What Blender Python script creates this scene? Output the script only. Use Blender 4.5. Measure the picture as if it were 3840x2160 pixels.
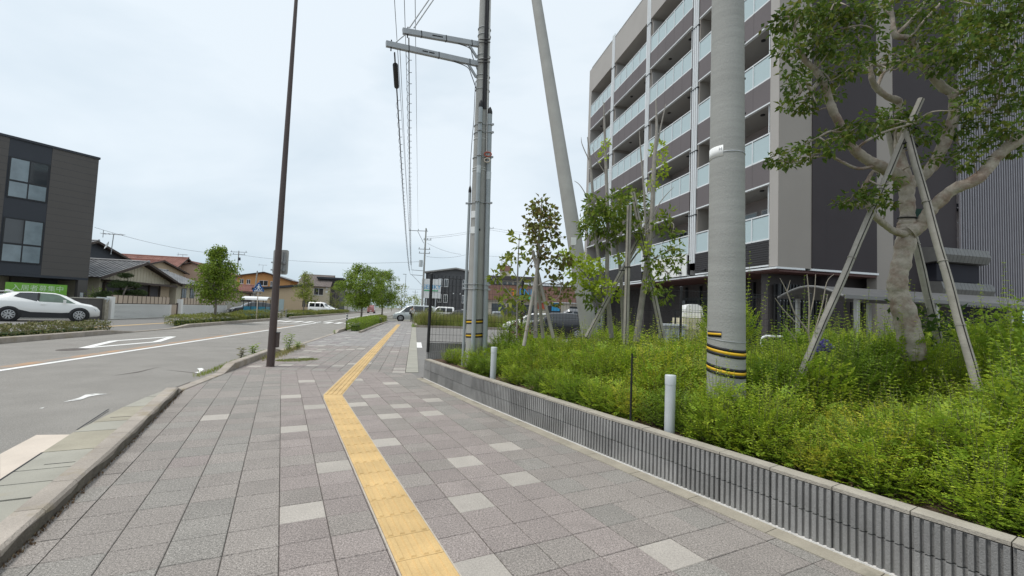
import bpy, bmesh, math, random
import numpy as np
from mathutils import Vector, Matrix, noise
random.seed(11); RNG = np.random.default_rng(11)
for o in list(bpy.data.objects): bpy.data.objects.remove(o)
SC = bpy.context.scene; COL = SC.collection
R = math.radians

# ---------------------------------------------------------------- camera, sky, sun, exposure
cam = bpy.data.objects.new('camera', bpy.data.cameras.new('camera')); COL.objects.link(cam)
PITCH, ROLL = .0535, .0395
fw = Vector((0, math.cos(PITCH), math.sin(PITCH))); u0 = Vector((0, -math.sin(PITCH), math.cos(PITCH)))
ri = Vector((1, 0, 0))*math.cos(ROLL) + u0*math.sin(ROLL); up = u0*math.cos(ROLL) - Vector((1, 0, 0))*math.sin(ROLL)
cam.matrix_world = Matrix(((ri.x, up.x, -fw.x, 0), (ri.y, up.y, -fw.y, 0), (ri.z, up.z, -fw.z, 1.51), (0, 0, 0, 1)))
cam.data.sensor_width = 36; cam.data.lens = 15.664; cam.data.clip_end = 3000; cam.data.clip_start = .05
SC.camera = cam
SUN_EL, SUN_AZ = R(66), R(255)          # azimuth measured clockwise from +Y: light comes from the left, a little behind
w = bpy.data.worlds.new('World'); SC.world = w; w.use_nodes = True
nt = w.node_tree; nt.nodes.clear(); N = nt.nodes.new; L = nt.links.new
out = N('ShaderNodeOutputWorld'); bg = N('ShaderNodeBackground'); bg.inputs['Strength'].default_value = .1
sky = N('ShaderNodeTexSky'); sky.sky_type = 'NISHITA'; sky.sun_disc = False
sky.sun_elevation = SUN_EL; sky.sun_rotation = SUN_AZ; sky.air_density = 1.0; sky.dust_density = 2.0; sky.ozone_density = 1.0
tc = N('ShaderNodeTexCoord'); mp = N('ShaderNodeMapping'); mp.inputs['Scale'].default_value = (1.0, 1.0, 2.6)
n1 = N('ShaderNodeTexNoise'); n1.inputs['Scale'].default_value = 1.7; n1.inputs['Detail'].default_value = 5; n1.inputs['Roughness'].default_value = .5
n1.inputs['Distortion'].default_value = .3
rp = N('ShaderNodeValToRGB'); rp.color_ramp.elements[0].position = .33; rp.color_ramp.elements[1].position = .72
rp.color_ramp.elements[0].color = (.30, .30, .30, 1); rp.color_ramp.elements[1].color = (1, 1, 1, 1)
cl = N('ShaderNodeValToRGB')            # cloud veil: blue-grey thin to white thick
cl.color_ramp.elements[0].position = .50; cl.color_ramp.elements[0].color = (.39, .485, .56, 1)
cl.color_ramp.elements[1].position = .98; cl.color_ramp.elements[1].color = (.63, .69, .735, 1)
sp = N('ShaderNodeSeparateXYZ'); hz = N('ShaderNodeMapRange'); hz.inputs['From Min'].default_value = 0; hz.inputs['From Max'].default_value = .75
ad = N('ShaderNodeMath'); ad.operation = 'MULTIPLY_ADD'; ad.inputs[1].default_value = 1.25
gain = N('ShaderNodeMixRGB'); gain.blend_type = 'MULTIPLY'; gain.inputs['Fac'].default_value = 1; gain.inputs['Color2'].default_value = (10, 10, 10, 1)
mx = N('ShaderNodeMixRGB'); mx.inputs['Fac'].default_value = .9
sc2 = N('ShaderNodeMath'); sc2.operation = 'MULTIPLY'; sc2.inputs[1].default_value = .55
L(tc.outputs['Generated'], mp.inputs['Vector']); L(mp.outputs['Vector'], n1.inputs['Vector'])
L(tc.outputs['Generated'], sp.inputs['Vector']); L(sp.outputs['Z'], hz.inputs['Value'])
L(hz.outputs['Result'], sc2.inputs[0]); L(n1.outputs['Fac'], ad.inputs[0]); L(sc2.outputs['Value'], ad.inputs[2])
L(ad.outputs['Value'], cl.inputs['Fac']); L(cl.outputs['Color'], gain.inputs['Color1'])
L(sky.outputs['Color'], mx.inputs['Color1']); L(gain.outputs['Color'], mx.inputs['Color2'])
L(mx.outputs['Color'], bg.inputs['Color']); L(bg.outputs['Background'], out.inputs['Surface'])
sun = bpy.data.objects.new('sun', bpy.data.lights.new('sun', 'SUN')); COL.objects.link(sun)
sun.data.energy = 1.5; sun.data.angle = R(11); sun.data.color = (1, .965, .91)
sdir = Vector((math.sin(SUN_AZ)*math.cos(SUN_EL), math.cos(SUN_AZ)*math.cos(SUN_EL), math.sin(SUN_EL)))
sun.rotation_euler = sdir.to_track_quat('Z', 'Y').to_euler()
SC.view_settings.view_transform = 'Standard'; SC.view_settings.look = 'None'; SC.view_settings.gamma = 1
SC.view_settings.use_curve_mapping = False; SC.view_settings.exposure = 0.5
SC.render.engine = 'CYCLES'

# ---------------------------------------------------------------- frames of the place
A = R(12.2); SV = Vector((-math.sin(A), math.cos(A), 0)); TV = Vector((math.cos(A), math.sin(A), 0))
def rf(s, t, z=0.): return SV*s + TV*t + Vector((0, 0, z))                  # along the street, across it
PS = .475; E1 = Vector((math.cos(PS), math.sin(PS), 0)); E2 = Vector((-math.sin(PS), math.cos(PS), 0))
def ng(i, j, z=0.): return E1*((i+.25)*.2997) + E2*((j+.6)*.2997) + Vector((0, 0, z))   # near paving grid
Zv = Vector((0, 0, 1))

# ---------------------------------------------------------------- materials
def mat(name, col, var=.18, scale=6., rough=.75, bump=0., bscale=60., metal=0., objrand=0., island=None, spec=.4, stain=None, trans=0., fine=0.):
    m = bpy.data.materials.new(name); m.use_nodes = True; nt = m.node_tree; N = nt.nodes.new; L = nt.links.new
    b = nt.nodes['Principled BSDF']; b.inputs['Roughness'].default_value = rough; b.inputs['Metallic'].default_value = metal
    b.inputs['Specular IOR Level'].default_value = spec
    geo = N('ShaderNodeNewGeometry')
    c = N('ShaderNodeRGB'); c.outputs[0].default_value = (*col, 1); cur = c.outputs[0]
    def mul(cur, valsock, lo, hi):
        mr = N('ShaderNodeMapRange'); mr.inputs['To Min'].default_value = lo; mr.inputs['To Max'].default_value = hi; L(valsock, mr.inputs['Value'])
        mm = N('ShaderNodeMixRGB'); mm.blend_type = 'MULTIPLY'; mm.inputs['Fac'].default_value = 1
        L(cur, mm.inputs['Color1']); L(mr.outputs['Result'], mm.inputs['Color2']); return mm.outputs['Color']
    if island:
        rp = N('ShaderNodeValToRGB'); rp.color_ramp.interpolation = 'LINEAR'; els = rp.color_ramp.elements
        for i, cc in enumerate(island):
            e = els[i] if i < 2 else els.new(1)
            e.position = i/(len(island)-1); e.color = (*cc, 1)
        L(geo.outputs['Random Per Island'], rp.inputs['Fac']); cur = rp.outputs['Color']
    if objrand:
        oi = N('ShaderNodeObjectInfo'); cur = mul(cur, oi.outputs['Random'], 1-objrand, 1+objrand)
    if var:
        n = N('ShaderNodeTexNoise'); n.inputs['Scale'].default_value = scale; n.inputs['Detail'].default_value = 6; L(geo.outputs['Position'], n.inputs['Vector'])
        cur = mul(cur, n.outputs['Fac'], 1-1.6*var, 1+1.6*var)
    if fine:
        n = N('ShaderNodeTexNoise'); n.inputs['Scale'].default_value = 190; n.inputs['Detail'].default_value = 3; L(geo.outputs['Position'], n.inputs['Vector'])
        cur = mul(cur, n.outputs['Fac'], 1-2.4*fine, 1+2.4*fine)
        n = N('ShaderNodeTexNoise'); n.inputs['Scale'].default_value = 75; n.inputs['Detail'].default_value = 2; L(geo.outputs['Position'], n.inputs['Vector'])
        cur = mul(cur, n.outputs['Fac'], 1-1.3*fine, 1+1.3*fine)
    if stain:
        n = N('ShaderNodeTexNoise'); n.inputs['Scale'].default_value = stain[1]; n.inputs['Detail'].default_value = 7; n.inputs['Roughness'].default_value = .65
        L(geo.outputs['Position'], n.inputs['Vector'])
        r2 = N('ShaderNodeMapRange'); r2.inputs['From Min'].default_value = stain[2]; r2.inputs['From Max'].default_value = stain[2]+.16; L(n.outputs['Fac'], r2.inputs['Value'])
        ms = N('ShaderNodeMixRGB'); L(r2.outputs['Result'], ms.inputs['Fac']); L(cur, ms.inputs['Color1']); ms.inputs['Color2'].default_value = (*stain[0], 1); cur = ms.outputs['Color']
    L(cur, b.inputs['Base Color'])
    if bump:
        n = N('ShaderNodeTexNoise'); n.inputs['Scale'].default_value = bscale; n.inputs['Detail'].default_value = 4; L(geo.outputs['Position'], n.inputs['Vector'])
        bp = N('ShaderNodeBump'); bp.inputs['Strength'].default_value = bump; bp.inputs['Distance'].default_value = .02; L(n.outputs['Fac'], bp.inputs['Height']); L(bp.outputs['Normal'], b.inputs['Normal'])
    if trans:
        t = N('ShaderNodeBsdfTranslucent'); L(cur, t.inputs['Color']); ms = N('ShaderNodeMixShader'); ms.inputs['Fac'].default_value = trans
        L(b.outputs[0], ms.inputs[1]); L(t.outputs[0], ms.inputs[2]); L(ms.outputs[0], nt.nodes['Material Output'].inputs['Surface'])
    return m
M = {}
M['asphalt'] = mat('asphalt', (.262, .246, .224), .15, 1.1, .9, .4, 90, fine=.34, stain=((.225, .205, .185), .5, .57), spec=.25)
M['asphalt2'] = mat('asphalt_dark', (.215, .206, .194), .12, .8, .9, .35, 90, fine=.2, spec=.25)
M['mortar'] = mat('mortar', (.115, .10, .09), .3, 9, .95)
M['tile_purple'] = mat('tile_purple', (.278, .240, .222), .10, 3, .85, .3, 160, stain=((.20, .175, .16), 1.7, .60), objrand=.09, fine=.62)
M['tile_grey'] = mat('tile_grey', (.270, .242, .219), .10, 3, .85, .3, 160, stain=((.195, .175, .16), 1.7, .60), objrand=.09, fine=.62)
M['tile_green'] = mat('tile_green', (.258, .240, .217), .10, 3, .85, .3, 160, stain=((.19, .175, .16), 1.7, .60), objrand=.08, fine=.62)
M['tile_light'] = mat('tile_light', (.40, .365, .325), .10, 4, .8, .2, 160, objrand=.08, fine=.25)
M['far_tile'] = mat('far_tile', (.28, .265, .255), .12, 2, .85, .2, 100, fine=.2, island=[(.235, .205, .20), (.28, .262, .25), (.27, .265, .25), (.30, .275, .265), (.27, .25, .24), (.42, .395, .365)])
M['yellow'] = mat('tactile_yellow', (.58, .40, .18), .16, 3.5, .75, .15, 150, objrand=.07, fine=.10, stain=((.48, .35, .20), 4.5, .62))
M['yellow_far'] = mat('tactile_yellow_far', (.56, .385, .18), .12, 2.5, .75)
M['grout'] = mat('pale_grout', (.50, .44, .36), .2, 20, .9)
M['kerb'] = mat('kerb_concrete', (.37, .325, .28), .22, 3, .9, .4, 70, objrand=.08, fine=.16, stain=((.30, .25, .17), 2.2, .52))
M['gutter_brown'] = mat('gutter_concrete_brown', (.345, .315, .245), .2, 2.5, .88, .3, 90, fine=.08)
M['gutter'] = mat('gutter_concrete', (.35, .335, .285), .16, 2.5, .88, .3, 90, objrand=.035, fine=.07, stain=((.36, .31, .21), 1.1, .58))
M['cream_patch'] = mat('cream_concrete', (.60, .52, .44), .10, 3, .85, .2, 90, fine=.05)
M['border'] = mat('border_concrete', (.36, .325, .26), .22, 4, .9, .35, 80, fine=.12, stain=((.22, .205, .16), 2.5, .56))
M['block'] = mat('ribbed_block', (.275, .268, .258), .26, 3.5, .9, .35, 120, objrand=.17, fine=.14, stain=((.42, .415, .40), 2.6, .61))
M['cap'] = mat('wall_cap', (.385, .35, .295), .2, 5, .9, .4, 80, fine=.12, stain=((.30, .27, .22), 3, .56))
M['whiteline'] = mat('white_mortar', (.70, .68, .65), .15, 12, .9, .3)
M['paint'] = mat('road_paint', (.80, .79, .76), .08, 3, .8, .1, 60, stain=((.30, .295, .28), 3.2, .64))
M['worn_paint'] = mat('worn_paint', (.74, .73, .70), .1, 3, .8, stain=((.27, .265, .25), 6, .52))
M['orange_worn'] = mat('worn_orange', (.42, .27, .165), .15, 1.2, .88, stain=((.27, .25, .225), 1.3, .44), fine=.1)
M['soil'] = mat('soil', (.095, .062, .042), .35, 12, .95, .8, 30, fine=.2)
M['earth'] = mat('earth', (.20, .19, .16), .2, .2, .95)
M['conc'] = mat('pole_concrete', (.35, .345, .322), .12, 3, .85, .3, 60, fine=.05)
M['steel'] = mat('galvanised_steel', (.36, .375, .385), .12, 5, .5, metal=.35)
M['pipe_grey'] = mat('grey_conduit', (.33, .36, .37), .08, 4, .5)
M['dark_metal'] = mat('dark_metal', (.03, .03, .032), .2, 10, .5)
M['black'] = mat('black', (.012, .012, .013), .1, 5, .55)
M['cable'] = mat('cable', (.035, .033, .035), .1, 5, .6)
M['wire'] = mat('wire', (.10, .105, .11), .1, 5, .6)
M['brown_pole'] = mat('brown_paint', (.068, .047, .042), .15, 3, .45, spec=.5)
M['white'] = mat('white_paint', (.78, .78, .76), .05, 4, .5)
M['tape_yellow'] = mat('tape_yellow', (.75, .45, .02), .08, 5, .5)
M['red'] = mat('red', (.45, .09, .05), .1, 5, .5)
def leafmat(name, cols, trans=.35, objrand=.12): return mat(name, cols[0], .12, 3, .55, island=cols, trans=trans, objrand=objrand, spec=.3)
M['leaf_lime'] = leafmat('leaf_lime', [(0.38, 0.49, 0.04), (0.44, 0.54, 0.05), (0.33, 0.45, 0.035), (0.48, 0.56, 0.06)])
M['leaf_mid'] = leafmat('leaf_mid', [(0.26, 0.39, 0.04), (0.31, 0.44, 0.045), (0.22, 0.34, 0.035)])
M['leaf_yellow'] = leafmat('leaf_yellow', [(0.54, 0.54, 0.06), (0.48, 0.52, 0.05), (0.58, 0.56, 0.08)])
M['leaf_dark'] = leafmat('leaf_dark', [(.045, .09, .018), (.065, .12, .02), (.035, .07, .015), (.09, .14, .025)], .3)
M['leaf_myrtle'] = leafmat('leaf_myrtle', [(0.085, 0.145, 0.022), (0.115, 0.18, 0.028), (0.065, 0.115, 0.02), (0.17, 0.215, 0.035), (0.16, 0.16, 0.035)], .35)
M['leaf_street'] = leafmat('leaf_street', [(.20, .30, .035), (.26, .36, .042), (.14, .22, .028), (.32, .40, .06)], .35)
M['leaf_street2'] = leafmat('leaf_street_yellowish', [(.26, .32, .045), (.20, .26, .035), (.34, .35, .07), (.13, .19, .03)], .35)
M['leaf_fresh'] = leafmat('leaf_fresh', [(.16, .25, .03), (.22, .32, .04), (.11, .18, .025), (.30, .38, .05), (.26, .28, .06)], .4)
M['leaf_hedge'] = leafmat('leaf_hedge', [(.24, .26, .055), (.17, .21, .04), (.33, .32, .08), (.13, .16, .035)])
M['leaf_old'] = leafmat('leaf_mature', [(.18, .285, .035), (.22, .33, .04), (.145, .24, .03)])
M['leaf_red'] = leafmat('leaf_reddish', [(0.2, 0.18, 0.045), (0.18, 0.2, 0.045), (0.21, 0.14, 0.06), (0.17, 0.22, 0.04), (0.26, 0.28, 0.06), (0.14, 0.1, 0.045)], .35)
M['leaf_mixed'] = leafmat('leaf_mixed', [(.14, .21, .035), (.20, .28, .04), (.32, .38, .055), (.09, .15, .028), (.36, .32, .07)], .35)
M['leaf_scruffy'] = leafmat('leaf_scruffy', [(.16, .19, .04), (.22, .21, .07), (.28, .25, .14), (.12, .15, .03), (.30, .27, .17)], .25)
M['leaf_pine'] = leafmat('leaf_pine', [(.05, .085, .025), (.075, .11, .03), (.035, .06, .02)], .2)
M['grass'] = leafmat('grass_blades', [(.22, .30, .05), (.30, .33, .08), (.16, .24, .035), (.38, .34, .15)], .3)
M['dry_grass'] = leafmat('dry_grass', [(.40, .33, .16), (.30, .27, .10), (.22, .25, .06)], .3)
M['stem'] = mat('green_stem', (.16, .17, .07), .2, 10, .8)
M['bark'] = mat('bark', (.20, .175, .15), .35, 8, .9, .5, 30)
M['bark_pale'] = mat('bark_pale', (.375, .33, .275), .26, 14, .88, 1.0, 18, stain=((.25, .18, .14), 4.6, .47))
M['bark_grey'] = mat('bark_grey', (.31, .285, .255), .25, 10, .9, .4, 40)
M['log'] = mat('support_log', (.35, .325, .285), .2, 7, .85, .3, 30)
M['log_slit'] = mat('log_slit', (.03, .028, .025), .2, 7, .85)
M['twig'] = mat('twig', (.33, .29, .24), .2, 10, .9)

# ---------------------------------------------------------------- mesh helpers
class MB:
    def __init__(s): s.v = []; s.f = []; s.sm = []
    def add(s, vs, fs, smooth=False):
        b = len(s.v); s.v += [tuple(v) for v in vs]; s.f += [tuple(i+b for i in f) for f in fs]; s.sm += [smooth]*len(fs); return s
    def extr(s, poly, vec):                                                  # polygon (3D points) swept by vec, both caps
        n = len(poly); p = [Vector(q) for q in poly]; q = [a+Vector(vec) for a in p]
        s.add(p+q, [tuple(range(n-1, -1, -1)), tuple(range(n, 2*n))] + [(i, (i+1) % n, n+(i+1) % n, n+i) for i in range(n)]); return s
    def box(s, c, ax, ay, az):                                               # centre and three half vectors
        c, ax, ay, az = Vector(c), Vector(ax), Vector(ay), Vector(az)
        vs = [c+ax*i+ay*j+az*k for k in (-1, 1) for j in (-1, 1) for i in (-1, 1)]
        s.add(vs, [(0, 2, 3, 1), (4, 5, 7, 6), (0, 1, 5, 4), (2, 6, 7, 3), (0, 4, 6, 2), (1, 3, 7, 5)]); return s
    def bar(s, a, b, w, h=None, upv=Zv):
        a, b = Vector(a), Vector(b); d = b-a; l = d.length; d.normalize(); x = d.cross(upv)
        if x.length < 1e-4: x = d.cross(Vector((1, 0, 0)))
        x.normalize(); y = x.cross(d); h = h or w
        return s.box((a+b)/2, d*l/2, x*w/2, y*h/2)
    def tube(s, pts, rad, n=8, caps=True, smooth=True):
        P = [Vector(p) for p in pts]; rad = rad if hasattr(rad, '__len__') else [rad]*len(P)
        vs = []; fs = []; ref = None
        for i, p in enumerate(P):
            d = (P[min(i+1, len(P)-1)]-P[max(i-1, 0)]).normalized()
            if ref is None: ref = d.orthogonal().normalized()
            ref = (ref-d*ref.dot(d)); ref = ref.normalized() if ref.length > 1e-6 else d.orthogonal().normalized()
            b = d.cross(ref)
            for k in range(n):
                a = 2*math.pi*k/n; vs.append(p+(ref*math.cos(a)+b*math.sin(a))*rad[i])
        for i in range(len(P)-1):
            for k in range(n): fs.append((i*n+k, i*n+(k+1) % n, (i+1)*n+(k+1) % n, (i+1)*n+k))
        s.add(vs, fs, smooth)
        if caps: s.add(vs[:n], [tuple(range(n-1, -1, -1))]); s.add(vs[-n:], [tuple(range(n))])
        return s
    def cyl(s, a, b, r, n=16, r2=None): return s.tube([a, b], [r, r if r2 is None else r2], n)
    def lathe(s, c, axis, prof, n=24):                                        # prof: list of (offset along axis, radius)
        c = Vector(c); ax = Vector(axis).normalized(); x = ax.orthogonal().normalized(); y = ax.cross(x); vs = []; fs = []
        for o, r in prof:
            for k in range(n):
                a = 2*math.pi*k/n; vs.append(c+ax*o+(x*math.cos(a)+y*math.sin(a))*r)
        for i in range(len(prof)-1):
            for k in range(n): fs.append((i*n+k, i*n+(k+1) % n, (i+1)*n+(k+1) % n, (i+1)*n+k))
        return s.add(vs, fs, True)
    def mesh(s, name, m, off=Vector()):
        me = bpy.data.meshes.new(name); me.from_pydata([(v[0]-off[0], v[1]-off[1], v[2]-off[2]) for v in s.v], [], s.f)
        me.polygons.foreach_set('use_smooth', s.sm)
        if m: me.materials.append(M[m] if isinstance(m, str) else m)
        me.update(); return me
    def build(s, name, m, parent=None, local=False):
        off = Vector() if (local or parent is None) else parent.matrix_world.translation
        return link(name, s.mesh(name, m, off), parent)
def link(name, me, parent=None, loc=None):
    o = bpy.data.objects.new(name, me); COL.objects.link(o)
    if parent is not None: o.parent = parent
    if loc is not None: o.location = loc
    return o
def tag(o, label=None, cat=None, group=None, kind=None):
    if label: o['label'] = label
    if cat: o['category'] = cat
    if group: o['group'] = group
    if kind: o['kind'] = kind
    return o
def thing(name, label, cat, loc=(0, 0, 0), rz=0., group=None):
    o = bpy.data.objects.new(name, None); COL.objects.link(o); o.location = loc; o.rotation_euler = (0, 0, rz)
    o.matrix_world = Matrix.Translation(Vector(loc)) @ Matrix.Rotation(rz, 4, 'Z')
    return tag(o, label, cat, group)
def struct(name, mb, m): return tag(mb.build(name, m), kind='structure')
def part(name, mb, m, parent, local=False): return mb.build(name, m, parent, local)
def spline(pts, n=5):                                                        # Catmull-Rom through (x, y, z, r)
    P = [np.array(p, float) for p in pts]; out = []
    for i in range(len(P)-1):
        a = P[max(i-1, 0)]; b = P[i]; c = P[i+1]; d = P[min(i+2, len(P)-1)]
        for k in range(n):
            t = k/n; out.append(.5*((2*b)+(c-a)*t+(2*a-5*b+4*c-d)*t*t+(3*b-a-3*c+d)*t**3))
    out.append(P[-1]); return [Vector(o[:3]) for o in out], [max(.002, float(o[3])) for o in out]
def limb(mb, pts, n=8, sub=5, rough=.0):
    p, r = spline(pts, sub)
    if rough: r = [q*(1+rough*(math.sin(i*1.9+q*90)*.6+math.sin(i*.77+p[i].x*9)*.7)) for i, q in enumerate(r)]
    b0 = len(mb.v); mb.tube(p, r, n)
    if rough:
        for i in range(b0, len(mb.v)):
            v = Vector(mb.v[i]); rr = r[min(len(r)-1, (i-b0)//n)]; mb.v[i] = tuple(v+noise.noise_vector(v*9)*rr*rough*1.5+noise.noise_vector(v*24)*rr*rough*.7)
    return mb
def leaf_arrays(c, d, nrm, Ln, Wd, fold=.25):
    c = np.asarray(c); d = np.asarray(d); nrm = np.asarray(nrm)
    d = d/np.maximum(np.linalg.norm(d, axis=1, keepdims=True), 1e-6)
    nrm = nrm-d*np.sum(nrm*d, 1, keepdims=True); nrm = nrm/np.maximum(np.linalg.norm(nrm, axis=1, keepdims=True), 1e-6)
    s = np.cross(d, nrm); Ln = np.broadcast_to(np.asarray(Ln, float), (len(c),))[:, None]; Wd = np.broadcast_to(np.asarray(Wd, float), (len(c),))[:, None]
    v0 = c; v1 = c+d*Ln*.45+s*Wd*.5+nrm*Wd*fold; v2 = c+d*Ln-nrm*Ln*.12; v3 = c+d*Ln*.45-s*Wd*.5+nrm*Wd*fold
    return np.stack([v0, v1, v2, v3], 1).reshape(-1, 3)
def leaf_mesh(name, V, m):
    n = len(V)//4; me = bpy.data.meshes.new(name); me.vertices.add(n*4); me.vertices.foreach_set('co', V.astype(np.float32).ravel())
    me.loops.add(n*4); me.loops.foreach_set('vertex_index', np.arange(n*4, dtype=np.int32))
    me.polygons.add(n); me.polygons.foreach_set('loop_start', np.arange(0, n*4, 4, dtype=np.int32))
    me.materials.append(M[m] if isinstance(m, str) else m); me.update(calc_edges=True); return me
def rnd_unit(n):
    v = RNG.normal(size=(n, 3)); return v/np.linalg.norm(v, axis=1, keepdims=True)
def clump_leaves(clumps, per, Ln, Wd, up=.6, shell=.5, flat=1.):             # clumps: (x, y, z, r)
    out = []
    for x, y, z, r in clumps:
        n = max(4, int(per*r*r)); u = rnd_unit(n); rad = r*(shell+(1-shell)*RNG.random((n, 1))**.6)*(.75+.5*RNG.random((n, 1)))
        c = np.array([x, y, z])+u*rad*np.array([1, 1, flat]); nr = rnd_unit(n)*.8+np.array([0, 0, up]); d = u*.7+rnd_unit(n)*.8+np.array([0, 0, -.25])
        out.append(leaf_arrays(c, d, nr, Ln*(.7+.6*RNG.random(n)), Wd*(.7+.6*RNG.random(n))))
    return np.concatenate(out)
def text(name, body, size, m, parent, origin, right, upv, extrude=.004):
    cu = bpy.data.curves.new(name, 'FONT'); cu.body = body; cu.size = size; cu.align_x = 'CENTER'; cu.align_y = 'CENTER'; cu.extrude = extrude
    t = bpy.data.objects.new(name, cu); COL.objects.link(t); bpy.context.view_layer.update()
    me = bpy.data.meshes.new_from_object(t.evaluated_get(bpy.context.evaluated_depsgraph_get())); bpy.data.objects.remove(t)
    r = Vector(right).normalized(); u = Vector(upv).normalized(); nn = r.cross(u); o = Vector(origin)
    if parent is not None: o = o-parent.matrix_world.translation
    me.transform(Matrix(((r.x, u.x, nn.x, o.x), (r.y, u.y, nn.y, o.y), (r.z, u.z, nn.z, o.z), (0, 0, 0, 1))))
    me.materials.clear(); me.materials.append(M[m]); return link(name, me, parent)
def clip(poly, p, n):                                                        # keep the side where (x-p).n >= 0
    out = []
    for i in range(len(poly)):
        a, b = poly[i], poly[(i+1) % len(poly)]; da = (a-p).dot(n); db = (b-p).dot(n)
        if da >= 0: out.append(a)
        if (da >= 0) != (db >= 0): out.append(a+(b-a)*(da/(da-db)))
    return out
def area(poly): return abs(sum(poly[i].x*poly[(i+1) % len(poly)].y-poly[(i+1) % len(poly)].x*poly[i].y for i in range(len(poly)))/2) if len(poly) > 2 else 0
M['steel_pale'] = mat('pale_steel', (.52, .55, .56), .1, 6, .5, metal=.1)
M['alu_back'] = mat('sign_back', (.42, .42, .40), .08, 3, .45, metal=.3)
M['curtain_glass'] = mat('glass_before_curtain', (.19, .24, .265), .22, 2.2, .1, spec=.8)
# ================================================================ GROUND
g = MB(); g.add([(-900, -60, -.06), (900, -60, -.06), (900, 1500, -.06), (-900, 1500, -.06)], [(0, 1, 2, 3)]); struct('ground', g, 'earth')
def sheet(poly, z): return MB().add([Vector((p[0], p[1], z)) for p in poly], [tuple(range(len(poly)))])
RE = [Vector(p) for p in ((-2.6, -3.0, 0), (-3.35, 2.3, 0), (-4.03, 3.65, 0), (-4.71, 4.9, 0), (-5.39, 6.54, 0), (-5.74, 7.86, 0), (-6.27, 9.83, 0))]   # road side of the gutter
near_edge = [Vector((-3.9, 2.3, 0)), Vector((-4.03, 3.65, 0))]
rd = [rf(-8, -11.7), rf(230, -11.7), rf(230, -4.05), rf(11.2, -4.05)] + [RE[6], RE[5], RE[4], RE[3], RE[2], Vector((-3.72, 2.3, 0)), Vector((-2.9, -3, 0))]
struct('road', sheet([(p.x, p.y) for p in rd], -.012), 'asphalt')
struct('forecourt', sheet([(p.x, p.y) for p in (rf(-8, -60), rf(60, -60), rf(60, -11.6), rf(-8, -11.6))], -.016), 'asphalt2')
struct('driveway', sheet([(p.x, p.y) for p in (rf(10.1, -.2), rf(36.5, -.2), rf(37, 30), rf(9.9, 30))], -.012), 'asphalt2')
struct('parking_lot', sheet([(p.x, p.y) for p in (rf(37.2, .3), rf(120, .3), rf(120, 60), rf(37.2, 60))], -.02), 'asphalt2')
def mark(name, pts, m='paint', z=-.006): return tag(sheet([(p[0], p[1]) for p in pts], z).build(name, m), kind='structure')
mark('centre_line', [rf(-3, -7.85), rf(170, -7.66), rf(170, -7.50), rf(-3, -7.69)])
mark('worn_orange_stripe', [rf(0, -8.22), rf(33, -8.12), rf(33, -7.88), rf(0, -7.90)], 'orange_worn', -.008)
def seg(a, b, wd): 
    a, b = Vector(a), Vector(b); n = Vector((-(b-a).y, (b-a).x, 0)).normalized()*wd/2; return [a+n, b+n, b-n, a-n]
dA, dB, dC, dE = rf(15.13, -9.2), rf(17.75, -9.92), rf(20.33, -9.36), rf(17.74, -8.66)
for a, b, wd in ((dA, dB, .22), (dB, dC, .2), (dC, dE, .22), (dE, dA, .2)): mark('diamond_marking', seg(a, b, wd), 'paint', -.006+.0006*random.random())
mark('worn_arrow_marking', [(-6.864, 9.915, 0.000), (-6.817, 9.999, 0.000), (-6.455, 9.625, -0.000), (-6.384, 9.646, -0.000), (-6.192, 9.192, 0.000), (-6.533, 9.363, -0.000), (-6.531, 9.525, 0.000)], 'paint')
mark('worn_arrow_marking', [(-6.254, 6.372, 0.000), (-6.327, 6.679, 0.000), (-6.435, 6.879, 0.000), (-6.382, 6.990, 0.000), (-6.196, 6.996, 0.000), (-6.263, 6.883, 0.000), (-6.268, 6.754, 0.000), (-6.181, 6.558, 0.000)], 'worn_paint')
mark('worn_dash_marking', [(-6.176, 5.969, 0.000), (-6.179, 6.043, 0.000), (-6.132, 5.978, 0.000)], 'worn_paint')
for k in range(9): mark('crosswalk_bar', [rf(38.6, -11.2+k*.8), rf(41.6, -11.2+k*.8), rf(41.6, -10.8+k*.8), rf(38.6, -10.8+k*.8)])
mark('stop_line', [rf(35.6, -11.4), rf(35.9, -11.4), rf(35.9, -7.9), rf(35.6, -7.9)])
for s0 in (52, 60, 70): mark('road_marking', [rf(s0, -6.2), rf(s0+4, -6.2), rf(s0+4, -5.4), rf(s0, -5.4)])
mark('entrance_mark', [rf(17.6, .09), rf(20.3, .09), rf(20.3, .36), rf(17.6, .36)], 'paint')
mark('manhole_cover', [rf(14.72+.42*math.cos(i*math.pi/8), -9.2+.3*math.sin(i*math.pi/8)) for i in range(16)], 'mortar', -.0085)
mark('road_crack', [(-7.565, 8.610, 0.000), (-7.571, 9.179, 0.000), (-7.725, 9.995, 0.000), (-7.477, 9.086, 0.000)], 'mortar', -.0095)
mark('road_crack', [(-7.419, 9.606, 0.000), (-6.737, 9.426, 0.000), (-5.780, 9.106, 0.000), (-5.113, 9.066, -0.000), (-5.733, 9.035, 0.000), (-6.692, 9.365, 0.000)], 'mortar', -.0095)
for k in range(9):                                                            # far-side footpath: tactile line
    mark('path_tactile_line', [rf(14+k*5, -15.1), rf(19+k*5-.02, -15.1), rf(19+k*5-.02, -14.8), rf(14+k*5, -14.8)], 'yellow_far', -.012)

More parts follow.
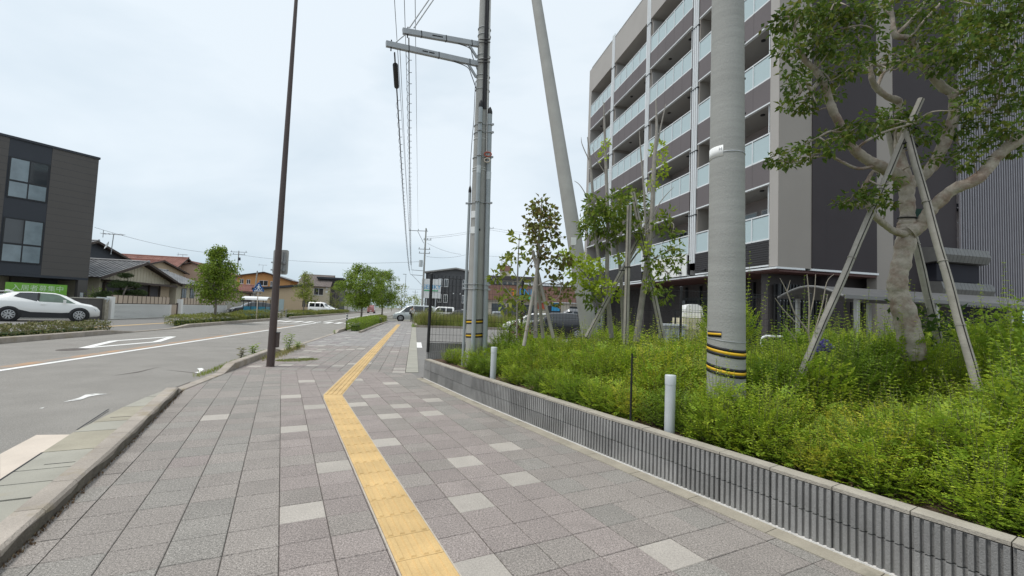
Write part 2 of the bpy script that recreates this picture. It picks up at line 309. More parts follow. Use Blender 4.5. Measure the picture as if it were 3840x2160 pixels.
# ---- near footpath: tile bed, tiles
J0, J1 = Vector((-5.48, 10.07, 0)), Vector((-2.33, 10.45, 0)); JN = Vector((-(J1-J0).y, (J1-J0).x, 0)).normalized()
K0, K1 = Vector((-2.74, 2.52, 0)), Vector((-5.25, 7.2, 0)); KN = Vector(((K1-K0).y, -(K1-K0).x, 0)).normalized()       # towards the path
W0, W1 = Vector((-1.83, 9.72, 0)), Vector((1.32, 4.44, 0)); WD = (W1-W0).normalized(); WN = Vector((WD.y, -WD.x, 0))   # towards the planter is -WN? fixed below
if WN.dot(Vector((1, 0, 0))) < 0: WN = -WN
WALL = [Vector((-1.83, 9.72, 0)), Vector((-.62, 7.6, 0)), Vector((1.33, 4.44, 0)), Vector((3.72, .64, 0))]             # foot of the planter wall, street side
pave = tag(sheet([(p.x, p.y) for p in ((K0-(K1-K0)*.9), Vector((4.6, -1.4, 0)), Vector((1.5, 4.4, 0)), Vector((-1.8, 9.75, 0)), J1, J0, Vector((-6.25, 9.85, 0)), Vector((-5.45, 7.25, 0)))], -.009).build('footpath', 'mortar'), kind='structure')
def tile_mesh(name, m, sx=.2945, sy=.2945, ch=.004, th=.04):
    h = [(-sx/2, -sy/2), (sx/2, -sy/2), (sx/2, sy/2), (-sx/2, sy/2)]; k = [(x*(1-2*ch/sx), y*(1-2*ch/sy)) for x, y in h]
    v = [(x, y, -th) for x, y in h]+[(x, y, -ch) for x, y in h]+[(x, y, 0) for x, y in k]
    f = [(8, 9, 10, 11)]+[(i, (i+1) % 4, 4+(i+1) % 4, 4+i) for i in range(4)]+[(4+i, 4+(i+1) % 4, 8+(i+1) % 4, 8+i) for i in range(4)]
    return MB().add(v, f).mesh(name, m)
TM = {k: tile_mesh('paving_tile', k) for k in ('tile_purple', 'tile_grey', 'tile_green', 'tile_light')}
LIGHT = {(0, 11), (4, 10), (3, 7), (7, 6), (6, 11), (5, 13), (7, 14), (1, 14), (3, 16), (0, 19), (-3, 22), (4, 20), (6, 20), (3, 23), (0, 26), (7, 23), (1, 23), (4, 25), (5, 22), (1, 31), (4, 31), (6, 29)}
def tile_kind(i, j):
    if (i, j) in LIGHT: return 'tile_light'
    r = random.random()
    if 0 <= i <= 6: return 'tile_purple' if r < .72 else 'tile_grey'
    return ('tile_green' if r < .42 else 'tile_grey' if r < .96 else 'tile_purple')
cells = []
for i in range(-16, 24):
    for j in range(-2, 42):
        c = ng(i+.5, j+.5); poly = [c+E1*a*.14725+E2*b*.14725 for a, b in ((-1, -1), (1, -1), (1, 1), (-1, 1))]; full = area(poly)
        for p, n in ((J0, -JN), (K0, KN), (WALL[2]-WN*.02, -WN)): poly = clip(poly, p, n) if len(poly) > 2 else poly
        if area(poly) < .002: continue
        v = c-Vector((0, 0, 1.51)); dd = v.dot(fw)
        if dd < .4 or abs(v.dot(ri)/dd) > 1.25 or v.dot(up)/dd < -.75: continue
        cells.append((c.length, i, j, c, poly if area(poly) < full*.999 else None))
cells.sort(key=lambda q: q[0])
rest = {}
for n, (_, i, j, c, poly) in enumerate(cells):
    k = tile_kind(i, j); tz = random.uniform(-.0012, .0012)
    if poly is None and n < 300:
        o = link('paving_tile', TM[k], pave, c+Vector((0, 0, tz))); o.rotation_euler = (random.uniform(-.002, .002), random.uniform(-.002, .002), PS)
    elif poly is not None and n < 300:
        MB().extr([p+Vector((0, 0, tz-.04)) for p in poly], (0, 0, .04)).build('paving_tile', k, pave)
    else:
        q = poly or [c+E1*a*.14725+E2*b*.14725 for a, b in ((-1, -1), (1, -1), (1, 1), (-1, 1))]
        rest.setdefault(k, MB()).extr([p+Vector((0, 0, tz-.04)) for p in q], (0, 0, .04))
for k, mb in rest.items(): tag(mb.build('paving_tiles', k, pave), kind='stuff')

# ---- far footpath: laid square to the street
farp = tag(sheet([(p.x, p.y) for p in (J0, J1, rf(10.7, -.13), rf(52, -.13), rf(52, -3.3), rf(28.4, -3.75), rf(13, -4.0), Vector((-6.25, 9.85, 0)))], -.0095).build('far_footpath', 'mortar'), kind='structure')
fm = MB(); fcells = []
for i in range(-15, 0):
    for j in range(30, 172):
        c = rf((j+.5+(.5 if i % 2 else 0))*.3, (i+.5)*.3-.14); full = [c+TV*a*.147+SV*b*.147 for a, b in ((-1, -1), (1, -1), (1, 1), (-1, 1))]
        s_ = c.dot(SV)
        if s_ > 30 and i < -11: continue
        poly = clip(full, J0, JN)
        if len(poly) > 2: poly = clip(poly, rf(0, -4.0), TV)
        if area(poly) < .002: continue
        fcells.append((c.length, i, j, c, poly, area(poly) > .0860))
fcells.sort(key=lambda q: q[0])
for n, (_, i, j, c, poly, whole) in enumerate(fcells):
    if n >= 300: fm.extr([p+Vector((0, 0, -.04)) for p in poly], (0, 0, .04+random.uniform(-.001, .001))); continue
    r_ = random.random(); k = 'tile_light' if r_ < .085 else 'tile_purple' if (r_ < .45 if i < -7 else r_ < .25) else 'tile_grey' if r_ < .8 else 'tile_green'
    if whole: o = link('paving_tile', TM[k], farp, c+Vector((0, 0, random.uniform(-.001, .001)))); o.rotation_euler = (0, 0, A)
    else: MB().extr([p+Vector((0, 0, -.04)) for p in poly], (0, 0, .04)).build('paving_tile', k, farp)
tag(fm.build('paving_tiles', 'far_tile', farp), kind='stuff')
for j in range(36, 122):                                                     # pale slabs along the driveway edge
    b = MB().extr([rf(j*.3+.003, -.13, -.04), rf(j*.3+.003, .16, -.04), rf(j*.3+.297, .16, -.04), rf(j*.3+.297, -.13, -.04)], (0, 0, .042)); b.build('edging_slab', 'gutter', farp)

# ---- tactile paving, tile by tile
def tact_mesh(m):
    mb = MB(); h = .1478
    mb.extr([(-h, -h, 0), (h, -h, 0), (h, h, 0), (-h, h, 0)], (0, 0, .005))
    for k in range(4):
        x = -.1125+.075*k
        mb.add([(x-.0185, -.137, .005), (x+.0185, -.137, .005), (x+.0185, .137, .005), (x-.0185, .137, .005), (x-.0125, -.131, .0135), (x+.0125, -.131, .0135), (x+.0125, .131, .0135), (x-.0125, .131, .0135)],
               [(4, 5, 6, 7), (0, 1, 5, 4), (1, 2, 6, 5), (2, 3, 7, 6), (3, 0, 4, 7)])
    return mb.mesh('tactile_tile', m)
tact = tag(MB().extr([(-.0, 0, -.2), (.01, 0, -.2), (.01, .01, -.2)], (0, 0, .01)).build('tactile_path', 'mortar'), kind='structure')
TT = tact_mesh('yellow')
P0, P1, P2 = Vector((.06, 1.72, 0)), Vector((-2.92, 7.52, 0)), Vector((-9.9, 39.6, 0))
def strip(a, b, start, stop_short=0.):
    d = (b-a).normalized(); n = int((b-a).length/.3-stop_short); ang = math.atan2(d.y, d.x)-math.pi/2
    for k in range(n):
        o = link('tactile_tile', TT, tact, a+d*(.3*(k+start))+Vector((0, 0, .0005))); o.rotation_euler = (0, 0, ang+random.uniform(-.004, .004))
    return d
d1 = strip(P0, P1, .5); d2 = (P2-P1).normalized()
strip(P1+d2*.0, P2, .62)
n1 = Vector((d1.y, -d1.x, 0)); n2 = Vector((d2.y, -d2.x, 0))
last = P0+d1*(.3*int((P1-P0).length/.3)); st2 = P1+d2*(.3*.12)
MB().extr([last-n1*.149, last+n1*.149, st2+n2*.149, st2-n2*.149], (0, 0, .0052)).build('tactile_wedge', 'yellow', tact)
for sgn in (-1, 1):
    MB().extr([P0+n1*sgn*.151, last+n1*sgn*.151, last+n1*sgn*.160, P0+n1*sgn*.160][::sgn], (0, 0, .003)).build('grout_line', 'grout', tact)
    MB().extr([st2+n2*sgn*.151, P2+n2*sgn*.151, P2+n2*sgn*.160, st2+n2*sgn*.160][::sgn], (0, 0, .003)).build('grout_line', 'grout', tact)

# ---- kerbs: stone by stone
def kerb_run(name, pts, inward, width, h0, h1, length=.6, gap=.006, m='kerb', parent=None, lens=None):
    """stones along pts; h0/h1 heights at either end of the run; inward = side vector"""
    k = parent or tag(MB().extr([Vector(pts[0])+Vector((0, 0, -.3)), Vector(pts[0])+Vector((.01, 0, -.3)), Vector(pts[0])+Vector((0, .01, -.3))], (0, 0, .01)).build(name, m), kind='structure')
    tot = sum((Vector(b)-Vector(a)).length for a, b in zip(pts, pts[1:])); done = 0
    for a, b in zip(pts, pts[1:]):
        a, b = Vector(a), Vector(b); d = (b-a).normalized(); Ls = (b-a).length; n = max(1, round(Ls/length)); st = Ls/n
        side = Vector((d.y, -d.x, 0)); side = side if side.dot(Vector(inward)) > 0 else -side
        for i in range(n):
            p = a+d*(st*i+gap/2); q = a+d*(st*(i+1)-gap/2); hp = h0+(h1-h0)*(done+st*i)/tot; hq = h0+(h1-h0)*(done+st*(i+1))/tot; c = min(.018, hp*.3)
            prof = lambda o, h: [o+Vector((0, 0, -.05)), o+Vector((0, 0, h-c)), o+side*c+Vector((0, 0, h)), o+side*(width-c)+Vector((0, 0, h)), o+side*width+Vector((0, 0, h-c)), o+side*width+Vector((0, 0, -.05))]
            v = prof(p, hp)+prof(q, hq); f = [(0, 5, 4, 3, 2, 1), (6, 7, 8, 9, 10, 11)]+[(j, j+1, j+7, j+6) for j in range(5)]
            if side.cross(d).z < 0: f = [t[::-1] for t in f]
            MB().add(v, f).build('kerb_stone', m, k)
        done += Ls
    return k
kin = Vector((-1, -.3, 0))
KA = [K0-(K1-K0)*.5, K0, Vector((-3.24, 3.47, 0)), Vector((-3.63, 4.22, 0)), Vector((-5.22, 7.15, 0))]
kb = kerb_run('kerb', KA, kin, .17, .11, .11)
kerb_run('', [Vector((-5.22, 7.15, 0)), Vector((-5.36, 7.45, 0))], kin, .17, .11, .015, parent=kb)
kerb_run('', [Vector((-5.36, 7.45, 0)), Vector((-5.86, 9.3, 0))], kin, .17, .014, .014, parent=kb)
kerb_run('', [Vector((-5.86, 9.3, 0)), Vector((-6.05, 9.95, 0))], kin, .17, .02, .15, parent=kb)
kerb_run('', [Vector((-6.05, 9.95, 0)), Vector((-6.78, 12.64, 0)), rf(14.6, -3.98)], kin, .17, .15, .15, parent=kb)
kerb_run('', [rf(14.6, -3.98), rf(15.3, -3.98)], kin, .17, .15, .02, parent=kb)
kerb_run('', [rf(15.3, -3.98), rf(25.2, -3.98)], kin, .17, .014, .014, parent=kb, length=1)
kerb_run('', [rf(25.2, -3.98), rf(26, -3.98)], kin, .17, .02, .15, parent=kb)
kerb_run('', [rf(26, -3.98), rf(46, -3.98)], kin, .17, .15, .15, parent=kb, length=1)
kerb_run('', [rf(26.4, -3.0), rf(46, -2.7)], -kin, .12, .1, .1, parent=kb, length=1)
M['kerb_dirt_shade'] = mat('kerb_dirt_shade', (.135, .118, .095), .35, 9, .95, .5, 60, fine=.15, stain=((.09, .085, .055), 4, .52))
for a, b in zip(KA, KA[1:]):                                                  # grimy, mossy street-side face of the kerb stones, its shade painted in too
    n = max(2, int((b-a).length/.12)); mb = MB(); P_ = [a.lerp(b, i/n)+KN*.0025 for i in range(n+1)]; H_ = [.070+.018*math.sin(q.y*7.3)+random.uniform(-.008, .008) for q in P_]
    mb.add(P_+[q+Zv*h for q, h in zip(P_, H_)], [(i, i+1, n+2+i, n+1+i) for i in range(n)]); mb.build('dirt_shade_film', 'kerb_dirt_shade', kb)
kf = kerb_run('opposite_kerb', [rf(2, -11.75), rf(20.6, -11.75)], (-1, 0, 0), .2, .17, .17, length=1.2)
kerb_run('', [rf(20.6, -11.75), rf(22.4, -11.75)], (-1, 0, 0), .2, .17, .03, parent=kf)
kerb_run('', [rf(22.4, -11.75), rf(25.6, -11.75)], (-1, 0, 0), .2, .02, .02, parent=kf, length=1)
kerb_run('', [rf(25.6, -11.75), rf(27.2, -11.75)], (-1, 0, 0), .2, .03, .17, parent=kf)
kerb_run('', [rf(27.2, -11.75), rf(43.2, -11.75)], (-1, 0, 0), .2, .17, .17, parent=kf, length=1.2)
kerb_run('', [rf(47.2, -11.75), rf(120, -11.75)], (-1, 0, 0), .2, .19, .19, parent=kf, length=1.2)
# gutter lids between kerb and road
gut = tag(sheet([(p.x, p.y) for p in (Vector((-2.95, 2.1, 0)), Vector((-3.85, 2.1, 0)), RE[2], RE[3], RE[4], RE[5], RE[6], Vector((-6.05, 9.8, 0)), Vector((-5.5, 7.4, 0)), Vector((-5.36, 7.0, 0)), Vector((-3.4, 3.3, 0)))], -.007).build('gutter', 'mortar'), kind='structure')
gl = [(1.84, 2.3), (2.31, 2.65), (2.66, 3.0), (3.01, 3.55), (3.56, 4.3), (4.31, 4.75), (4.76, 5.6), (5.61, 6.3), (6.31, 7.0)]
def gline(a):   # along kerb from K0, road side of the kerb
    d = (K1-K0).normalized(); return K0+d*(a-1.2)-KN*.175
for n, (a, b) in enumerate(gl):
    p, q = gline(a+.003), gline(b-.003)
    def outer(x):
        best = None
        for u, v in zip(RE[1:], RE[2:]):
            d = (v-u); nrm = -KN; den = nrm.x*d.y-nrm.y*d.x
            if abs(den) < 1e-6: continue
            t = -((u.x-x.x)*nrm.y-(u.y-x.y)*nrm.x)/(d.x*nrm.y-d.y*nrm.x)
            if -.01 <= t <= 1.01: best = u+d*t
        return best
    po, qo = outer(p), outer(q)
    if po is None: po = p-KN*.62
    if qo is None: qo = q-KN*.5
    MB().extr([x+Vector((0, 0, -.05)) for x in (p, po, qo, q)], (0, 0, .056 if n != 0 else .05)).build('gutter_lid', 'gutter_brown' if n in (4, 6) else 'gutter', gut)
for a, b in ((2.7, 3.55), (4.4, 5.5)):                                        # dark lifting slots in the lids
    p, q = gline(a)-KN*.42, gline(b)-KN*.42
    MB().extr([x+Vector((0, 0, .0065)) for x in (p, p-KN*.016, q-KN*.016, q)], (0, 0, .0015)).build('lid_slot', 'black', gut)
    p = gline((a+b)/2)-KN*.08; MB().extr([p+Vector((0, 0, .0065)), p-KN*.2+Vector((0, 0, .0065)), p-KN*.2+Vector((0, .012, .0065)), p+Vector((0, .012, .0065))], (0, 0, .0015)).build('lid_slot', 'black', gut)
M['grate'] = mat('grate_steel', (.10, .13, .16), .1, 9, .5, metal=.4)
for k in range(9):
    p = gline(1.40+.045*k); MB().extr([p+Vector((0, 0, -.0)), p-KN*.34, p-KN*.34+(K1-K0).normalized()*.018, p+(K1-K0).normalized()*.018], (0, 0, .012)).build('grate_bar', 'grate', gut)
cp = tag(sheet([(p[0], p[1]) for p in ((-4.720, 4.251, -0.000), (-5.023, 4.856, 0.000), (-4.723, 4.915, -0.000), (-4.028, 3.647, 0.000))], -.004).build('cream_patch', 'cream_patch'), kind='structure')
# ================================================================ PLANTER: ribbed block wall, soil, pipes
plw = thing('planter_wall', 'low grey ribbed block wall with beige cap edging the shrub bed', 'wall', WALL[0])
def rib_block(Ln, h=.186, th=.12, nr=9):
    mb = MB(); pit = Ln/nr; g = .019; dp = .022; pr = []
    for k in range(nr): pr += [(k*pit+.002, -dp), (k*pit+g*.8, -dp), (k*pit+g, 0), ((k+1)*pit-.001, 0)]
    pr += [(Ln-.001, -dp)]
    n = len(pr); v = [(x, -y-.0, 0) for x, y in pr]+[(x, -y, h) for x, y in pr]; f = [(i, i+1, n+i+1, n+i) for i in range(n-1)]
    b = len(v); v += [(0, th, 0), (Ln, th, 0), (0, th, h), (Ln, th, h)]
    f += [tuple(range(n, 2*n))+(b+3, b+2), (b, 0, n, b+2), (n-1, b+1, b+3, 2*n-1)]
    return mb.add(v, f).mesh('wall_block', 'block')
RB = rib_block(.396)
smooth = MB().extr([(0, 0, 0), (.396, 0, 0), (.396, .12, 0), (0, .12, 0)], (0, 0, .186)).mesh('wall_block', 'block')
cap, ml, bs = MB(), MB(), MB()
cum = 0.
for a, b in zip(WALL, WALL[1:]):
    d = (b-a).normalized(); Ls = (b-a).length; n = round(Ls/.4); st = Ls/n; ang = math.atan2(d.y, d.x); inn = Vector((-d.y, d.x, 0))
    for k in range(n):
        for c in range(2):
            p = a+d*(st*k+(.0 if c == 0 else 0))
            o = link('wall_block', smooth if (cum == 0 and k == 0) else RB, plw, p+Vector((0, 0, .012+c*.194))-plw.matrix_world.translation); o.rotation_euler = (0, 0, ang); o.scale = (st*.992/.396, 1, 1)
    cum += Ls
    for k in range(n): 
        p, q = a+d*(st*k+.003), a+d*(st*(k+1)-.003); hh = .398+random.uniform(-.002, .002)
        cap.extr([p+inn*.006+Vector((0, 0, hh)), q+inn*.006+Vector((0, 0, hh)), q+inn*.13+Vector((0, 0, hh)), p+inn*.13+Vector((0, 0, hh))], (0, 0, .022))
    ml.extr([a-inn*.006, b-inn*.006, b+inn*.02, a+inn*.02], (0, 0, .0165))
    for k in range(round(Ls/.6)):
        s2 = Ls/round(Ls/.6); p, q = a+d*(s2*k+.003), a+d*(s2*(k+1)-.003)
        bs.extr([p-inn*.155, q-inn*.155, q-inn*.002, p-inn*.002], (0, 0, .0065))
cap.build('cap', 'cap', plw); ml.build('mortar_line', 'whiteline', plw)
tag(bs.build('border_strip', 'border'), kind='structure')
SI = [p+Vector((.11, .06, 0)) for p in WALL]
FA, FB = Vector((-1.84, 9.95, 0)), Vector((7.9, 11.6, 0)); FD = (FB-FA).normalized(); FN = Vector((FD.y, -FD.x, 0))
soil = MB(); nx = 40
sv_ = []; sf = []
for i in range(nx+1):
    u = i/nx; q = u*3; k = min(2, int(q)); p = SI[k].lerp(SI[k+1], q-k); e = FA.lerp(FB+FD*4, u) 
    for j in range(9):
        x = p.lerp(e, j/8); sv_.append((x.x, x.y, .335+.05*min(1, j/3)+.035*math.sin(x.x*5.1+x.y*3.7)*math.sin(x.x*2.3-x.y*4.9)))
for i in range(nx):
    for j in range(8): sf.append((i*9+j, (i+1)*9+j, (i+1)*9+j+1, i*9+j+1))
soil.add(sv_, sf, True); struct('planting_bed', soil, 'soil')
# fence wall behind the bed + mesh fence
fw_ = thing('fence_base_wall', 'ribbed grey block wall under the black mesh fence behind the shrubs', 'wall', FA)
nb = int((FB-FA).length/.4); fang = math.atan2(FD.y, FD.x)
for k in range(nb):
    for c in range(4):
        o = link('wall_block', RB, fw_, FD*(.4*k)+Vector((0, 0, c*.19))); o.rotation_euler = (0, 0, fang)
M['fence_black'] = mat('fence_black', (.016, .016, .017), .2, 9, .5)
fen = thing('mesh_fence', 'tall black welded mesh fence with posts behind the shrub bed', 'fence', FA)
def mesh_panel(a, b, z0, z1, par, name='mesh_panel', sx=.075, sz=.15, r=.0031):
    mb = MB(); Ls = (b-a).length; d = (b-a).normalized(); n = int(Ls/sx)
    for k in range(1, n): p = a+d*(Ls*k/n); mb.tube([p+Zv*z0, p+Zv*z1], r, 4, False)
    m_ = int((z1-z0)/sz)
    for k in range(m_+1): z = z0+(z1-z0)*k/m_; mb.tube([a+Zv*z-FN*.004, b+Zv*z-FN*.004], r*(2.6 if k in (0, m_) else 1.1), 4, False)
    return tag(mb.build(name, 'fence_black', par), kind='stuff')
posts = [FA+FD*x for x in (.03, 2.12, 4.16, 6.1, 7.95, 9.75)]
for p in posts:
    mb = MB().tube([p+Zv*.55, p+Zv*2.27], .034 if p is posts[0] else .03, 10); mb.build('fence_post', 'fence_black', fen)
    MB().lathe(p+Zv*2.27, Zv, [(0, .036), (.02, .036), (.035, .02), (.038, 0)], 10).build('post_cap', 'fence_black', fen)
for a, b in zip(posts, posts[1:]): mesh_panel(a, b, .78, 2.2, fen)
lf = thing('low_fence', 'low black mesh fence section beside the cream box', 'fence', FA+FD*5.4)
q0 = FA+FD*5.5-FN*1.2; 
for k in range(4): MB().tube([q0+FD*k*1.15+Zv*.0, q0+FD*k*1.15+Zv*1.75], .025, 8).build('fence_post', 'fence_black', lf)
mesh_panel(q0, q0+FD*3.45, .75, 1.7, lf, sx=.1)
# grey marker pipes and black stake in the bed
for p, h in (((-0.261, 7.550, 0.409), .57), ((1.607, 4.460, 0.404), .61)):
    b = Vector((p[0], p[1], .33)); lab = 'pale grey capped pipe near the far end of the shrub bed' if h < .6 else 'pale grey capped pipe standing in the bed before the concrete pole'
    t = thing('marker_pipe', lab, 'post', b, group='marker pipes in the shrub bed')
    MB().cyl(b, b+Zv*h, .05, 20).build('pipe', 'steel_pale', t)
    MB().lathe(b+Zv*(h-.085), Zv, [(0, .0525), (.085, .0535), (.092, .05), (.094, 0)], 20).build('cap', 'steel_pale', t)
b = Vector((1.300, 4.750, 0.386)); b.z = .34
t = thing('plant_stake', 'thin black stake standing in the bed between the two marker pipes', 'stake', b)
MB().tube([b, b+Zv*.42, b+Zv*.78], [.011, .011, .009], 6).build('stake', 'black', t); MB().bar(b+Zv*.74, b+Zv*.74+Vector((.05, 0, 0)), .008).build('hook', 'black', t)

# ================================================================ POLES
def lean(a, b): return Vector(a), Vector(b)
# big concrete pole close by
c0 = Vector((2.272, 4.7, .3)); 
cpole = thing('concrete_pole', 'thick pale concrete pole with yellow and black bands rising from the shrubs', 'utility pole', c0)
pts = []; rad = []
for k in range(41): z = .3+k*.28; pts.append(Vector((2.272-.0088*(z-1.1)/1, 4.7, z))); rad.append(.186-(z-.9)*.0060)
M['conc_near'] = mat('pole_concrete_ringed', (.325, .325, .305), .08, 2.2, .85, .25, 60, fine=.06)
nt = M['conc_near'].node_tree; gN = nt.nodes.new('ShaderNodeNewGeometry'); mpN = nt.nodes.new('ShaderNodeMapping'); mpN.inputs['Scale'].default_value = (1.2, 1.2, 26)
nn = nt.nodes.new('ShaderNodeTexNoise'); nn.inputs['Scale'].default_value = 1.0; nn.inputs['Detail'].default_value = 6; nt.links.new(gN.outputs['Position'], mpN.inputs['Vector']); nt.links.new(mpN.outputs['Vector'], nn.inputs['Vector'])
mr = nt.nodes.new('ShaderNodeMapRange'); mr.inputs['From Min'].default_value = .3; mr.inputs['From Max'].default_value = .7; mr.inputs['To Min'].default_value = .93; mr.inputs['To Max'].default_value = 1.09; nt.links.new(nn.outputs['Fac'], mr.inputs['Value'])
mm = nt.nodes.new('ShaderNodeMixRGB'); mm.blend_type = 'MULTIPLY'; mm.inputs['Fac'].default_value = 1; bs_ = nt.nodes['Principled BSDF']; src = bs_.inputs['Base Color'].links[0].from_socket
nt.links.new(src, mm.inputs['Color1']); nt.links.new(mr.outputs['Result'], mm.inputs['Color2']); nt.links.new(mm.outputs['Color'], bs_.inputs['Base Color'])
MB().tube(pts, rad, 48).build('pole', 'conc_near', cpole)
def ax_at(z): return Vector((2.272-.0088*(z-1.1), 4.7, z)), .186-(z-.9)*.0060
def band(par, name, m, z0, z1, proud=.004, a0=0, a1=2*math.pi, tilt=0., n=36):
    mb = MB(); vs = []; fs = []
    for k in range(n+1):
        a = a0+(a1-a0)*k/n; dz = tilt*math.sin(a-.6)
        for zz in (z0+dz, z1+dz): c, r = ax_at(zz); vs.append(c+Vector((math.cos(a), math.sin(a), 0))*(r+proud))
        for zz in (z1+dz, z0+dz): c, r = ax_at(zz); vs.append(c+Vector((math.cos(a), math.sin(a), 0))*(r+proud*.1))
    for k in range(n):
        for j in range(4): fs.append((k*4+j, k*4+(j+1) % 4, k*4+4+(j+1) % 4, k*4+4+j))
    return mb.add(vs, fs, True).build(name, m, par)
for zc, nm in ((1.195, 0), (1.0, 1)):
    tl = .03
    band(cpole, 'black_band', 'black', zc-.046, zc-.014, tilt=tl); band(cpole, 'yellow_band', 'tape_yellow', zc-.014, zc+.014, tilt=tl); band(cpole, 'black_band', 'black', zc+.014, zc+.046, tilt=tl)
band(cpole, 'black_band', 'black', 1.335, 1.395, .006, math.pi*.98, math.pi*1.28, n=8); band(cpole, 'yellow_band', 'tape_yellow', 1.355, 1.376, .008, math.pi*.98, math.pi*1.28, n=8)
band(cpole, 'tie_wire', 'steel', 1.305, 1.312, .004, tilt=.02)
band(cpole, 'plate', 'white', 3.225, 3.34, .003, math.pi*.86, math.pi*1.29, n=14); band(cpole, 'strap', 'steel', 3.262, 3.275, .004, math.pi*1.29, math.pi*2.1, n=14)
c, r = ax_at(3.30)
for a in (1.24,):
    q = c+Vector((math.cos(math.pi*a), math.sin(math.pi*a), 0))*(r+.0045); tdir = Vector((-math.sin(math.pi*a), math.cos(math.pi*a), 0))
    text('plate_print', 'H', .05, 'steel', cpole, q, tdir, Zv, .0005)
for z in (2.28, 3.72, 4.1, 4.5, 5.0, 1.85):
    c, r = ax_at(z); q = c+Vector((.93, -.36, 0))*r*.985; MB().cyl(q, q+Vector((.93, -.36, 0))*.012, .012, 8).build('step_hole', 'black', cpole)
# leaning strut pole behind
s0, s1 = Vector((1.944, 10.000, 1.005)), Vector((0.226, 11.600, 10.607)); s0.z = .2
strut = thing('strut_pole', 'leaning concrete strut pole between the two upright poles', 'utility pole', s0)
d = s1-s0; MB().tube([s0+d*(k/14) for k in range(15)], [.195-.068*k/14 for k in range(15)], 28).build('pole', 'conc', strut)
q = Vector((1.326, 10.300, 3.204)); q = s0+d*((q.z-s0.z)/d.z); MB().box(q+Vector((-.06, -.175, 0)), (.06, 0, 0), (0, .012, 0), (0, 0, .09)).build('plate', 'white', strut)
# utility pole with conduits
ub = Vector((-.72, 9.3, .3)); ut = Vector((-0.822, 9.300, 8.224)); ud = (ut-ub).normalized(); UH = 10.6
up_ = thing('utility_pole', 'concrete utility pole with grey conduits and two arms beside the footpath', 'utility pole', ub)
def ua(z): return ub+ud*((z-ub.z)/ud.z)
def ur(z): return .19-(z-1)*.0095
zs = [.3+k*.5 for k in range(21)]
MB().tube([ua(z) for z in zs], [ur(z) for z in zs], 32).build('pole', 'conc', up_)
cx, cy = Vector((1, 0, 0)), Vector((0, -1, 0))
def conduit(a, z0, z1, r, m='pipe_grey', gap=.01):
    dr = Vector((math.cos(a), math.sin(a), 0)); st = 8
    pp = [ua(z0+(z1-z0)*k/st)+dr*(ur(z0+(z1-z0)*k/st)+r+gap) for k in range(st+1)]
    MB().tube(pp, r, 14).build('conduit', m, up_)
    e = pp[-1]; MB().tube([e, e+Zv*.05, e+Zv*.11, e+Zv*.16], [r*1.05, r*1.08, r*.75, r*.2], 12).build('conduit_cap', 'black', up_)
    return dr
AN = [(-math.pi*.52, 5.75, .043), (-math.pi*.17, 5.65, .05), (math.pi*1.04, 3.98, .03)]
drs = [conduit(a, .3, z1, r) for a, z1, r in AN]
for a, z, r in ((AN[0][0], 4.35, .046), (AN[1][0], 4.25, .053)):
    dr = Vector((math.cos(a), math.sin(a), 0)); c = ua(z)+dr*(ur(z)+r-.003+.01); MB().cyl(c, c+Zv*.16, r, 14).build('conduit_sleeve', 'steel_pale', up_)
def hoop(par, z, m='steel', extra=.0, h=.03):
    mb = MB(); mb.tube([ua(z)+Vector((math.cos(k*math.pi/12), math.sin(k*math.pi/12), 0))*(ur(z)+.008+extra) for k in range(25)], .008, 6, False)
    for a, z1, r in AN:
        if z < z1:
            dr = Vector((math.cos(a), math.sin(a), 0)); c = ua(z)+dr*(ur(z)+r+.01); mb.tube([c+Vector((math.cos(k*math.pi/8), math.sin(k*math.pi/8), 0))*(r+.008) for k in range(17)], .01, 6, False)
            mb.box(c+dr*(r+.02), dr*.03, Zv*.018, dr.cross(Zv)*.018)
    return mb.build('clamp', m, up_)
for z in (1.95, 2.05, 3.75, 4.72, 5.42, 5.25, 6.2, 6.5, 6.95, 7.4, 7.55): hoop(up_, z)
for z in (4.45, 4.5, 5.12, 6.4, 6.85): MB().tube([ua(z)+Vector((math.cos(k*math.pi/12), math.sin(k*math.pi/12), 0))*(ur(z)+.005) for k in range(25)], .006, 5, False).build('tie_band', 'white', up_)
for z in (1.28, 1.0):
    def ub_band(z0, z1, m, pr=.003):
        vs = []; fs = []
        for k in range(25):
            a = k*math.pi/12
            for zz in (z0, z1): zt = zz+.012*math.cos(a); vs.append(ua(zt)+Vector((math.cos(a), math.sin(a), 0))*(ur(zt)+pr))
        for k in range(24): fs.append((2*k, 2*k+2, 2*k+3, 2*k+1))
        MB().add(vs, fs, True).build('black_band' if m == 'black' else 'yellow_band', m, up_)
    ub_band(z-.045, z-.014, 'black'); ub_band(z-.014, z+.014, 'tape_yellow', .004); ub_band(z+.014, z+.045, 'black')
for z, dx in ((3.5, -.12), (3.17, -.12)):
    MB().box(ua(z)+Vector((-.1, -ur(z)*.85, 0)), (.045, -.02, 0), (.003, .006, 0), (0, 0, .07)).build('plate', 'white', up_)
MB().box(ua(3.18)+Vector((.02, -ur(3.2)-.004, 0)), (.035, 0, 0), (0, .006, 0), (0, 0, .02)).build('tag', 'black', up_)
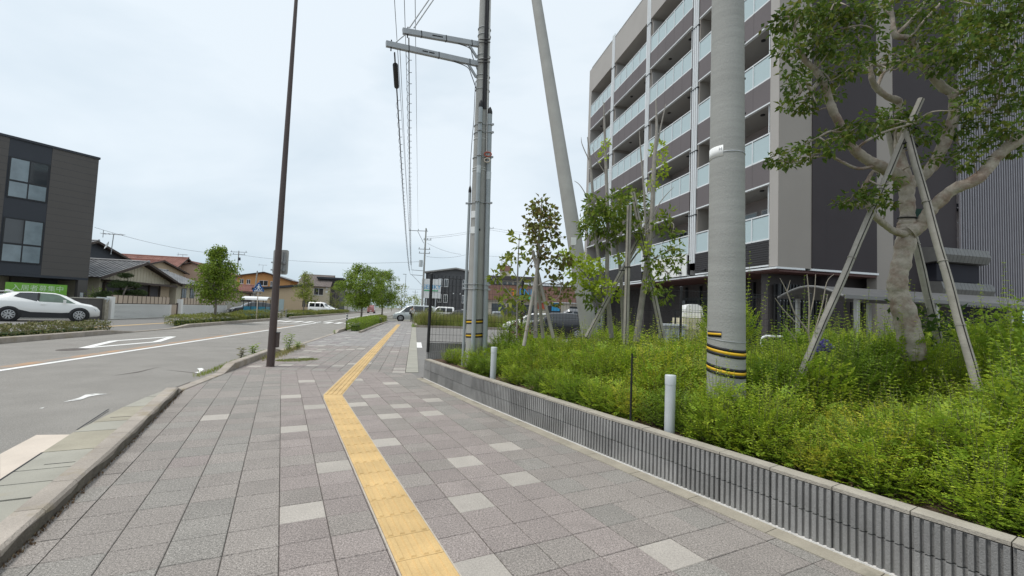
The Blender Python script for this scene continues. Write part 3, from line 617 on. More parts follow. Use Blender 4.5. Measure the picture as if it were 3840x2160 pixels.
# cables running up the pole, red hook lock
mb = MB(); 
for k, (a, m_) in enumerate(((-.45, .014), (-.40, .012), (-.36, .016), (-.31, .010))):
    pp = [ua(z)+Vector((math.cos(math.pi*a), math.sin(math.pi*a), 0))*(ur(z)+.02+.006*math.sin(z*3+k)) for z in np.linspace(5.75, 10.6, 14)]; mb.tube(pp, m_, 6)
mb.build('cable', 'cable', up_)
pp = [ua(z)+Vector((math.cos(-.27*math.pi), math.sin(-.27*math.pi), 0))*(ur(z)+.05+.01*math.sin(z*2)) for z in np.linspace(4.75, 10.6, 14)]; MB().tube(pp, .008, 6).build('pull_cord', 'whiteline', up_)
c = pp[0]; MB().tube([c+Vector((.03+.075*math.cos(k*math.pi/8), -.02, .02+.045*math.sin(k*math.pi/8))) for k in range(17)], .012, 6, False).build('hook', 'red', up_)
MB().tube([c+Vector((.02+.06*math.cos(k*math.pi/6), -.03, -.11+.045*math.sin(k*math.pi/6))) for k in range(13)], .011, 6, False).build('shackle', 'cream_patch', up_)
pp = [ua(z)+Vector((math.cos(math.pi*1.02), math.sin(math.pi*1.02), 0))*(ur(z)+.02+.03*max(0, math.sin(z*1.7))) for z in np.linspace(4.1, 6.4, 20)]; MB().tube(pp, .007, 6).build('cable', 'cable', up_)
# the two arms
ARM = []
for (xl, yl), (xr, yr) in (((1012,77),(1197,110)), ((970,110),(1197,160))):
    pass
a1r, a1l = Vector((-0.920, 9.250, 7.194)), Vector((-2.366, 8.550, 6.979)); a2r, a2l = Vector((-0.919, 9.250, 6.765)), Vector((-2.635, 8.400, 6.614))
for r_, l_ in ((a1r, a1l), (a2r, a2l)):
    dr = (r_-l_); nrm = dr.normalized(); side = nrm.cross(Zv).normalized()
    MB().bar(l_, r_, .075, .105).build('arm', 'steel', up_)
    for f in (.23, .55, .9): p = l_+dr*f; MB().bar(p-nrm*.009, p+nrm*.009, .083, .113).build('arm_strap', 'dark_metal', up_)
    for f in (.4, .47): p = l_+dr*f; MB().box(p+side*.0385*(1 if side.y < 0 else -1), nrm*.055, Zv*.012, side*.002).build('arm_slot', 'black', up_)
    MB().bar(r_-nrm*.22-Zv*.04, r_+Zv*-.3-nrm*.02, .03, .05).build('brace', 'steel', up_)
    for dz in (-.02, .05): MB().tube([r_+Zv*dz+Vector((.02, -.1, 0)), r_+Zv*dz+Vector((.26, -.13, 0))], .011, 6).build('bolt', 'dark_metal', up_)
    e = l_+nrm*.1; MB().tube([e-Zv*.12, e+Zv*.1], .014, 6).build('bolt', 'dark_metal', up_)
    MB().tube([p_ for p_ in spline([(*(r_-dr*.28-Zv*.06), .01), (*(r_-dr*.12-Zv*.12), .01), (*(r_-nrm*.12-Zv*.3), .01), (*(r_-Zv*.62+nrm*.02), .01)], 6)[0]], .009, 6).build('cable', 'cable', up_)
a1e, a2e = a1l+(a1r-a1l)*.08, a2l+(a2r-a2l)*.1
st_ = MB()
for dx in (0., .09): st_.tube([a1e+Vector((dx, 0, .09)), ua(9.9)+Vector((-.1+dx, -.1, .1*dx))], .013, 6)
st_.tube([a2e+Zv*.08, a1e+Zv*.02], .011, 6); st_.build('stay_wire', 'steel', up_)

# ---- brown street pole with the back of a sign
bb = Vector((-5.621, 10.601, 0.000)); bt = Vector((-5.571, 10.550, 8.937)); bd = (bt-bb)
bp = thing('street_light_pole', 'slim dark brown pole at the kerb carrying the back of a sign', 'pole', bb)
MB().tube([bb+bd*(k/12) for k in range(13)]+[bb+bd*1.12], [.088-.004*k for k in range(13)]+[.036], 20).build('pole', 'brown_pole', bp)
MB().box(bb+Vector((.085, .04, .62)), (.045, 0, 0), (0, .05, 0), (0, 0, .17)).build('service_box', 'brown_pole', bp)
MB().box(bb+Vector((.085, .04, .8)), (.055, 0, 0), (0, .06, 0), (0, 0, .008)).build('box_lid', 'dark_metal', bp)
MB().lathe(bb, Zv, [(0, .1), (.012, .1), (.014, .0)], 20).build('base_plate', 'brown_pole', bp)
sc_ = Vector((-5.625, 10.720, 2.491)); sx, sz = .185, .3; rr = .05
prof = []
for cx_, cz_, a0 in ((sx-rr, sz-rr, 0), (-sx+rr, sz-rr, 90), (-sx+rr, -sz+rr, 180), (sx-rr, -sz+rr, 270)):
    for k in range(5): a = R(a0+k*22.5); prof.append(sc_+Vector((cx_+rr*math.cos(a), .03, cz_+rr*math.sin(a))))
sg = thing('road_sign', 'back of a grey rounded rectangular sign clamped to the brown pole', 'sign', sc_-Zv*.3)
MB().extr(prof, (0, .012, 0)).build('plate', 'alu_back', sg)
for dx in (.06, .1): MB().box(sc_+Vector((dx, .02, .0)), (.012, 0, 0), (0, .01, 0), (0, 0, .25)).build('rail', 'steel', sg)
for dz in (-.02, -.2): 
    MB().bar(sc_+Vector((-.19, -.03, dz)), sc_+Vector((.14, -.03, dz)), .02, .035).build('clamp', 'steel', sg)
    MB().box(sc_+Vector((.11, -.02, dz+.01)), (.03, 0, 0), (0, .03, 0), (0, 0, .03)).build('bracket', 'steel', sg)
# ================================================================ APARTMENT BLOCK ON THE RIGHT
AC = Vector((9.79, 16.4, 0))
def ap(u, v, z=0.): return AC+SV*u+TV*v+Zv*z
M['beige'] = mat('beige_panel', (.40, .375, .35), .06, .8, .8, .08, 40)
M['beige2'] = mat('taupe_panel', (.315, .285, .255), .06, .8, .8, .08, 40)
M['purple'] = mat('purple_grey_panel', (.148, .129, .131), .07, .9, .75, .08, 40)
M['purple_dark'] = mat('dark_purple_panel', (.042, .034, .037), .10, .8, .75, .08, 40)
M['soffit'] = mat('soffit', (.40, .385, .37), .05, 1, .85)
M['inner_wall'] = mat('balcony_wall', (.33, .29, .285), .06, 1, .85)
M['frost'] = mat('frosted_glass', (.43, .53, .545), .04, .5, .18, spec=.6)
M['rail_white'] = mat('white_rail', (.72, .74, .75), .04, 4, .4)
M['louver'] = mat('dark_louvre', (.035, .032, .033), .1, 4, .55)
M['glass'] = mat('window_glass', (.035, .042, .048), .2, .8, .06, spec=.8)
M['curtain'] = mat('curtain', (.40, .48, .52), .1, 3, .85)
M['frame_dark'] = mat('dark_frame', (.02, .022, .025), .1, 5, .4)
M['frame_grey'] = mat('grey_frame', (.5, .5, .5), .05, 5, .4)
M['canopy'] = mat('canopy_soffit', (.10, .045, .038), .1, 3, .6)
M['slat'] = mat('lattice_slat', (.27, .26, .28), .08, 3, .45, metal=.2)
apt = thing('apartment_block', 'tall apartment block with glass balconies and purple grey bands behind the fence', 'apartment building', AC)
def abox(mb, u0, u1, v0, v1, z0, z1): return mb.extr([ap(u0, v0, z0), ap(u1, v0, z0), ap(u1, v1, z0), ap(u0, v1, z0)], (0, 0, z1-z0))
TOP = 21.42; P = 3.165; UEND = 19.5
def gt(k): return 5.63+P*k
# solid core behind the balconies, and the upper body
abox(MB(), .42, UEND-.35, 1.55, 12, 3.62, TOP-.4).build('inner_wall', 'inner_wall', apt)
abox(MB(), 0, .42, 0, 1.6, 3.6, TOP).build('corner_column', 'beige', apt)
abox(MB(), UEND-.5, UEND, 0, 12, 0, TOP).build('end_wall', 'beige', apt)
for b, (u0, u1) in enumerate(((.42, 5.0), (5.0, 9.75), (9.75, 14.75), (14.75, UEND-.5))):
    abox(MB(), u0+.004, u1-.004, 0, 1.6, gt(4)+1.18, TOP).build('parapet_panel', 'beige', apt)
    abox(MB(), u0+.01, u1-.01, -.025, 1.62, TOP+.002, TOP+.05).build('parapet_cap', 'rail_white', apt)
BAY = ((.42, 4.95), (5.55, 9.68), (10.2, 14.68), (15.2, UEND-.5))
GPM = {}
def gpanel(wd):
    if wd not in GPM: GPM[wd] = MB().extr([(0, -.008, 0), (wd, -.008, 0), (wd, .008, 0), (0, .008, 0)], (0, 0, .86)).mesh('glass_panel', 'frost')
    return GPM[wd]
POST = MB().extr([(-.018, -.02, 0), (.018, -.02, 0), (.018, .02, 0), (-.018, .02, 0)], (0, 0, 1.0)).mesh('balcony_post', 'rail_white')
rzu = math.atan2(SV.y, SV.x)
for k in range(5):
    g1 = gt(k); zb = g1-1.98
    for b, (u0, u1) in enumerate(BAY):
        if k == 0: 
            for j in range(11): abox(MB(), u0-.05, u1+.05, -.0+.006*(j % 2), .06, zb+.09*j+.005, zb+.09*j+.083).build('louvre_slat', 'louver', apt)
            abox(MB(), u0, u1, .065, .12, zb, g1-.98).build('louvre_back', 'black', apt)
        else:
            abox(MB(), u0-.0, u1, .0, .12, zb+.03, g1-.99).build('spandrel_panel', 'purple', apt)
            for j in range(1, 5): uu = u0+(u1-u0)*j/5; abox(MB(), uu-.004, uu+.004, -.002, .0, zb+.05, g1-1.0).build('panel_joint', 'purple_dark', apt)
        abox(MB(), u0, u1, .125, 1.55, zb+.03, zb+.25).build('balcony_soffit', 'soffit', apt)
        abox(MB(), u0, u1, .125, 1.55, zb+.9, g1-1.06).build('balcony_floor', 'soffit', apt)
        abox(MB(), u0, u1, -.02, .10, zb-.025, zb+.03).build('edge_trim', 'rail_white', apt)
        abox(MB(), u0, u1, .0, .07, g1-.99, g1-.93).build('bottom_rail', 'rail_white', apt)
        abox(MB(), u0, u1, .005, .065, g1-.03, g1+.02).build('top_rail', 'rail_white', apt)
        n = 5; st = (u1-u0)/n
        for j in range(n):
            o = link('glass_panel', gpanel(round(st-.02, 3)), apt, ap(u0+st*j+.01, .035, g1-.92)-AC); o.rotation_euler = (0, 0, rzu)
        for j in range(n+1):
            o = link('balcony_post', POST, apt, ap(u0+st*j, .008, g1-.99)-AC); o.rotation_euler = (0, 0, rzu)
        for uu in (u0+1.0, u0+2.9):
            c = ap(uu, .55, zb+.03); MB().cyl(c, c-Zv*.035, .09, 12).build('ceiling_vent', 'dark_metal', apt)
        # window in the inner wall
        for uu in (u0+.55, u0+2.35):
            fr = abox(MB(), uu, uu+1.55, 1.50, 1.56, g1-1.0, g1+.72).build('window', 'frame_grey', apt)
            for h in (0, 1):
                mb = MB(); q = [ap(uu+.05+.74*h, 1.49, g1-.9), ap(uu+.77+.72*h, 1.49, g1-.9), ap(uu+.77+.72*h, 1.49, g1+.66), ap(uu+.05+.74*h, 1.49, g1+.66)]
                off = AC; me = mb.add(q, [(0, 1, 2, 3)]).mesh('pane', 'curtain' if (k*7+b*3+h) % 5 == 0 else 'glass', off); link('pane', me, fr)
        abox(MB(), u0+.15, u0+.19, .1, .14, g1+.02, g1+1.19).build('laundry_post', 'rail_white', apt)
        abox(MB(), u1-.06, u1-.0, .12, 1.5, g1-.95, g1+1.0).build('partition_board', 'soffit', apt) if b in (1, 2) else None
        c = ap(u0+2.15, 1.46, g1+.25); abox(MB(), u0+2.08, u0+2.2, 1.38, 1.5, g1-.25, g1+.3).build('duct', 'black', apt)
for (a, b) in ((4.95, 5.55), (9.68, 10.2), (14.68, 15.2)):
    abox(MB(), a, b, .06, 1.5, 4.25, TOP-.05).build('fin_wall', 'beige2', apt)
    for j in range(3):
        c = ap(a+.12+.15*j, .0, 4.2); MB().tube([c, c+Zv*(TOP+.25-4.2)], .05, 10).build('downpipe', 'rail_white', apt)
    for k in range(5): abox(MB(), a+.03, b-.03, -.055, .055, gt(k)+.9, gt(k)+.94).build('pipe_clip', 'dark_metal', apt)
# canopy edge over the ground floor
abox(MB(), -.02, UEND-.5, -.06, 1.2, 3.50, 3.57).build('canopy_edge', 'rail_white', apt)
abox(MB(), 0, UEND-.5, -.02, 2.4, 3.44, 3.495).build('canopy_soffit', 'canopy', apt)
M['ground_wall'] = mat('ground_floor_wall', (.075, .066, .064), .08, 1, .8)
abox(MB(), 1.3, UEND-.5, 2.2, 11, 0, 3.44).build('ground_floor_wall', 'ground_wall', apt)
abox(MB(), 2.3, 9.2, 2.12, 2.19, .1, 2.6).build('entrance_glazing', 'glass', apt)
for uu in (2.3, 3.6, 4.9, 6.2, 7.5, 8.8): abox(MB(), uu, uu+.08, 2.06, 2.2, .1, 3.3).build('mullion', 'frame_dark', apt)
abox(MB(), 2.3, 9.2, 2.05, 2.2, 2.55, 2.68).build('transom', 'frame_dark', apt)
for uu in (4.0, 10.4, 15.3): abox(MB(), uu, uu+.45, .35, .8, 0, 3.44).build('column', 'ground_wall', apt)
# side face: bands, overhang, lower wall
def side(name, a, b, z0, z1, m, pr=0.): return abox(MB(), pr, .35, a, b, z0, z1).build(name, m, apt)
abox(MB(), -.012, .0, .0, 1.48, 3.57, TOP).build('side_panel', 'beige2', apt)
abox(MB(), -.02, .4, 1.485, 4.56, 3.58, TOP).build('side_panel', 'purple_dark', apt)
abox(MB(), -.045, -.021, 1.49, 2.1, 3.6, TOP).build('side_panel', 'purple_dark', apt)
abox(MB(), .0, .4, 4.565, 5.40, 0, TOP).build('side_panel', 'beige2', apt)
abox(MB(), -.01, .4, 5.405, 8.68, 2.6, TOP).build('side_panel', 'purple_dark', apt)
abox(MB(), .012, 11.5, 1.6, 8.6, 3.60, TOP-.2).build('side_core', 'purple_dark', apt)
abox(MB(), -.06, .4, 1.45, 4.6, 3.50, 3.575).build('side_trim', 'rail_white', apt)
abox(MB(), .9, 1.25, .4, 8.7, 0, 3.5).build('recessed_wall', 'ground_wall', apt)
abox(MB(), .0, 1.2, .05, 4.56, 3.40, 3.495).build('overhang_soffit', 'canopy', apt)
abox(MB(), .3, .9, 2.55, 3.3, 0, 3.4).build('column', 'purple_dark', apt)
for k in range(13):                                                            # dark vertical louvre screen by the entrance
    abox(MB(), .55, .67, .62+.15*k, .69+.15*k, .3, 3.0).build('screen_slat', 'frame_dark', apt)
abox(MB(), .70, .78, .55, 2.6, .3, 3.0).build('screen_back', 'black', apt)
for z in (2.35, 1.75):
    for k in range(13): c = ap(.54, .655+.15*k, z); MB().box(c, TV*.012, SV*.01, Zv*.02).build('screen_clip', 'steel', apt)
for k in range(11): abox(MB(), .86, .9, 3.5+.28*k, 3.54+.28*k, 2.0, 3.0).build('window_bar', 'frame_dark', apt)
# lattice screen at the far right
latt = thing('lattice_screen', 'tall screen of pale vertical metal slats at the right end of the block', 'screen', ap(0, 8.72))
for k in range(44): abox(MB(), -.12, -.05, 8.74+.137*k, 8.74+.137*k+.05, 2.45, 24).build('slat', 'slat', latt)
for k in range(34): abox(MB(), -.04, .0, 8.72, 14.8, 2.75+.63*k, 2.79+.63*k).build('rail', 'slat', latt)
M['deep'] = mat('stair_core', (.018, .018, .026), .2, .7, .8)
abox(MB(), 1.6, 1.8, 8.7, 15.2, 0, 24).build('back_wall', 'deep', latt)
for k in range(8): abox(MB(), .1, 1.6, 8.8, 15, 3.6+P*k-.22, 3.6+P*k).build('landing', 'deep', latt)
# white signboard on the first-floor louvre
sbp = ap(5.6, -.1, 3.6)
sb = thing('sign_board', 'white name board with small icons fixed above the ground floor entrance', 'sign', sbp)
abox(MB(), 5.55, 9.5, -.10, -.045, 3.62, 4.72).build('board', 'white', sb)
rd_ = -SV
text('lettering', 'COURT', .34, 'steel', sb, ap(7.75, -.103, 4.2), rd_, Zv, .002)
text('lettering', 'terrace', .22, 'steel', sb, ap(8.0, -.103, 3.86), rd_, Zv, .002)
for (du, z, wd, h) in ((6.25, 4.3, .1, .12), (5.98, 4.3, .1, .12), (6.25, 4.05, .1, .1), (5.98, 4.05, .06, .14), (6.75, 4.1, .12, .2)):
    abox(MB(), du-wd/2, du+wd/2, -.104, -.101, z-h/2, z+h/2).build('icon', 'steel' if (du+z) % .2 > .1 else 'frame_dark', sb)
lamp = ap(5.95, -.25, 3.78)
for nm, u_, lab in (('spot_lamp', 5.85, 'small black lamp on an arm at the lower edge of the white board'), ('spot_lamp', 3.9, 'small dark lamp on the dark louvre right of the white board')):
    t = thing(nm, lab, 'lamp', ap(u_, -.1, 3.8))
    MB().tube([ap(u_, .0, 3.8), ap(u_+.08, -.18, 3.78)], .015, 6).build('arm', 'black', t); MB().cyl(ap(u_+.08, -.16, 3.78), ap(u_+.3, -.2, 3.78), .055, 10, .035).build('head', 'black', t)
# ventilation hood + bin shelter roof in front of the side face
M['duct_grey'] = mat('duct_grey', (.15, .15, .145), .12, 4, .45, metal=.4)
vh = thing('ventilation_duct', 'silver ribbed ventilation duct fixed low beside the slatted screen', 'duct', ap(-.3, 6.8, 2.6))
for z0, z1, v0, v1 in ((4.1, 4.75, 6.7, 9.4), (2.75, 3.4, 6.9, 9.6)):
    n = 14
    for k in range(n):
        a, b = v0+(v1-v0)*k/n, v0+(v1-v0)*(k+1)/n
        prof = [ap(-.05, a, z0), ap(-.62, a, z0+.05), ap(-.7, a, (z0+z1)/2), ap(-.62, a, z1-.05), ap(-.05, a, z1)]
        MB().extr(prof, TV*(b-a-.012)).build('duct_rib', 'duct_grey', vh)
abox(MB(), -.4, -.05, 7.0, 9.2, 3.4, 4.1).build('duct_core', 'deep', vh)
# cycle shelter
ce = Vector((9.35, 12.4, 0)); cd = TV; cw = SV
cs = thing('cycle_shelter', 'low shelter with curved grey roof standing before the slatted screen', 'shelter', ce)
M['shelter_edge'] = mat('shelter_edge', (.18, .18, .175), .08, 3, .5); M['shelter_grey'] = mat('shelter_grey', (.11, .11, .11), .08, 3, .5)
roof = []
for k in range(9):
    a = k/8; x = -1.15+2.3*a; roof.append((x, 2.30+.32*math.cos((a-.5)*math.pi)))
def cpt(l, x, z): return ce+cd*l+cw*(x+1.15)+Zv*z
mb = MB(); up_p = [cpt(-.1, x, z+.05) for x, z in roof]; lo_p = [cpt(-.1, x, z) for x, z in reversed(roof)]
mb.extr(up_p+lo_p, cd*7.2).build('roof', 'shelter_grey', cs)
for l in (-.12, 7.1): MB().tube([cpt(l, x, z+.02) for x, z in roof], .035, 8).build('roof_edge', 'shelter_edge', cs)
MB().bar(cpt(-.1, -1.17, 2.3), cpt(7.1, -1.17, 2.3), .05, .1).build('gutter', 'shelter_edge', cs)
for l in (.5, 3.4, 6.4):
    for x in (-1.0, 1.0): MB().bar(cpt(l, x, 0), cpt(l, x, 2.3), .1, .1, cd).build('post', 'alu_back', cs)
for l, x in ((1.3, -.2), (2.2, .0)): 
    MB().bar(cpt(l, x, 0), cpt(l, x, 2.1), .34, .34, cd).build('pillar', 'border', cs) if l > 5 else None
# U-shaped pipe barrier
g0, g1_ = Vector((5.850, 10.400, 0.970)), Vector((6.572, 10.400, 0.998))
pbr = thing('pipe_barrier', 'white rounded pipe barrier standing behind the shrubs near the concrete pole', 'barrier', Vector((g0.x, g0.y, 0)))
z1 = 1.18; pp = [Vector((g0.x, g0.y, 0)), Vector((g0.x, g0.y, z1-.1)), Vector((g0.x+.03, g0.y, z1-.03)), Vector((g0.x+.1, g0.y, z1)), Vector((g1_.x-.1, g1_.y, z1)), Vector((g1_.x-.03, g1_.y, z1-.03)), Vector((g1_.x, g1_.y, z1-.1)), Vector((g1_.x, g1_.y, 0))]
MB().tube(pp, .03, 10).build('hoop', 'rail_white', pbr); MB().tube([Vector((g0.x, g0.y, .78)), Vector((g1_.x, g1_.y, .78))], .024, 8).build('crossbar', 'rail_white', pbr)
# cream box unit with a white rounded cover
M['cream_box'] = mat('cream_box', (.66, .60, .42), .08, 3, .6)
bx0 = Vector((5.127, 12.600, 1.538)); bx0.z = 0
cb = thing('cream_box', 'cream box with a white rounded cover standing behind the black fence', 'storage box', bx0)
MB().extr([bx0+Vector((x, y, .55)) for x, y in ((-.42, -.4), (.5, -.3), (.5, .5), (-.42, .4))], (0, 0, .98)).build('body', 'cream_box', cb)
MB().extr([bx0+Vector((x, y, .0)) for x, y in ((-.40, -.38), (.48, -.28), (.48, .48), (-.4, .38))], (0, 0, .53)).build('base', 'border', cb)
for z in (.85, 1.2): MB().box(bx0+Vector((.04, -.365, z)), (.44, .045, 0), (0, .008, 0), (0, 0, .012)).build('seam', 'border', cb)
MB().extr([bx0+Vector((x, 0, z)) for x, z in ((-.22, 1.54), (-.21, 1.78), (-.14, 1.9), (.0, 1.93), (.14, 1.93), (.27, 1.86), (.31, 1.54))], (0, .4, 0)).build('cover', 'white', cb)
gb = Vector((4.427, 12.200, 1.191)); gb.z = 0
t = thing('grey_cabinet', 'grey metal cabinet standing left of the cream box behind the fence', 'cabinet', gb)
MB().extr([gb+Vector((x, y, 0)) for x, y in ((-.3, -.2), (.3, -.14), (.3, .3), (-.3, .24))], (0, 0, 1.3)).build('body', 'alu_back', t); MB().extr([gb+Vector((x, y, 1.305)) for x, y in ((-.33, -.23), (.33, -.17), (.33, .33), (-.33, .27))], (0, 0, .05)).build('lid', 'rail_white', t)
for k in range(2): MB().box(gb+Vector((-.14+.29*k, -.19+.03*k, .65)), (.13, .013, 0), (0, .006, 0), (0, 0, .55)).build('door', 'steel_pale', t)

# ================================================================ RIGHT BACKGROUND: grey house, store
M['dark_siding'] = mat('dark_siding', (.10, .10, .104), .08, .5, .75)
M['roof_grey'] = mat('roof_grey', (.30, .29, .28), .08, .5, .7)
M['store_brown'] = mat('store_brown', (.27, .15, .115), .10, .4, .7)
M['store_cream'] = mat('store_cream', (.55, .50, .42), .08, .5, .8)
M['win_white'] = mat('white_window', (.75, .76, .76), .04, 4, .45)
M['sign_blue'] = mat('sign_blue', (.05, .34, .62), .04, 2, .45); M['sign_green'] = mat('sign_green', (.10, .45, .22), .04, 2, .45); M['sign_orange'] = mat('sign_orange', (.80, .26, .03), .04, 2, .45)
hb = Vector((-15.2, 78, 0))
dh = thing('dark_apartment_house', 'dark grey three storey house with low gable behind the parking lot', 'house', hb)
def fr(x, z, y=78.): return Vector((x, y, z))
MB().extr([fr(-15.2, 0), fr(-4.2, 0), fr(-4.2, 7.6), fr(-9.9, 8.6), fr(-15.2, 7.75)], (0, 14, 0)).build('wall', 'dark_siding', dh)
MB().extr([fr(-15.5, 7.72, 77.5), fr(-9.9, 8.62, 77.5), fr(-9.9, 8.86, 77.5), fr(-15.5, 7.96, 77.5)], (0, 15, 0)).build('roof', 'roof_grey', dh)
MB().extr([fr(-9.9, 8.62, 77.5), fr(-3.9, 7.55, 77.5), fr(-3.9, 7.79, 77.5), fr(-9.9, 8.86, 77.5)], (0, 15, 0)).build('roof', 'roof_grey', dh)
for k in range(17): MB().box(fr(-14.95+.65*k, 3.7, 77.98), (.03, 0, 0), (0, .035, 0), (0, 0, 3.7)).build('cladding_rib', 'frame_dark', dh)
for x in (-12.6, -11.55, -8.35, -7.3):
    for z in (6.1, 3.35, .9):
        f_ = MB().extr([fr(x-.36, z-.7, 77.9), fr(x+.36, z-.7, 77.9), fr(x+.36, z+.75, 77.9), fr(x-.36, z+.75, 77.9)], (0, .08, 0)).build('window', 'win_white', dh)
        for s_ in (-1, 1): MB().extr([fr(x+s_*.15-.11, z-.6, 77.88), fr(x+s_*.15+.11, z-.6, 77.88), fr(x+s_*.15+.11, z+.62, 77.88), fr(x+s_*.15-.11, z+.62, 77.88)], (0, .02, 0)).build('pane', 'glass', f_, True).location = -hb
for x in (-10.2, -9.0): MB().box(fr(x, 4.3, 77.9), (.09, 0, 0), (0, .05, 0), (0, 0, .09)).build('vent', 'win_white', dh)
gs = thing('store_sign', 'white store board with blue lettering on the corner of the dark house', 'sign', fr(-15.4, 0, 76.5))
MB().extr([fr(-15.5, 3.3, 76.3), fr(-12.2, 3.3, 76.3), fr(-12.2, 6.6, 76.3), fr(-15.5, 6.6, 76.3)], (0, .3, 0)).build('board', 'win_white', gs)
text('lettering', 'GENKY', 1.02, 'sign_blue', gs, fr(-13.85, 5.2, 76.28), (1, 0, 0), Zv, .01)
MB().box(fr(-13.85, 4.6, 76.28), (1.2, 0, 0), (0, .015, 0), (0, 0, .1)).build('green_line', 'sign_green', gs)
for x in (-14.6, -13.0): MB().bar(fr(x, 0, 76.45), fr(x, 3.3, 76.45), .15, .15, Vector((1, 0, 0))).build('post', 'steel_pale', gs)
st = thing('store_building', 'long brown drugstore with coloured lettering behind the parking lot', 'store', Vector((-4.3, 68, 0)))
def sx_(a, b, z0, z1, y0, y1): return MB().extr([Vector((a, y0, z0)), Vector((b, y0, z0)), Vector((b, y1, z0)), Vector((a, y1, z0))], (0, 0, z1-z0))
sx_(-4.1, 14.5, 0, 3.2, 68.5, 88).build('wall', 'store_cream', st)
for k in range(12): sx_(-4.2+1.56*k+.01, -4.2+1.56*(k+1)-.01, 3.25, 5.55, 67.9, 68.6).build('fascia_panel', 'store_brown', st)
sx_(-4.25, 14.6, 5.56, 5.66, 67.85, 88).build('parapet_cap', 'frame_dark', st)
sx_(2.0, 14.0, 5.7, 6.4, 72, 88).build('roof_hump', 'win_white', st)
for a, b in ((-3, -1), (-.6, 1.4), (1.8, 3.8), (5.6, 7.6), (9, 12)): sx_(a, b, .1, 2.7, 68.42, 68.49).build('shop_window', 'glass', st)
sx_(3.6, 5.2, 2.1, 3.1, 68.3, 68.45).build('poster', 'red', st); sx_(6.2, 7.4, 1.9, 3.1, 68.3, 68.45).build('poster', 'sign_blue', st)
text('lettering', 'G', 1.5, 'sign_orange', st, Vector((-.1, 67.88, 4.45)), (1, 0, 0), Zv, .03)
text('lettering', 'ENKY', 1.3, 'sign_blue', st, Vector((2.75, 67.88, 4.6)), (1, 0, 0), Zv, .03)
MB().box(Vector((2.75, 67.88, 3.75)), (1.8, 0, 0), (0, .03, 0), (0, 0, .24)).build('green_line', 'sign_green', st)
b2 = thing('long_building', 'long pale building with grey roof rising behind the brown store', 'building', Vector((-6, 92, 0)))
sx_(-6.0, 5.2, 0, 8.0, 92, 104).build('wall', 'store_cream', b2); sx_(-6.4, 5.6, 8.0, 8.85, 91.5, 104.5).build('roof', 'ground_wall', b2)
for k in range(9): sx_(-5.6+1.2*k, -4.8+1.2*k, 6.3, 7.6, 91.9, 91.98).build('window', 'glass', b2)
tw = thing('roof_tower', 'small beige tower with brown cap and mast behind the store', 'tower', Vector((-3.4, 118, 0)))
sx_(-3.4, -.6, 0, 12.2, 118, 121).build('shaft', 'store_cream', tw); sx_(-3.5, -.5, 12.25, 13.7, 117.8, 121.2).build('cap', 'store_brown', tw); MB().tube([(-3.0, 119, 13.7), (-3.0, 119, 17)], .06, 6).build('mast', 'steel', tw); MB().tube([(-1.9, 119, 13.7), (-1.9, 119, 15)], .3, 8).build('mast', 'store_cream', tw)
# ================================================================ LEFT SIDE: dark apartment house, walls, houses
LC = Vector((-29.5, 31.0, 0)); ld = Vector((math.sin(R(29)), math.cos(R(29)), 0)); ln = Vector((ld.y, -ld.x, 0))    # facade direction (away), outward normal to the right/front
M['bg_grey'] = mat('warm_grey_cladding', (.102, .094, .088), .06, .6, .75)
M['bg_blue'] = mat('blue_grey_cladding', (.045, .050, .060), .06, .6, .75)
lb = thing('dark_apartment_house', 'dark three storey flat roofed building with tall windows behind the white car', 'apartment building', LC)
def lp(u, o, z): return LC+ld*u+ln*o+Zv*z           # u negative = towards us along the facade
def lbox(u0, u1, o0, o1, z0, z1): return MB().extr([lp(u0, o0, z0), lp(u1, o0, z0), lp(u1, o1, z0), lp(u0, o1, z0)], (0, 0, z1-z0))
BT = 11.22; BB = 2.69
lbox(-9, 0, -9, -.06, BB, BT-.1).build('wall', 'bg_grey', lb)
lbox(-2.36, -.0, -.06, .0, BB, BT-.12).build('cladding_panel', 'bg_grey', lb)
lbox(-4.28, -2.365, -.06, -.015, BB, BT-.12).build('cladding_panel', 'bg_blue', lb)
lbox(-9, -4.285, -.06, .0, BB, BT-.12).build('cladding_panel', 'bg_grey', lb)
for k in range(1, 19): z = BB+.45*k; lbox(-2.36, -.01, .0005, .004, z, z+.012).build('cladding_joint', 'bg_blue', lb); lbox(-9, -4.29, .0005, .004, z, z+.012).build('cladding_joint', 'bg_blue', lb)
lbox(-9.1, .06, -9, .07, BT-.12, BT+.02).build('roof_edge', 'bg_blue', lb)
lbox(-9, .0, -9, .0, BB-.16, BB-.004).build('soffit_beam', 'bg_blue', lb)
lbox(-.5, 0, -.5, 0, 0, BB-.16).build('column', 'bg_grey', lb); lbox(-9, .0, -5, -4.6, 0, BB-.16).build('back_wall', 'frame_dark', lb)
lbox(-3.2, -1.9, -2.4, -1.9, 0, BB-.16).build('garage_wall', 'bg_grey', lb); lbox(-1.85, -.9, -2.6, -2.2, 0, BB-.16).build('garage_wall', 'frame_dark', lb)
for zt, zb_, dark in ((9.95, 7.40, (0, 1)), (6.15, 3.35, (1, 0))):
    f = lbox(-4.22, -2.42, -.014, .03, zb_, zt).build('window', 'frame_dark', lb)
    zm = zb_+(zt-zb_)*.42
    for h in (0, 1):
        for (a, b, top) in ((zm+.06, zt-.08, 1), (zb_+.08, zm-.06, 0)):
            u0 = -4.14+.86*h; q = [lp(u0, .034, a), lp(u0+.79, .034, a), lp(u0+.79, .034, b), lp(u0, .034, b)]
            m_ = 'glass' if (top and dark[h]) else 'curtain_glass'
            link('pane', MB().add(q, [(0, 1, 2, 3)]).mesh('pane', m_, LC), f)
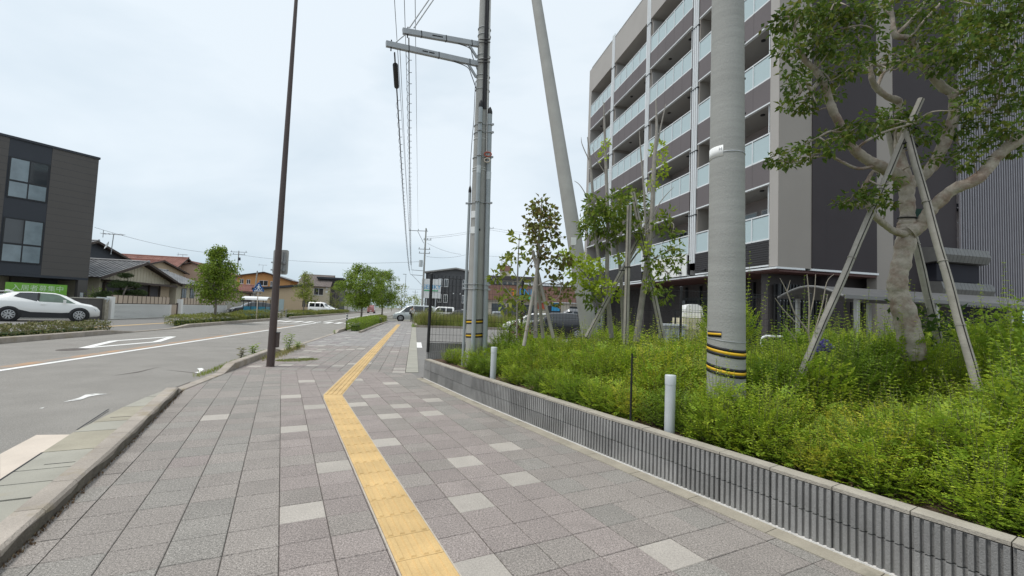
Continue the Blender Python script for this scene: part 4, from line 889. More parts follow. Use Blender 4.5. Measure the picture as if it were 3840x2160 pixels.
MB().cyl(lp(-4.62, 0, 7.95), lp(-4.62, .12, 7.95), .09, 12).build('vent', 'steel_pale', lb)
MB().box(lp(-.28, .01, 1.5), ld*.08, ln*.01, Zv*.16).build('notice', 'steel_pale', lb)
M['sign_lime'] = mat('sign_lime', (.20, .46, .06), .05, 2, .5); M['text_pale'] = mat('text_pale', (.66, .80, .58), .03, 2, .5)
gsn = lp(-2.9, .35, 0)
gsg = thing('green_banner', 'green rental notice board with pale characters behind the white car', 'sign', gsn)
lbox(-3.95, -1.15, .35, .40, .9, 2.12).build('board', 'sign_lime', gsg)
text('lettering', '入居者募集中', .40, 'text_pale', gsg, lp(-2.5, .404, 1.80), ld, Zv, .002)
MB().extr([lp(-1.65+.26*math.cos(k*math.pi/10), .402, 1.3+.2*math.sin(k*math.pi/10)) for k in range(20)], ln*.004).build('disc', 'text_pale', gsg)
for u_ in (-3.7, -1.4): lbox(u_-.03, u_+.03, .3, .345, 0, 2.0).build('leg', 'steel_pale', gsg)
ns = Vector((-26.179, 28.300, 0.062)); ns.z = 0
t = thing('grey_notice', 'small pale tilted notice board beside the front of the white car', 'sign', ns)
MB().extr([ns+Vector((-.42, 0, .95)), ns+Vector((.25, .2, .92)), ns+Vector((.45, .3, 1.4)), ns+Vector((-.2, .1, 1.42))], (0, .04, 0)).build('board', 'steel_pale', t); MB().bar(ns+Vector((0, .1, 0)), ns+Vector((0, .1, 1.0)), .05).build('leg', 'steel', t)
p_ = Vector((-25.989, 28.600, -0.062)); p_.z = 0
t = thing('stone_post', 'pale square stone post at the end of the white garden wall', 'post', p_)
MB().extr([p_+Vector((x, y, 0)) for x, y in ((-.13, -.13), (.13, -.13), (.13, .13), (-.13, .13))], (0, 0, 1.22)).build('shaft', 'border', t); MB().extr([p_+Vector((x, y, 1.222)) for x, y in ((-.16, -.16), (.16, -.16), (.16, .16), (-.16, .16))], (0, 0, .06)).build('cap', 'gutter', t)
# white boarded garden wall with beige panel fence on top, two lengths
M['slat_white'] = mat('white_boards', (.80, .79, .76), .05, 1, .55); M['panel_beige'] = mat('beige_panel_fence', (.50, .40, .31), .06, 1, .7, objrand=.05); M['post_dark'] = mat('dark_post', (.09, .065, .05), .1, 4, .6)
def fbox(s0, s1, t0, t1, z0, z1): return MB().extr([rf(s0, t0, z0), rf(s1, t0, z0), rf(s1, t1, z0), rf(s0, t1, z0)], (0, 0, z1-z0))
for (s0, s1, lab) in ((33.8, 41.1, 'white boarded garden wall nearest the dark building with beige panels on top'), (42.6, 52.0, 'white boarded garden wall beyond the gate with beige panels on top')):
    gw = thing('garden_wall', lab, 'garden wall', rf(s0, -19.2), group='white garden walls along the street')
    n = 12
    for k in range(n): fbox(s0, s1, -19.3, -19.2+(.012 if k % 2 else 0), .02+1.0*k/n, .02+1.0*(k+1)/n-.022).build('board', 'slat_white', gw)
    fbox(s0, s1, -19.5, -19.31, 0, 1.0).build('core', 'bg_grey', gw)
    fbox(s0-.05, s1+.05, -19.35, -19.15, -.02, .025).build('footing', 'gutter', gw)
    a = s0+.35; m_ = round((s1-a)/.52); st_ = (s1-a)/m_
    for k in range(m_):
        fbox(a+st_*k+.02, a+st_*(k+1)-.02, -19.42, -19.38, 1.05, 1.58).build('fence_panel', 'panel_beige', gw)
        fbox(a+st_*k-.018, a+st_*k+.018, -19.44, -19.36, 1.02, 1.62).build('fence_post', 'post_dark', gw)
    fbox(s0+.3, s1, -19.37, -19.34, 1.02, 1.045).build('fence_rail', 'post_dark', gw)
    fbox(s0-.02, s0+.3, -19.5, -19.19, 0, 1.48).build('end_pier', 'slat_white', gw)
fw2 = thing('dark_side_wall', 'dark low block wall at the left end of the white garden wall', 'wall', rf(32.8, -19.8))
fbox(32.0, 33.6, -20.3, -19.42, 0, 1.3).build('wall', 'bg_grey', fw2); fbox(31.95, 33.62, -20.35, -19.38, 1.302, 1.36).build('coping', 'gutter', fw2)
gt_ = thing('garden_gate', 'dark framed narrow gate between the two white garden walls', 'gate', rf(41.8, -19.4))
for s_ in (41.15, 42.45): fbox(s_, s_+.1, -19.5, -19.4, 0, 1.15).build('gate_post', 'post_dark', gt_)
fbox(41.27, 42.42, -19.48, -19.44, .12, 1.0).build('gate_leaf', 'panel_beige', gt_); fbox(41.25, 42.44, -19.49, -19.43, 1.02, 1.08).build('rail', 'post_dark', gt_); fbox(41.0, 42.6, -19.6, -19.0, 0, .12).build('step', 'gutter', gt_)
# ---- houses
M['rt_grey'] = mat('roof_tile_grey', (.16, .165, .175), .12, 1.2, .45, island=[(.17, .17, .175), (.26, .26, .265), (.21, .21, .215), (.34, .34, .34)], spec=.5)
M['rt_red'] = mat('roof_tile_red', (.20, .085, .065), .12, 1.2, .6, island=[(.20, .085, .065), (.30, .14, .11), (.24, .11, .085)])
M['rt_brown'] = mat('roof_tile_brown', (.20, .165, .15), .1, 1.2, .7, island=[(.18, .15, .14), (.22, .185, .17), (.20, .17, .155)])
M['w_cream'] = mat('cream_wall', (.58, .52, .40), .07, .6, .85); M['w_tan'] = mat('tan_wall', (.47, .37, .26), .07, .6, .85); M['w_orange'] = mat('orange_wall', (.60, .31, .12), .08, .6, .85)
M['w_peach'] = mat('peach_wall', (.50, .36, .27), .07, .6, .85); M['w_beige'] = mat('beige_cladding', (.55, .43, .29), .05, .6, .8); M['w_white'] = mat('white_wall', (.62, .61, .57), .06, .6, .85); M['w_dark'] = mat('dark_wall', (.075, .07, .075), .08, .6, .8); M['timber'] = mat('dark_timber', (.06, .042, .034), .15, 2, .7)
def roof_plane(par, a, b, c, d, m, name='roof_tiles', tile=.33, th=.05, lift=.06):
    """a-b eave, d-c ridge; rows of single tiles lapping up the slope, over a thin deck"""
    a, b, c, d = map(Vector, (a, b, c, d)); n_ = (b-a).cross(d-a).normalized(); n_ = n_ if n_.z > 0 else -n_
    MB().extr([a, b, c, d], -n_*th).build('roof_deck', 'timber', par)
    nu = max(1, int(((b-a).length+(c-d).length)/2/tile)); nv = max(1, int((d-a).length/tile)); mb = MB()
    if nu*nv > 2600: f = math.sqrt(nu*nv/2600); nu = int(nu/f); nv = int(nv/f)
    for j in range(nv):
        for i in range(nu):
            def Q(x, y): return a.lerp(b, x).lerp(d.lerp(c, x), y)
            p0, p1, p2, p3 = Q((i+.04)/nu, j/nv), Q((i+.96)/nu, j/nv), Q((i+.96)/nu, (j+1.1)/nv if j < nv-1 else 1), Q((i+.04)/nu, (j+1.1)/nv if j < nv-1 else 1)
            pm, qm = (p0+p1)/2, (p2+p3)/2; lo = n_*.006
            mb.add([p0+n_*lift*.6, pm+n_*lift*1.35, p1+n_*lift*.6, p2+lo, qm+n_*.02, p3+lo, p0-n_*.01, p1-n_*.01], [(0, 1, 4, 5), (1, 2, 3, 4), (6, 7, 2, 1, 0)])
    return tag(mb.build(name, m, par), kind='stuff')
def ridge(par, a, b, m, r=.09): MB().tube([a, b], r, 8).build('ridge', m, par); MB().lathe(b, Vector(b)-Vector(a), [(0, r*1.5), (.08, r*1.5), (.1, 0)], 8).build('ridge_end', m, par)
def house_gable(name, label, t0, s0, s1, ze, za, depth, wall, tilem, sa=None, ov=.45, sov=.6):
    """gable end faces the street at offset t0, between s0 and s1; ridge runs away from the street"""
    sa = (s0+s1)/2 if sa is None else sa
    h = thing(name, label, 'house', rf((s0+s1)/2, t0), group=None)
    MB().extr([rf(s0, t0, 0), rf(s1, t0, 0), rf(s1, t0, ze), rf(sa, t0, za-.08), rf(s0, t0, ze)], -TV*depth).build('wall', wall, h)
    for se, sg in ((s0, -1), (s1, 1)):
        e = se+sg*sov; zz = ze-(za-ze)/abs(sa-se)*sov
        roof_plane(h, rf(e, t0+ov, zz+.06), rf(e, t0-depth-ov, zz+.06), rf(sa, t0-depth-ov, za+.06), rf(sa, t0+ov, za+.06), tilem)
        MB().bar(rf(e, t0+ov+.03, zz), rf(sa, t0+ov+.03, za), .06, .2).build('bargeboard', 'timber', h)
    ridge(h, rf(sa, t0-depth-ov, za+.12), rf(sa, t0+ov, za+.12), tilem)
    return h
def rf_facing(a, b, z=0.): return rf(-b, a, z)                                 # frame of a house that faces back along the street
def house_eave(name, label, t0, s0, s1, ze, za, depth, wall, tilem, ov=.5, F=rf):
    """eave faces the street (or, with F=rf_facing, back along it); ridge runs along the eave"""
    h = thing(name, label, 'house', F((s0+s1)/2, t0)); tm = t0-depth/2
    MB().extr([F(s0, t0, 0), F(s0, t0, ze), F(s0, tm, za-.08), F(s0, t0-depth, ze), F(s0, t0-depth, 0)], F(s1, 0)-F(s0, 0)).build('wall', wall, h)
    zz = ze-(za-ze)/(depth/2)*ov
    for tt, sg in ((t0, 1), (t0-depth, -1)):
        roof_plane(h, F(s0-.4, tt+sg*ov, zz+.06), F(s1+.4, tt+sg*ov, zz+.06), F(s1+.4, tm, za+.06), F(s0-.4, tm, za+.06), tilem)
        for s_ in (s0-.42, s1+.42): MB().bar(F(s_, tt+sg*ov, zz), F(s_, tm, za), .05, .18).build('bargeboard', 'timber', h)
    MB().bar(F(s0-.4, t0+ov+.05, zz), F(s1+.4, t0+ov+.05, zz), .1, .1).build('gutter', 'timber', h)
    ridge(h, F(s0-.4, tm, za+.12), F(s1+.4, tm, za+.12), tilem)
    return h
def win(par, s0, s1, z0, z1, t, frame='frame_grey', pane='glass', n=2, F=rf):
    def fbox(a0, a1, b0, b1, c0, c1): return MB().extr([F(a0, b0, c0), F(a1, b0, c0), F(a1, b1, c0), F(a0, b1, c0)], (0, 0, c1-c0))
    f = fbox(s0, s1, t-.02, t+.04, z0, z1).build('window', frame, par); g = (s1-s0)/n; fo = par.matrix_world.translation
    for k in range(n):
        q = [F(s0+g*k+.06, t+.045, z0+.06), F(s0+g*(k+1)-.03, t+.045, z0+.06), F(s0+g*(k+1)-.03, t+.045, z1-.06), F(s0+g*k+.06, t+.045, z1-.06)]
        link('pane', MB().add(q, [(0, 1, 2, 3)]).mesh('pane', pane, fo), f)
    fbox(s0-.05, s1+.05, t+.045, t+.1, z0-.06, z0-.005).build('sill', frame, f, True).location = -fo
# house 1: grey tiled gable house behind the first garden wall
h1 = house_gable('tiled_house', 'single storey house with grey tiled gable roof behind the white garden wall', -23, 38.9, 48.6, 3.05, 4.42, 9, 'w_cream', 'rt_grey', sa=43.66, ov=.6, sov=.95)
for k in range(22): fbox(39.1+.43*k, 39.14+.43*k, -23.0, -22.975, 2.75, 3.05+max(0, 1.3*(1-abs(39.1+.43*k-43.66)/4.9))).build('board_batten', 'w_cream', h1)
fbox(39.0, 48.4, -23.0, -22.3, 2.62, 2.74).build('porch_roof', 'timber', h1); fbox(38.95, 48.45, -22.35, -22.25, 2.56, 2.70).build('porch_gutter', 'timber', h1)
fbox(39.2, 46.6, -22.99, -22.94, .3, 2.55).build('porch_glazing', 'w_dark', h1)
for s_ in (39.2, 41.2, 43.1, 45.0, 46.6): fbox(s_, s_+.12, -22.93, -22.8, .2, 2.6).build('porch_post', 'timber', h1)
fbox(47.0, 48.5, -22.99, -22.95, .3, 2.7).build('wall_panel', 'w_tan', h1)
# hip wing behind it
h1c = house_eave('tiled_house', 'grey tiled roof wing close behind the dark building with an aerial', -26.2, 34, 41.5, 3.7, 4.75, 6, 'w_cream', 'rt_grey')
h1b = house_eave('tiled_house', 'cream house wing with wavy grey tiles and two dark windows', -22.6, 49.0, 54.0, 3.1, 4.35, 7, 'w_cream', 'rt_grey', ov=.6)
win(h1b, 50.0, 50.9, 1.2, 2.55, -22.6, 'frame_dark'); win(h1b, 51.7, 52.6, 1.2, 2.6, -22.6, 'frame_dark')
h0 = house_gable('dark_gable_house', 'dark blue grey gable house peeking above the grey tiled roofs', -31, 45.5, 57.5, 5.2, 6.75, 8, 'bg_blue', 'rt_grey', sa=51)
h2 = house_gable('red_roof_house', 'tan gabled house with red tile roof left of the larger red roof', -34, 63.5, 75.5, 5.35, 6.55, 9, 'w_tan', 'rt_red', sa=69.1)
h3 = house_gable('red_roof_house', 'peach gabled house with red tile roof behind the street tree', -36, 76.5, 85, 5.9, 7.95, 10, 'w_peach', 'rt_red', sa=80)
h3b = house_eave('red_roof_house', 'two storey peach house with red roof right of the street tree', -31, 79, 87.5, 6.0, 7.3, 7, 'w_peach', 'rt_red')
win(h3b, 82.5, 85.2, 4.3, 5.6, -31, 'frame_grey'); fbox(80.5, 86.5, -31, -28.5, 0, 2.9).build('lean_to', 'w_tan', h3b); fbox(80.2, 86.9, -31, -28.2, 2.92, 3.05).build('lean_to_roof', 'timber', h3b); fbox(82.5, 86.2, -28.48, -28.44, .9, 2.3).build('shutter', 'w_dark', h3b)
ho = thing('orange_house', 'bright orange two storey house with shallow grey roof', 'house', rf(104, -32))
MB().extr([rf(104, -37.2, 0), rf(104, -26.6, 0), rf(104, -26.6, 6.4), rf(104, -31.6, 7.75), rf(104, -37.2, 6.75)], SV*10).build('wall', 'w_orange', ho)
roof_plane(ho, rf(103.4, -37.9, 6.65), rf(114.6, -37.9, 6.65), rf(114.6, -31.6, 7.9), rf(103.4, -31.6, 7.9), 'rt_grey'); roof_plane(ho, rf(103.4, -26.0, 6.3), rf(114.6, -26.0, 6.3), rf(114.6, -31.6, 7.9), rf(103.4, -31.6, 7.9), 'rt_grey')
for (a0, b0) in ((rf(103.3, -37.9, 6.6), rf(103.3, -31.6, 7.85)), (rf(103.3, -26.0, 6.25), rf(103.3, -31.6, 7.85))): MB().bar(a0, b0, .06, .22).build('bargeboard', 'timber', ho)
for a, b, c, d in ((-36.3, -35.6, 5.2, 6.2), (-35.0, -34.3, 5.2, 6.2), (-32.6, -30.9, 5.0, 6.1), (-30.4, -29.8, 5.0, 6.0), (-35.2, -34.2, 2.2, 3.4), (-31.5, -30.2, 2.2, 3.4)): win(ho, a, b, c, d, -104, 'win_white', F=rf_facing)
hs = house_gable('shed_house', 'small pink house with red tile gable behind the blue shelter', -30, 79, 87, 2.5, 3.5, 4, 'w_peach', 'rt_red', sa=83.5)
hw = house_gable('white_gable_house', 'small white gable with red roof behind the brown pole', -31, 95, 101, 3.6, 4.7, 4, 'w_white', 'rt_red', sa=98)
# beige metal-clad building and cream house
bgb = thing('beige_building', 'low beige clad building with dark flat roof and pale blue door', 'building', rf(87, -23))
def gbox(t0, t1, s0, s1, z0, z1): return MB().extr([rf(s0, t0, z0), rf(s1, t0, z0), rf(s1, t1, z0), rf(s0, t1, z0)], (0, 0, z1-z0))
wv = [rf(86, -27.3, 0), rf(86, -18.3, 0), rf(86, -18.3, 4.75), rf(86, -27.3, 3.6), rf(101, -30, 0), rf(101, -21.7, 0), rf(101, -21.7, 4.75), rf(101, -30, 3.6)]
MB().add(wv, [(0, 1, 2, 3), (1, 5, 6, 2), (5, 4, 7, 6), (4, 0, 3, 7), (3, 2, 6, 7)]).build('wall', 'w_beige', bgb)
for k in range(30): gbox(-27.2+.3*k, -27.18+.3*k, 85.985, 86, .1, 3.6+1.15*(.3*k+.1)/9).build('cladding_joint', 'w_tan', bgb)
MB().extr([rf(85.4, -27.9, 3.58), rf(85.4, -17.9, 4.86), rf(101.5, -21.5, 4.86), rf(101.5, -30.5, 3.58)], (0, 0, .35)).build('roof', 'bg_blue', bgb)
gbox(-23.5, -22.7, 85.94, 85.99, 0, 2.15).build('door', 'frost', bgb); gbox(-27.3, -18.3, 85.95, 86, 0, .12).build('plinth', 'w_dark', bgb)
for t_ in (-19.4, -18.7): 
    f_ = gbox(t_-.25, t_+.25, 85.93, 85.99, .95, 2.0).build('window', 'frame_dark', bgb); q = [rf(85.925, t_-.2, 1), rf(85.925, t_+.2, 1), rf(85.925, t_+.2, 1.95), rf(85.925, t_-.2, 1.95)]; link('pane', MB().add(q, [(0, 1, 2, 3)]).mesh('pane', 'glass', bgb.matrix_world.translation), f_)
hc = house_eave('cream_house', 'cream two storey house with brown shingle roof beyond the beige building', -104, -24.6, -18.6, 5.6, 8.0, 8, 'w_cream', 'rt_brown', F=rf_facing)
win(hc, -21.6, -19.7, 3.5, 5.0, -104, 'win_white', F=rf_facing); win(hc, -22.6, -21.0, .9, 2.3, -104, 'frame_dark', F=rf_facing)
for z in (4.3, 5.1): MB().box(rf(103.9, -19.0, z), TV*.22, SV*.04, Zv*.2).build('vent', 'win_white', hc)
hk = thing('dark_house', 'narrow dark wall house at the right of the cream house', 'house', rf(110, -18)); fbox(106, 114, -21, -16.6, 0, 7.2).build('wall', 'w_dark', hk); fbox(105.4, 114.6, -21.5, -16.0, 7.22, 7.6).build('roof', 'bg_blue', hk)
hn = thing('white_house', 'white house with low grey roof right of the dark wall house', 'house', rf(128, -20)); fbox(122, 136, -25, -16.2, 0, 6.0).build('wall', 'w_white', hn); fbox(121.5, 137, -25.5, -15.6, 6.02, 6.7).build('roof', 'bg_blue', hn); win(hn, -18.6, -17.2, 3.6, 5.0, -122, 'frame_dark', F=rf_facing)
w2 = thing('white_workshop', 'long low white wall building behind the tree at the bend', 'building', rf(175, -20)); fbox(165, 215, -30, -20, 0, 5.2).build('wall', 'w_white', w2); fbox(164, 216, -30.5, -19.5, 5.22, 5.6).build('roof', 'roof_grey', w2)
for k in range(5): fbox(168+9*k, 172+9*k, -20.02, -19.96, 1, 3.2).build('window', 'glass', w2)
# grey block wall and gap by the parking lot
bw = thing('block_wall', 'low grey block wall behind the black car', 'wall', rf(60, -24)); 
for k in range(8): fbox(63+2*k+.02, 65+2*k-.02, -24.2, -24, 0, 1.45).build('wall_panel', 'gutter', bw)
for s_, z in ((76.2, 4.6),): 
    lpz = thing('gate_canopy', 'dark wooden post with small canopy by the pink house', 'post', rf(s_, -25)); MB().bar(rf(s_, -25, 0), rf(s_, -25, 2.6), .18, .18, SV).build('post', 'timber', lpz); fbox(s_-1, s_+1, -25.5, -24.5, 2.62, 2.78).build('canopy', 'timber', lpz)
# ---- blue garbage shelter
M['blue_panel'] = mat('blue_panel', (.02, .19, .29), .12, 1.5, .3, spec=.6); M['roof_white'] = mat('roof_white', (.74, .75, .75), .05, 2, .5)
bsx = thing('blue_shelter', 'blue panelled shelter with a curved white roof beside the far path', 'shelter', rf(47, -15))
SX0, SX1 = -15.95, -14.0
def hbox(t0, t1, s0, s1, z0, z1): return MB().extr([rf(s0, t0, z0), rf(s1, t0, z0), rf(s1, t1, z0), rf(s0, t1, z0)], (0, 0, z1-z0))
stw = (SX1-SX0)/3
for k in range(3): hbox(SX0+stw*k+.015, SX0+stw*(k+1)-.015, 46.98, 47.0, .12, 1.05).build('panel', 'blue_panel', bsx); hbox(SX0+stw*k+.03, SX0+stw*(k+1)-.03, 48.3, 48.32, .12, 1.05).build('back_panel', 'blue_panel', bsx)
for k in range(4):
    for s_ in (46.96, 48.28): hbox(SX0+stw*k-.025, SX0+stw*k+.025, s_, s_+.05, 0, 1.75).build('post', 'frame_dark', bsx)
for t_ in (SX0, SX1): hbox(t_-.01, t_+.01, 47.02, 48.26, .12, 1.05).build('side_panel', 'blue_panel', bsx)
hbox(SX0, SX1, 46.95, 47.0, 1.68, 1.74).build('rail', 'frame_dark', bsx)
prof = [(46.8, 1.70), (46.85, 1.84), (47.05, 1.95), (47.5, 2.02), (48.0, 1.98), (48.45, 1.84)]
MB().extr([rf(s_, SX0-.15, z) for s_, z in prof]+[rf(s_, SX0-.15, z-.04) for s_, z in reversed(prof)], TV*(SX1-SX0+.3)).build('roof', 'roof_white', bsx)
hbox(SX0+.9, SX1-.5, 46.6, 46.9, .1, .3).build('bench', 'frost', bsx)
# crossing sign
M['sign_navy'] = mat('sign_navy', (.015, .095, .30), .05, 2, .45)
cs2 = thing('crossing_sign', 'blue triangular pedestrian crossing sign on a pale post', 'sign', rf(38.7, -12.15))
sc0 = rf(38.6, -12.1, 2.62); MB().tube([rf(38.7, -12.15, 0), rf(38.7, -12.15, 2.95)], .035, 10).build('post', 'cream_patch', cs2)
def sxy(x, z, y=-.05): return sc0+TV*x+SV*y+Zv*z
MB().extr([sxy(-.40, -.30), sxy(.40, -.30), sxy(.42, -.2), sxy(.06, .42), sxy(-.06, .42), sxy(-.42, -.2)], SV*.02).build('plate', 'sign_navy', cs2)
def stroke(pts, wd):
    for a, b in zip(pts, pts[1:]): MB().bar(sxy(*a, -.056), sxy(*b, -.056), .006, wd, SV).build('symbol', 'white', cs2)
MB().cyl(sxy(.01, .22, -.05), sxy(.01, .22, -.058), .05, 10).build('symbol', 'white', cs2)
MB().box(sxy(.01, .05, -.054), TV*.05, SV*.003, Zv*.11).build('symbol', 'white', cs2)
for pts_ in (((.03, .12), (.16, .0)), ((-.02, .12), (-.13, .02)), ((.03, -.05), (.15, -.22)), ((-.02, -.05), (-.13, -.22)), ((-.3, -.25), (.3, -.25)), ((-.26, -.1), (-.17, -.1)), ((.18, -.1), (.27, -.1))):
    a, b = [sxy(*q, -.055) for q in pts_]; d_ = (b-a); n_ = d_.cross(SV).normalized()*.025; MB().extr([a+n_, b+n_, b-n_, a-n_], SV*.004).build('symbol', 'white', cs2)
# small bollards
for k, (s_, lab) in enumerate(((49.0, 'short pale bollard on the far path nearer the shelter'), (50.6, 'short pale bollard on the far path farther from the shelter'))):
    t = thing('bollard', lab, 'bollard', rf(s_, -13.1), group='pale bollards on the far path'); MB().tube([rf(s_, -13.1, 0), rf(s_, -13.1, .78)], .09, 12).build('post', 'gutter', t); MB().lathe(rf(s_, -13.1, .78), Zv, [(0, .1), (.05, .1), (.07, 0)], 12).build('cap', 'gutter', t)
q = rf(26.9, -4.35); t = thing('flexible_post', 'thin black lane post with white rings at the end of the kerb', 'bollard', q)
q = Vector((-9.766, 26.659, 0.000)); t.location = q; t.matrix_world = Matrix.Translation(q)
MB().tube([q, q+Zv*1.0], .045, 12).build('post', 'black', t)
for z in (.62, .78, .92): MB().tube([q+Zv*z, q+Zv*(z+.06)], .048, 12).build('ring', 'white', t)
# ================================================================ VEHICLES
def carpaint(name, c, met=.0): 
    m = mat(name, c, .015, 1, .28, spec=.5, metal=met); b = m.node_tree.nodes['Principled BSDF']; b.inputs['Coat Weight'].default_value = .6; b.inputs['Coat Roughness'].default_value = .08; return m
M['car_white'] = carpaint('car_white', (.82, .82, .80)); M['car_silver'] = carpaint('car_silver', (.52, .56, .56), .15); M['car_black'] = carpaint('car_black', (.012, .012, .014)); M['car_red'] = carpaint('car_pale_red', (.50, .22, .22))
M['car_grey'] = carpaint('car_grey', (.14, .15, .16), .2); M['car_blue'] = carpaint('car_blue', (.05, .08, .16), .1)
M['car_glass'] = mat('car_glass', (.02, .024, .027), .1, 2, .05, spec=.9); M['car_glass_light'] = mat('car_glass_light', (.10, .15, .11), .35, 2.5, .06, spec=.9)
M['tyre'] = mat('tyre', (.018, .018, .019), .1, 9, .85); M['cladding'] = mat('black_cladding', (.022, .022, .024), .1, 5, .6); M['alloy'] = mat('alloy_rim', (.50, .51, .52), .06, 6, .3, metal=.7); M['lamp_clear'] = mat('lamp_clear', (.65, .68, .70), .1, 8, .12, spec=.8); M['lamp_red'] = mat('lamp_red', (.30, .015, .015), .1, 8, .15, spec=.8)
def vehicle(name, label, cat, loc, yaw, paint, st, axles, R_, belt0, belt1, sidewin, wind, rear, cladding=True, group=None, spokes=5, detail=True, roofm=None, light_win=None):
    """st: stations (x, z_bottom, z_belt, z_roof, half width at sill, at waist, at roof)"""
    t = thing(name, label, cat, loc, yaw, group); xs = [s[0] for s in st]
    def at(x):
        for a, b in zip(st, st[1:]):
            if a[0] <= x <= b[0]: f = (x-a[0])/(b[0]-a[0]); return [p+(q-p)*f for p, q in zip(a, b)]
        return list(st[0] if x < st[0][0] else st[-1])
    xx = sorted(set(list(np.linspace(xs[0], xs[-1], 34))+xs)); vs = []; fs = []; K = 9
    def section(s):
        x, zb, zl, zr, ws, ww, wr = s; mid = zb+(zl-zb)*.55
        return [(x, 0, zb), (x, ws*.85, zb), (x, ws, zb+.06), (x, ww, mid), (x, ww*.985, zl-.06), (x, ww*.95, zl), (x, wr+.03, max(zl, zr-.05)), (x, wr*.8, zr-.008), (x, 0, zr)]
    for x in xx:
        sec = section(at(x)); vs += sec+[(p[0], -p[1], p[2]) for p in sec]
    n2 = 2*K
    for i in range(len(xx)-1):
        for j in range(K-1):
            a, b = i*n2+j, (i+1)*n2+j
            fs.append((a, b, b+1, a+1)); fs.append((a+K+1, b+K+1, b+K, a+K))
    m0 = (len(xx)-1)*n2
    fs.append(tuple(range(0, K))+tuple(range(2*K-1, K-1, -1))); fs.append(tuple(m0+q for q in list(range(K-1, -1, -1))+list(range(K, 2*K))))
    body = MB().add(vs, fs, True).build('body', paint, t, True)
    def side_pt(x, f, sg, off=.006):
        s = at(x); z0, z1 = s[2], max(s[2]+.01, s[3]-.05); y0, y1 = s[5]*.95, s[6]+.03
        y = y0+(y1-y0)*f; return Vector((x, sg*(y+off), z0+(z1-z0)*f))
    def top_pt(x, fy, off=.006):
        s = at(x); return Vector((x+off*.3, (s[6]+.0)*fy, s[3]-.035*abs(fy)**3+off))
    for sg in (1, -1):
        for wi, poly in enumerate(sidewin):
            n = 6; mb = MB(); lo, hi = poly
            L0 = [side_pt(lo[0]+(lo[1]-lo[0])*k/n, lo[2]+(lo[3]-lo[2])*k/n, sg) for k in range(n+1)]; H0 = [side_pt(hi[0]+(hi[1]-hi[0])*k/n, hi[2]+(hi[3]-hi[2])*k/n, sg) for k in range(n+1)]
            mb.add(L0+H0, [((k, k+1, n+2+k, n+1+k) if sg < 0 else (k+1, k, n+1+k, n+2+k)) for k in range(n)], True)
            mb.build('side_window', 'car_glass_light' if light_win == wi and sg < 0 else 'car_glass', t, True)
        if detail:
            for xd in belt0:
                s = at(xd); MB().add([(xd, sg*(s[4]+.004), s[1]+.16), (xd+.012, sg*(s[4]+.004), s[1]+.16), (xd+.012, sg*(s[5]*.96+.012), s[2]-.03), (xd, sg*(s[5]*.96+.012), s[2]-.03)], [(0, 1, 2, 3)]).build('door_line', 'cladding', t, True)
            for xd in belt1:
                s = at(xd); MB().box((xd, sg*(s[5]+.01), s[2]-.13), (.09, 0, 0), (0, .015, 0), (0, 0, .018)).build('door_handle', paint, t, True)
            xm = wind[0]-.42; s = at(xm); MB().box((xm, sg*(s[5]+.1), s[2]+.09), (.06, .02, 0), (0, .1, .01), (0, 0, .07)).build('mirror', paint, t, True)
            MB().extr([(xs[0]+.4, sg*(at(xs[0]+.6)[4]-.01), .2), (xs[-1]-.5, sg*(at(xs[-1]-.6)[4]-.01), .2), (xs[-1]-.5, sg*(at(xs[-1]-.6)[4]-.01), .36), (xs[0]+.4, sg*(at(xs[0]+.6)[4]-.01), .36)], (0, sg*.02, 0)).build('sill', 'cladding' if cladding else paint, t, True)
        for xw in axles:
            s = at(xw); yb = s[5]
            MB().lathe((xw, sg*(yb-.02), R_), (0, sg, 0), [(0, R_*1.22), (.032, R_*1.22), (.032, R_*.9)], 28).build('wheel_arch', 'cladding' if cladding else 'black', t, True)
            MB().cyl((xw, sg*(yb-.03), R_), (xw, sg*(yb+.005), R_), R_*1.08, 24).build('wheel_well', 'black', t, True)
            wh = MB().lathe((xw, sg*(yb-.2), R_), (0, sg, 0), [(0, R_*.6), (0, R_*.94), (.03, R_), (.19, R_), (.225, R_*.95), (.225, R_*.70), (.20, R_*.68)], 28).build('wheel', 'tyre', t, True)
            rim = MB()
            rim.lathe((xw, sg*(yb+.006), R_), (0, sg, 0), [(0, R_*.70), (.018, R_*.70), (.018, R_*.62)], 28)
            for k in range(spokes):
                a = 2*math.pi*k/spokes+.3; d_ = Vector((math.cos(a), 0, math.sin(a))); c = Vector((xw, sg*(yb+.018), R_)); tt = Vector((-math.sin(a), 0, math.cos(a)))
                for q in ((-.16, .1) if spokes == 5 else (0,)): rim.bar(c+d_*R_*.08+tt*R_*q*.3, c+d_*R_*.66+tt*R_*q*1.6, R_*(.15 if spokes == 5 else .1), .012, Vector((0, 1, 0)))
            link('rim', rim.mesh('rim', 'alloy'), wh); 
            MB().cyl((xw, sg*(yb+.0), R_), (xw, sg*(yb+.012), R_), R_*.66, 20).build('rim_back', 'black', wh, True)
        # lamps wrap the corners
        xf = xs[-1]; s = at(xf-.28); s2 = at(xf-.02)
        MB().add([(xf-.62, sg*(at(xf-.62)[5]*.96+.012), at(xf-.62)[2]-.05), (xf-.2, sg*(s[5]*.97+.012), at(xf-.2)[2]-.10), (xf+.012, sg*s2[5]*.72, s2[2]-.12), (xf+.012, sg*s2[5]*.72, s2[2]-.25), (xf-.16, sg*(at(xf-.16)[5]*.985+.012), at(xf-.16)[2]-.22), (xf-.5, sg*(at(xf-.5)[5]*.97+.014), at(xf-.5)[2]-.13)], [(0, 1, 4, 5), (1, 2, 3, 4)]).build('headlight', 'lamp_clear', t, True)
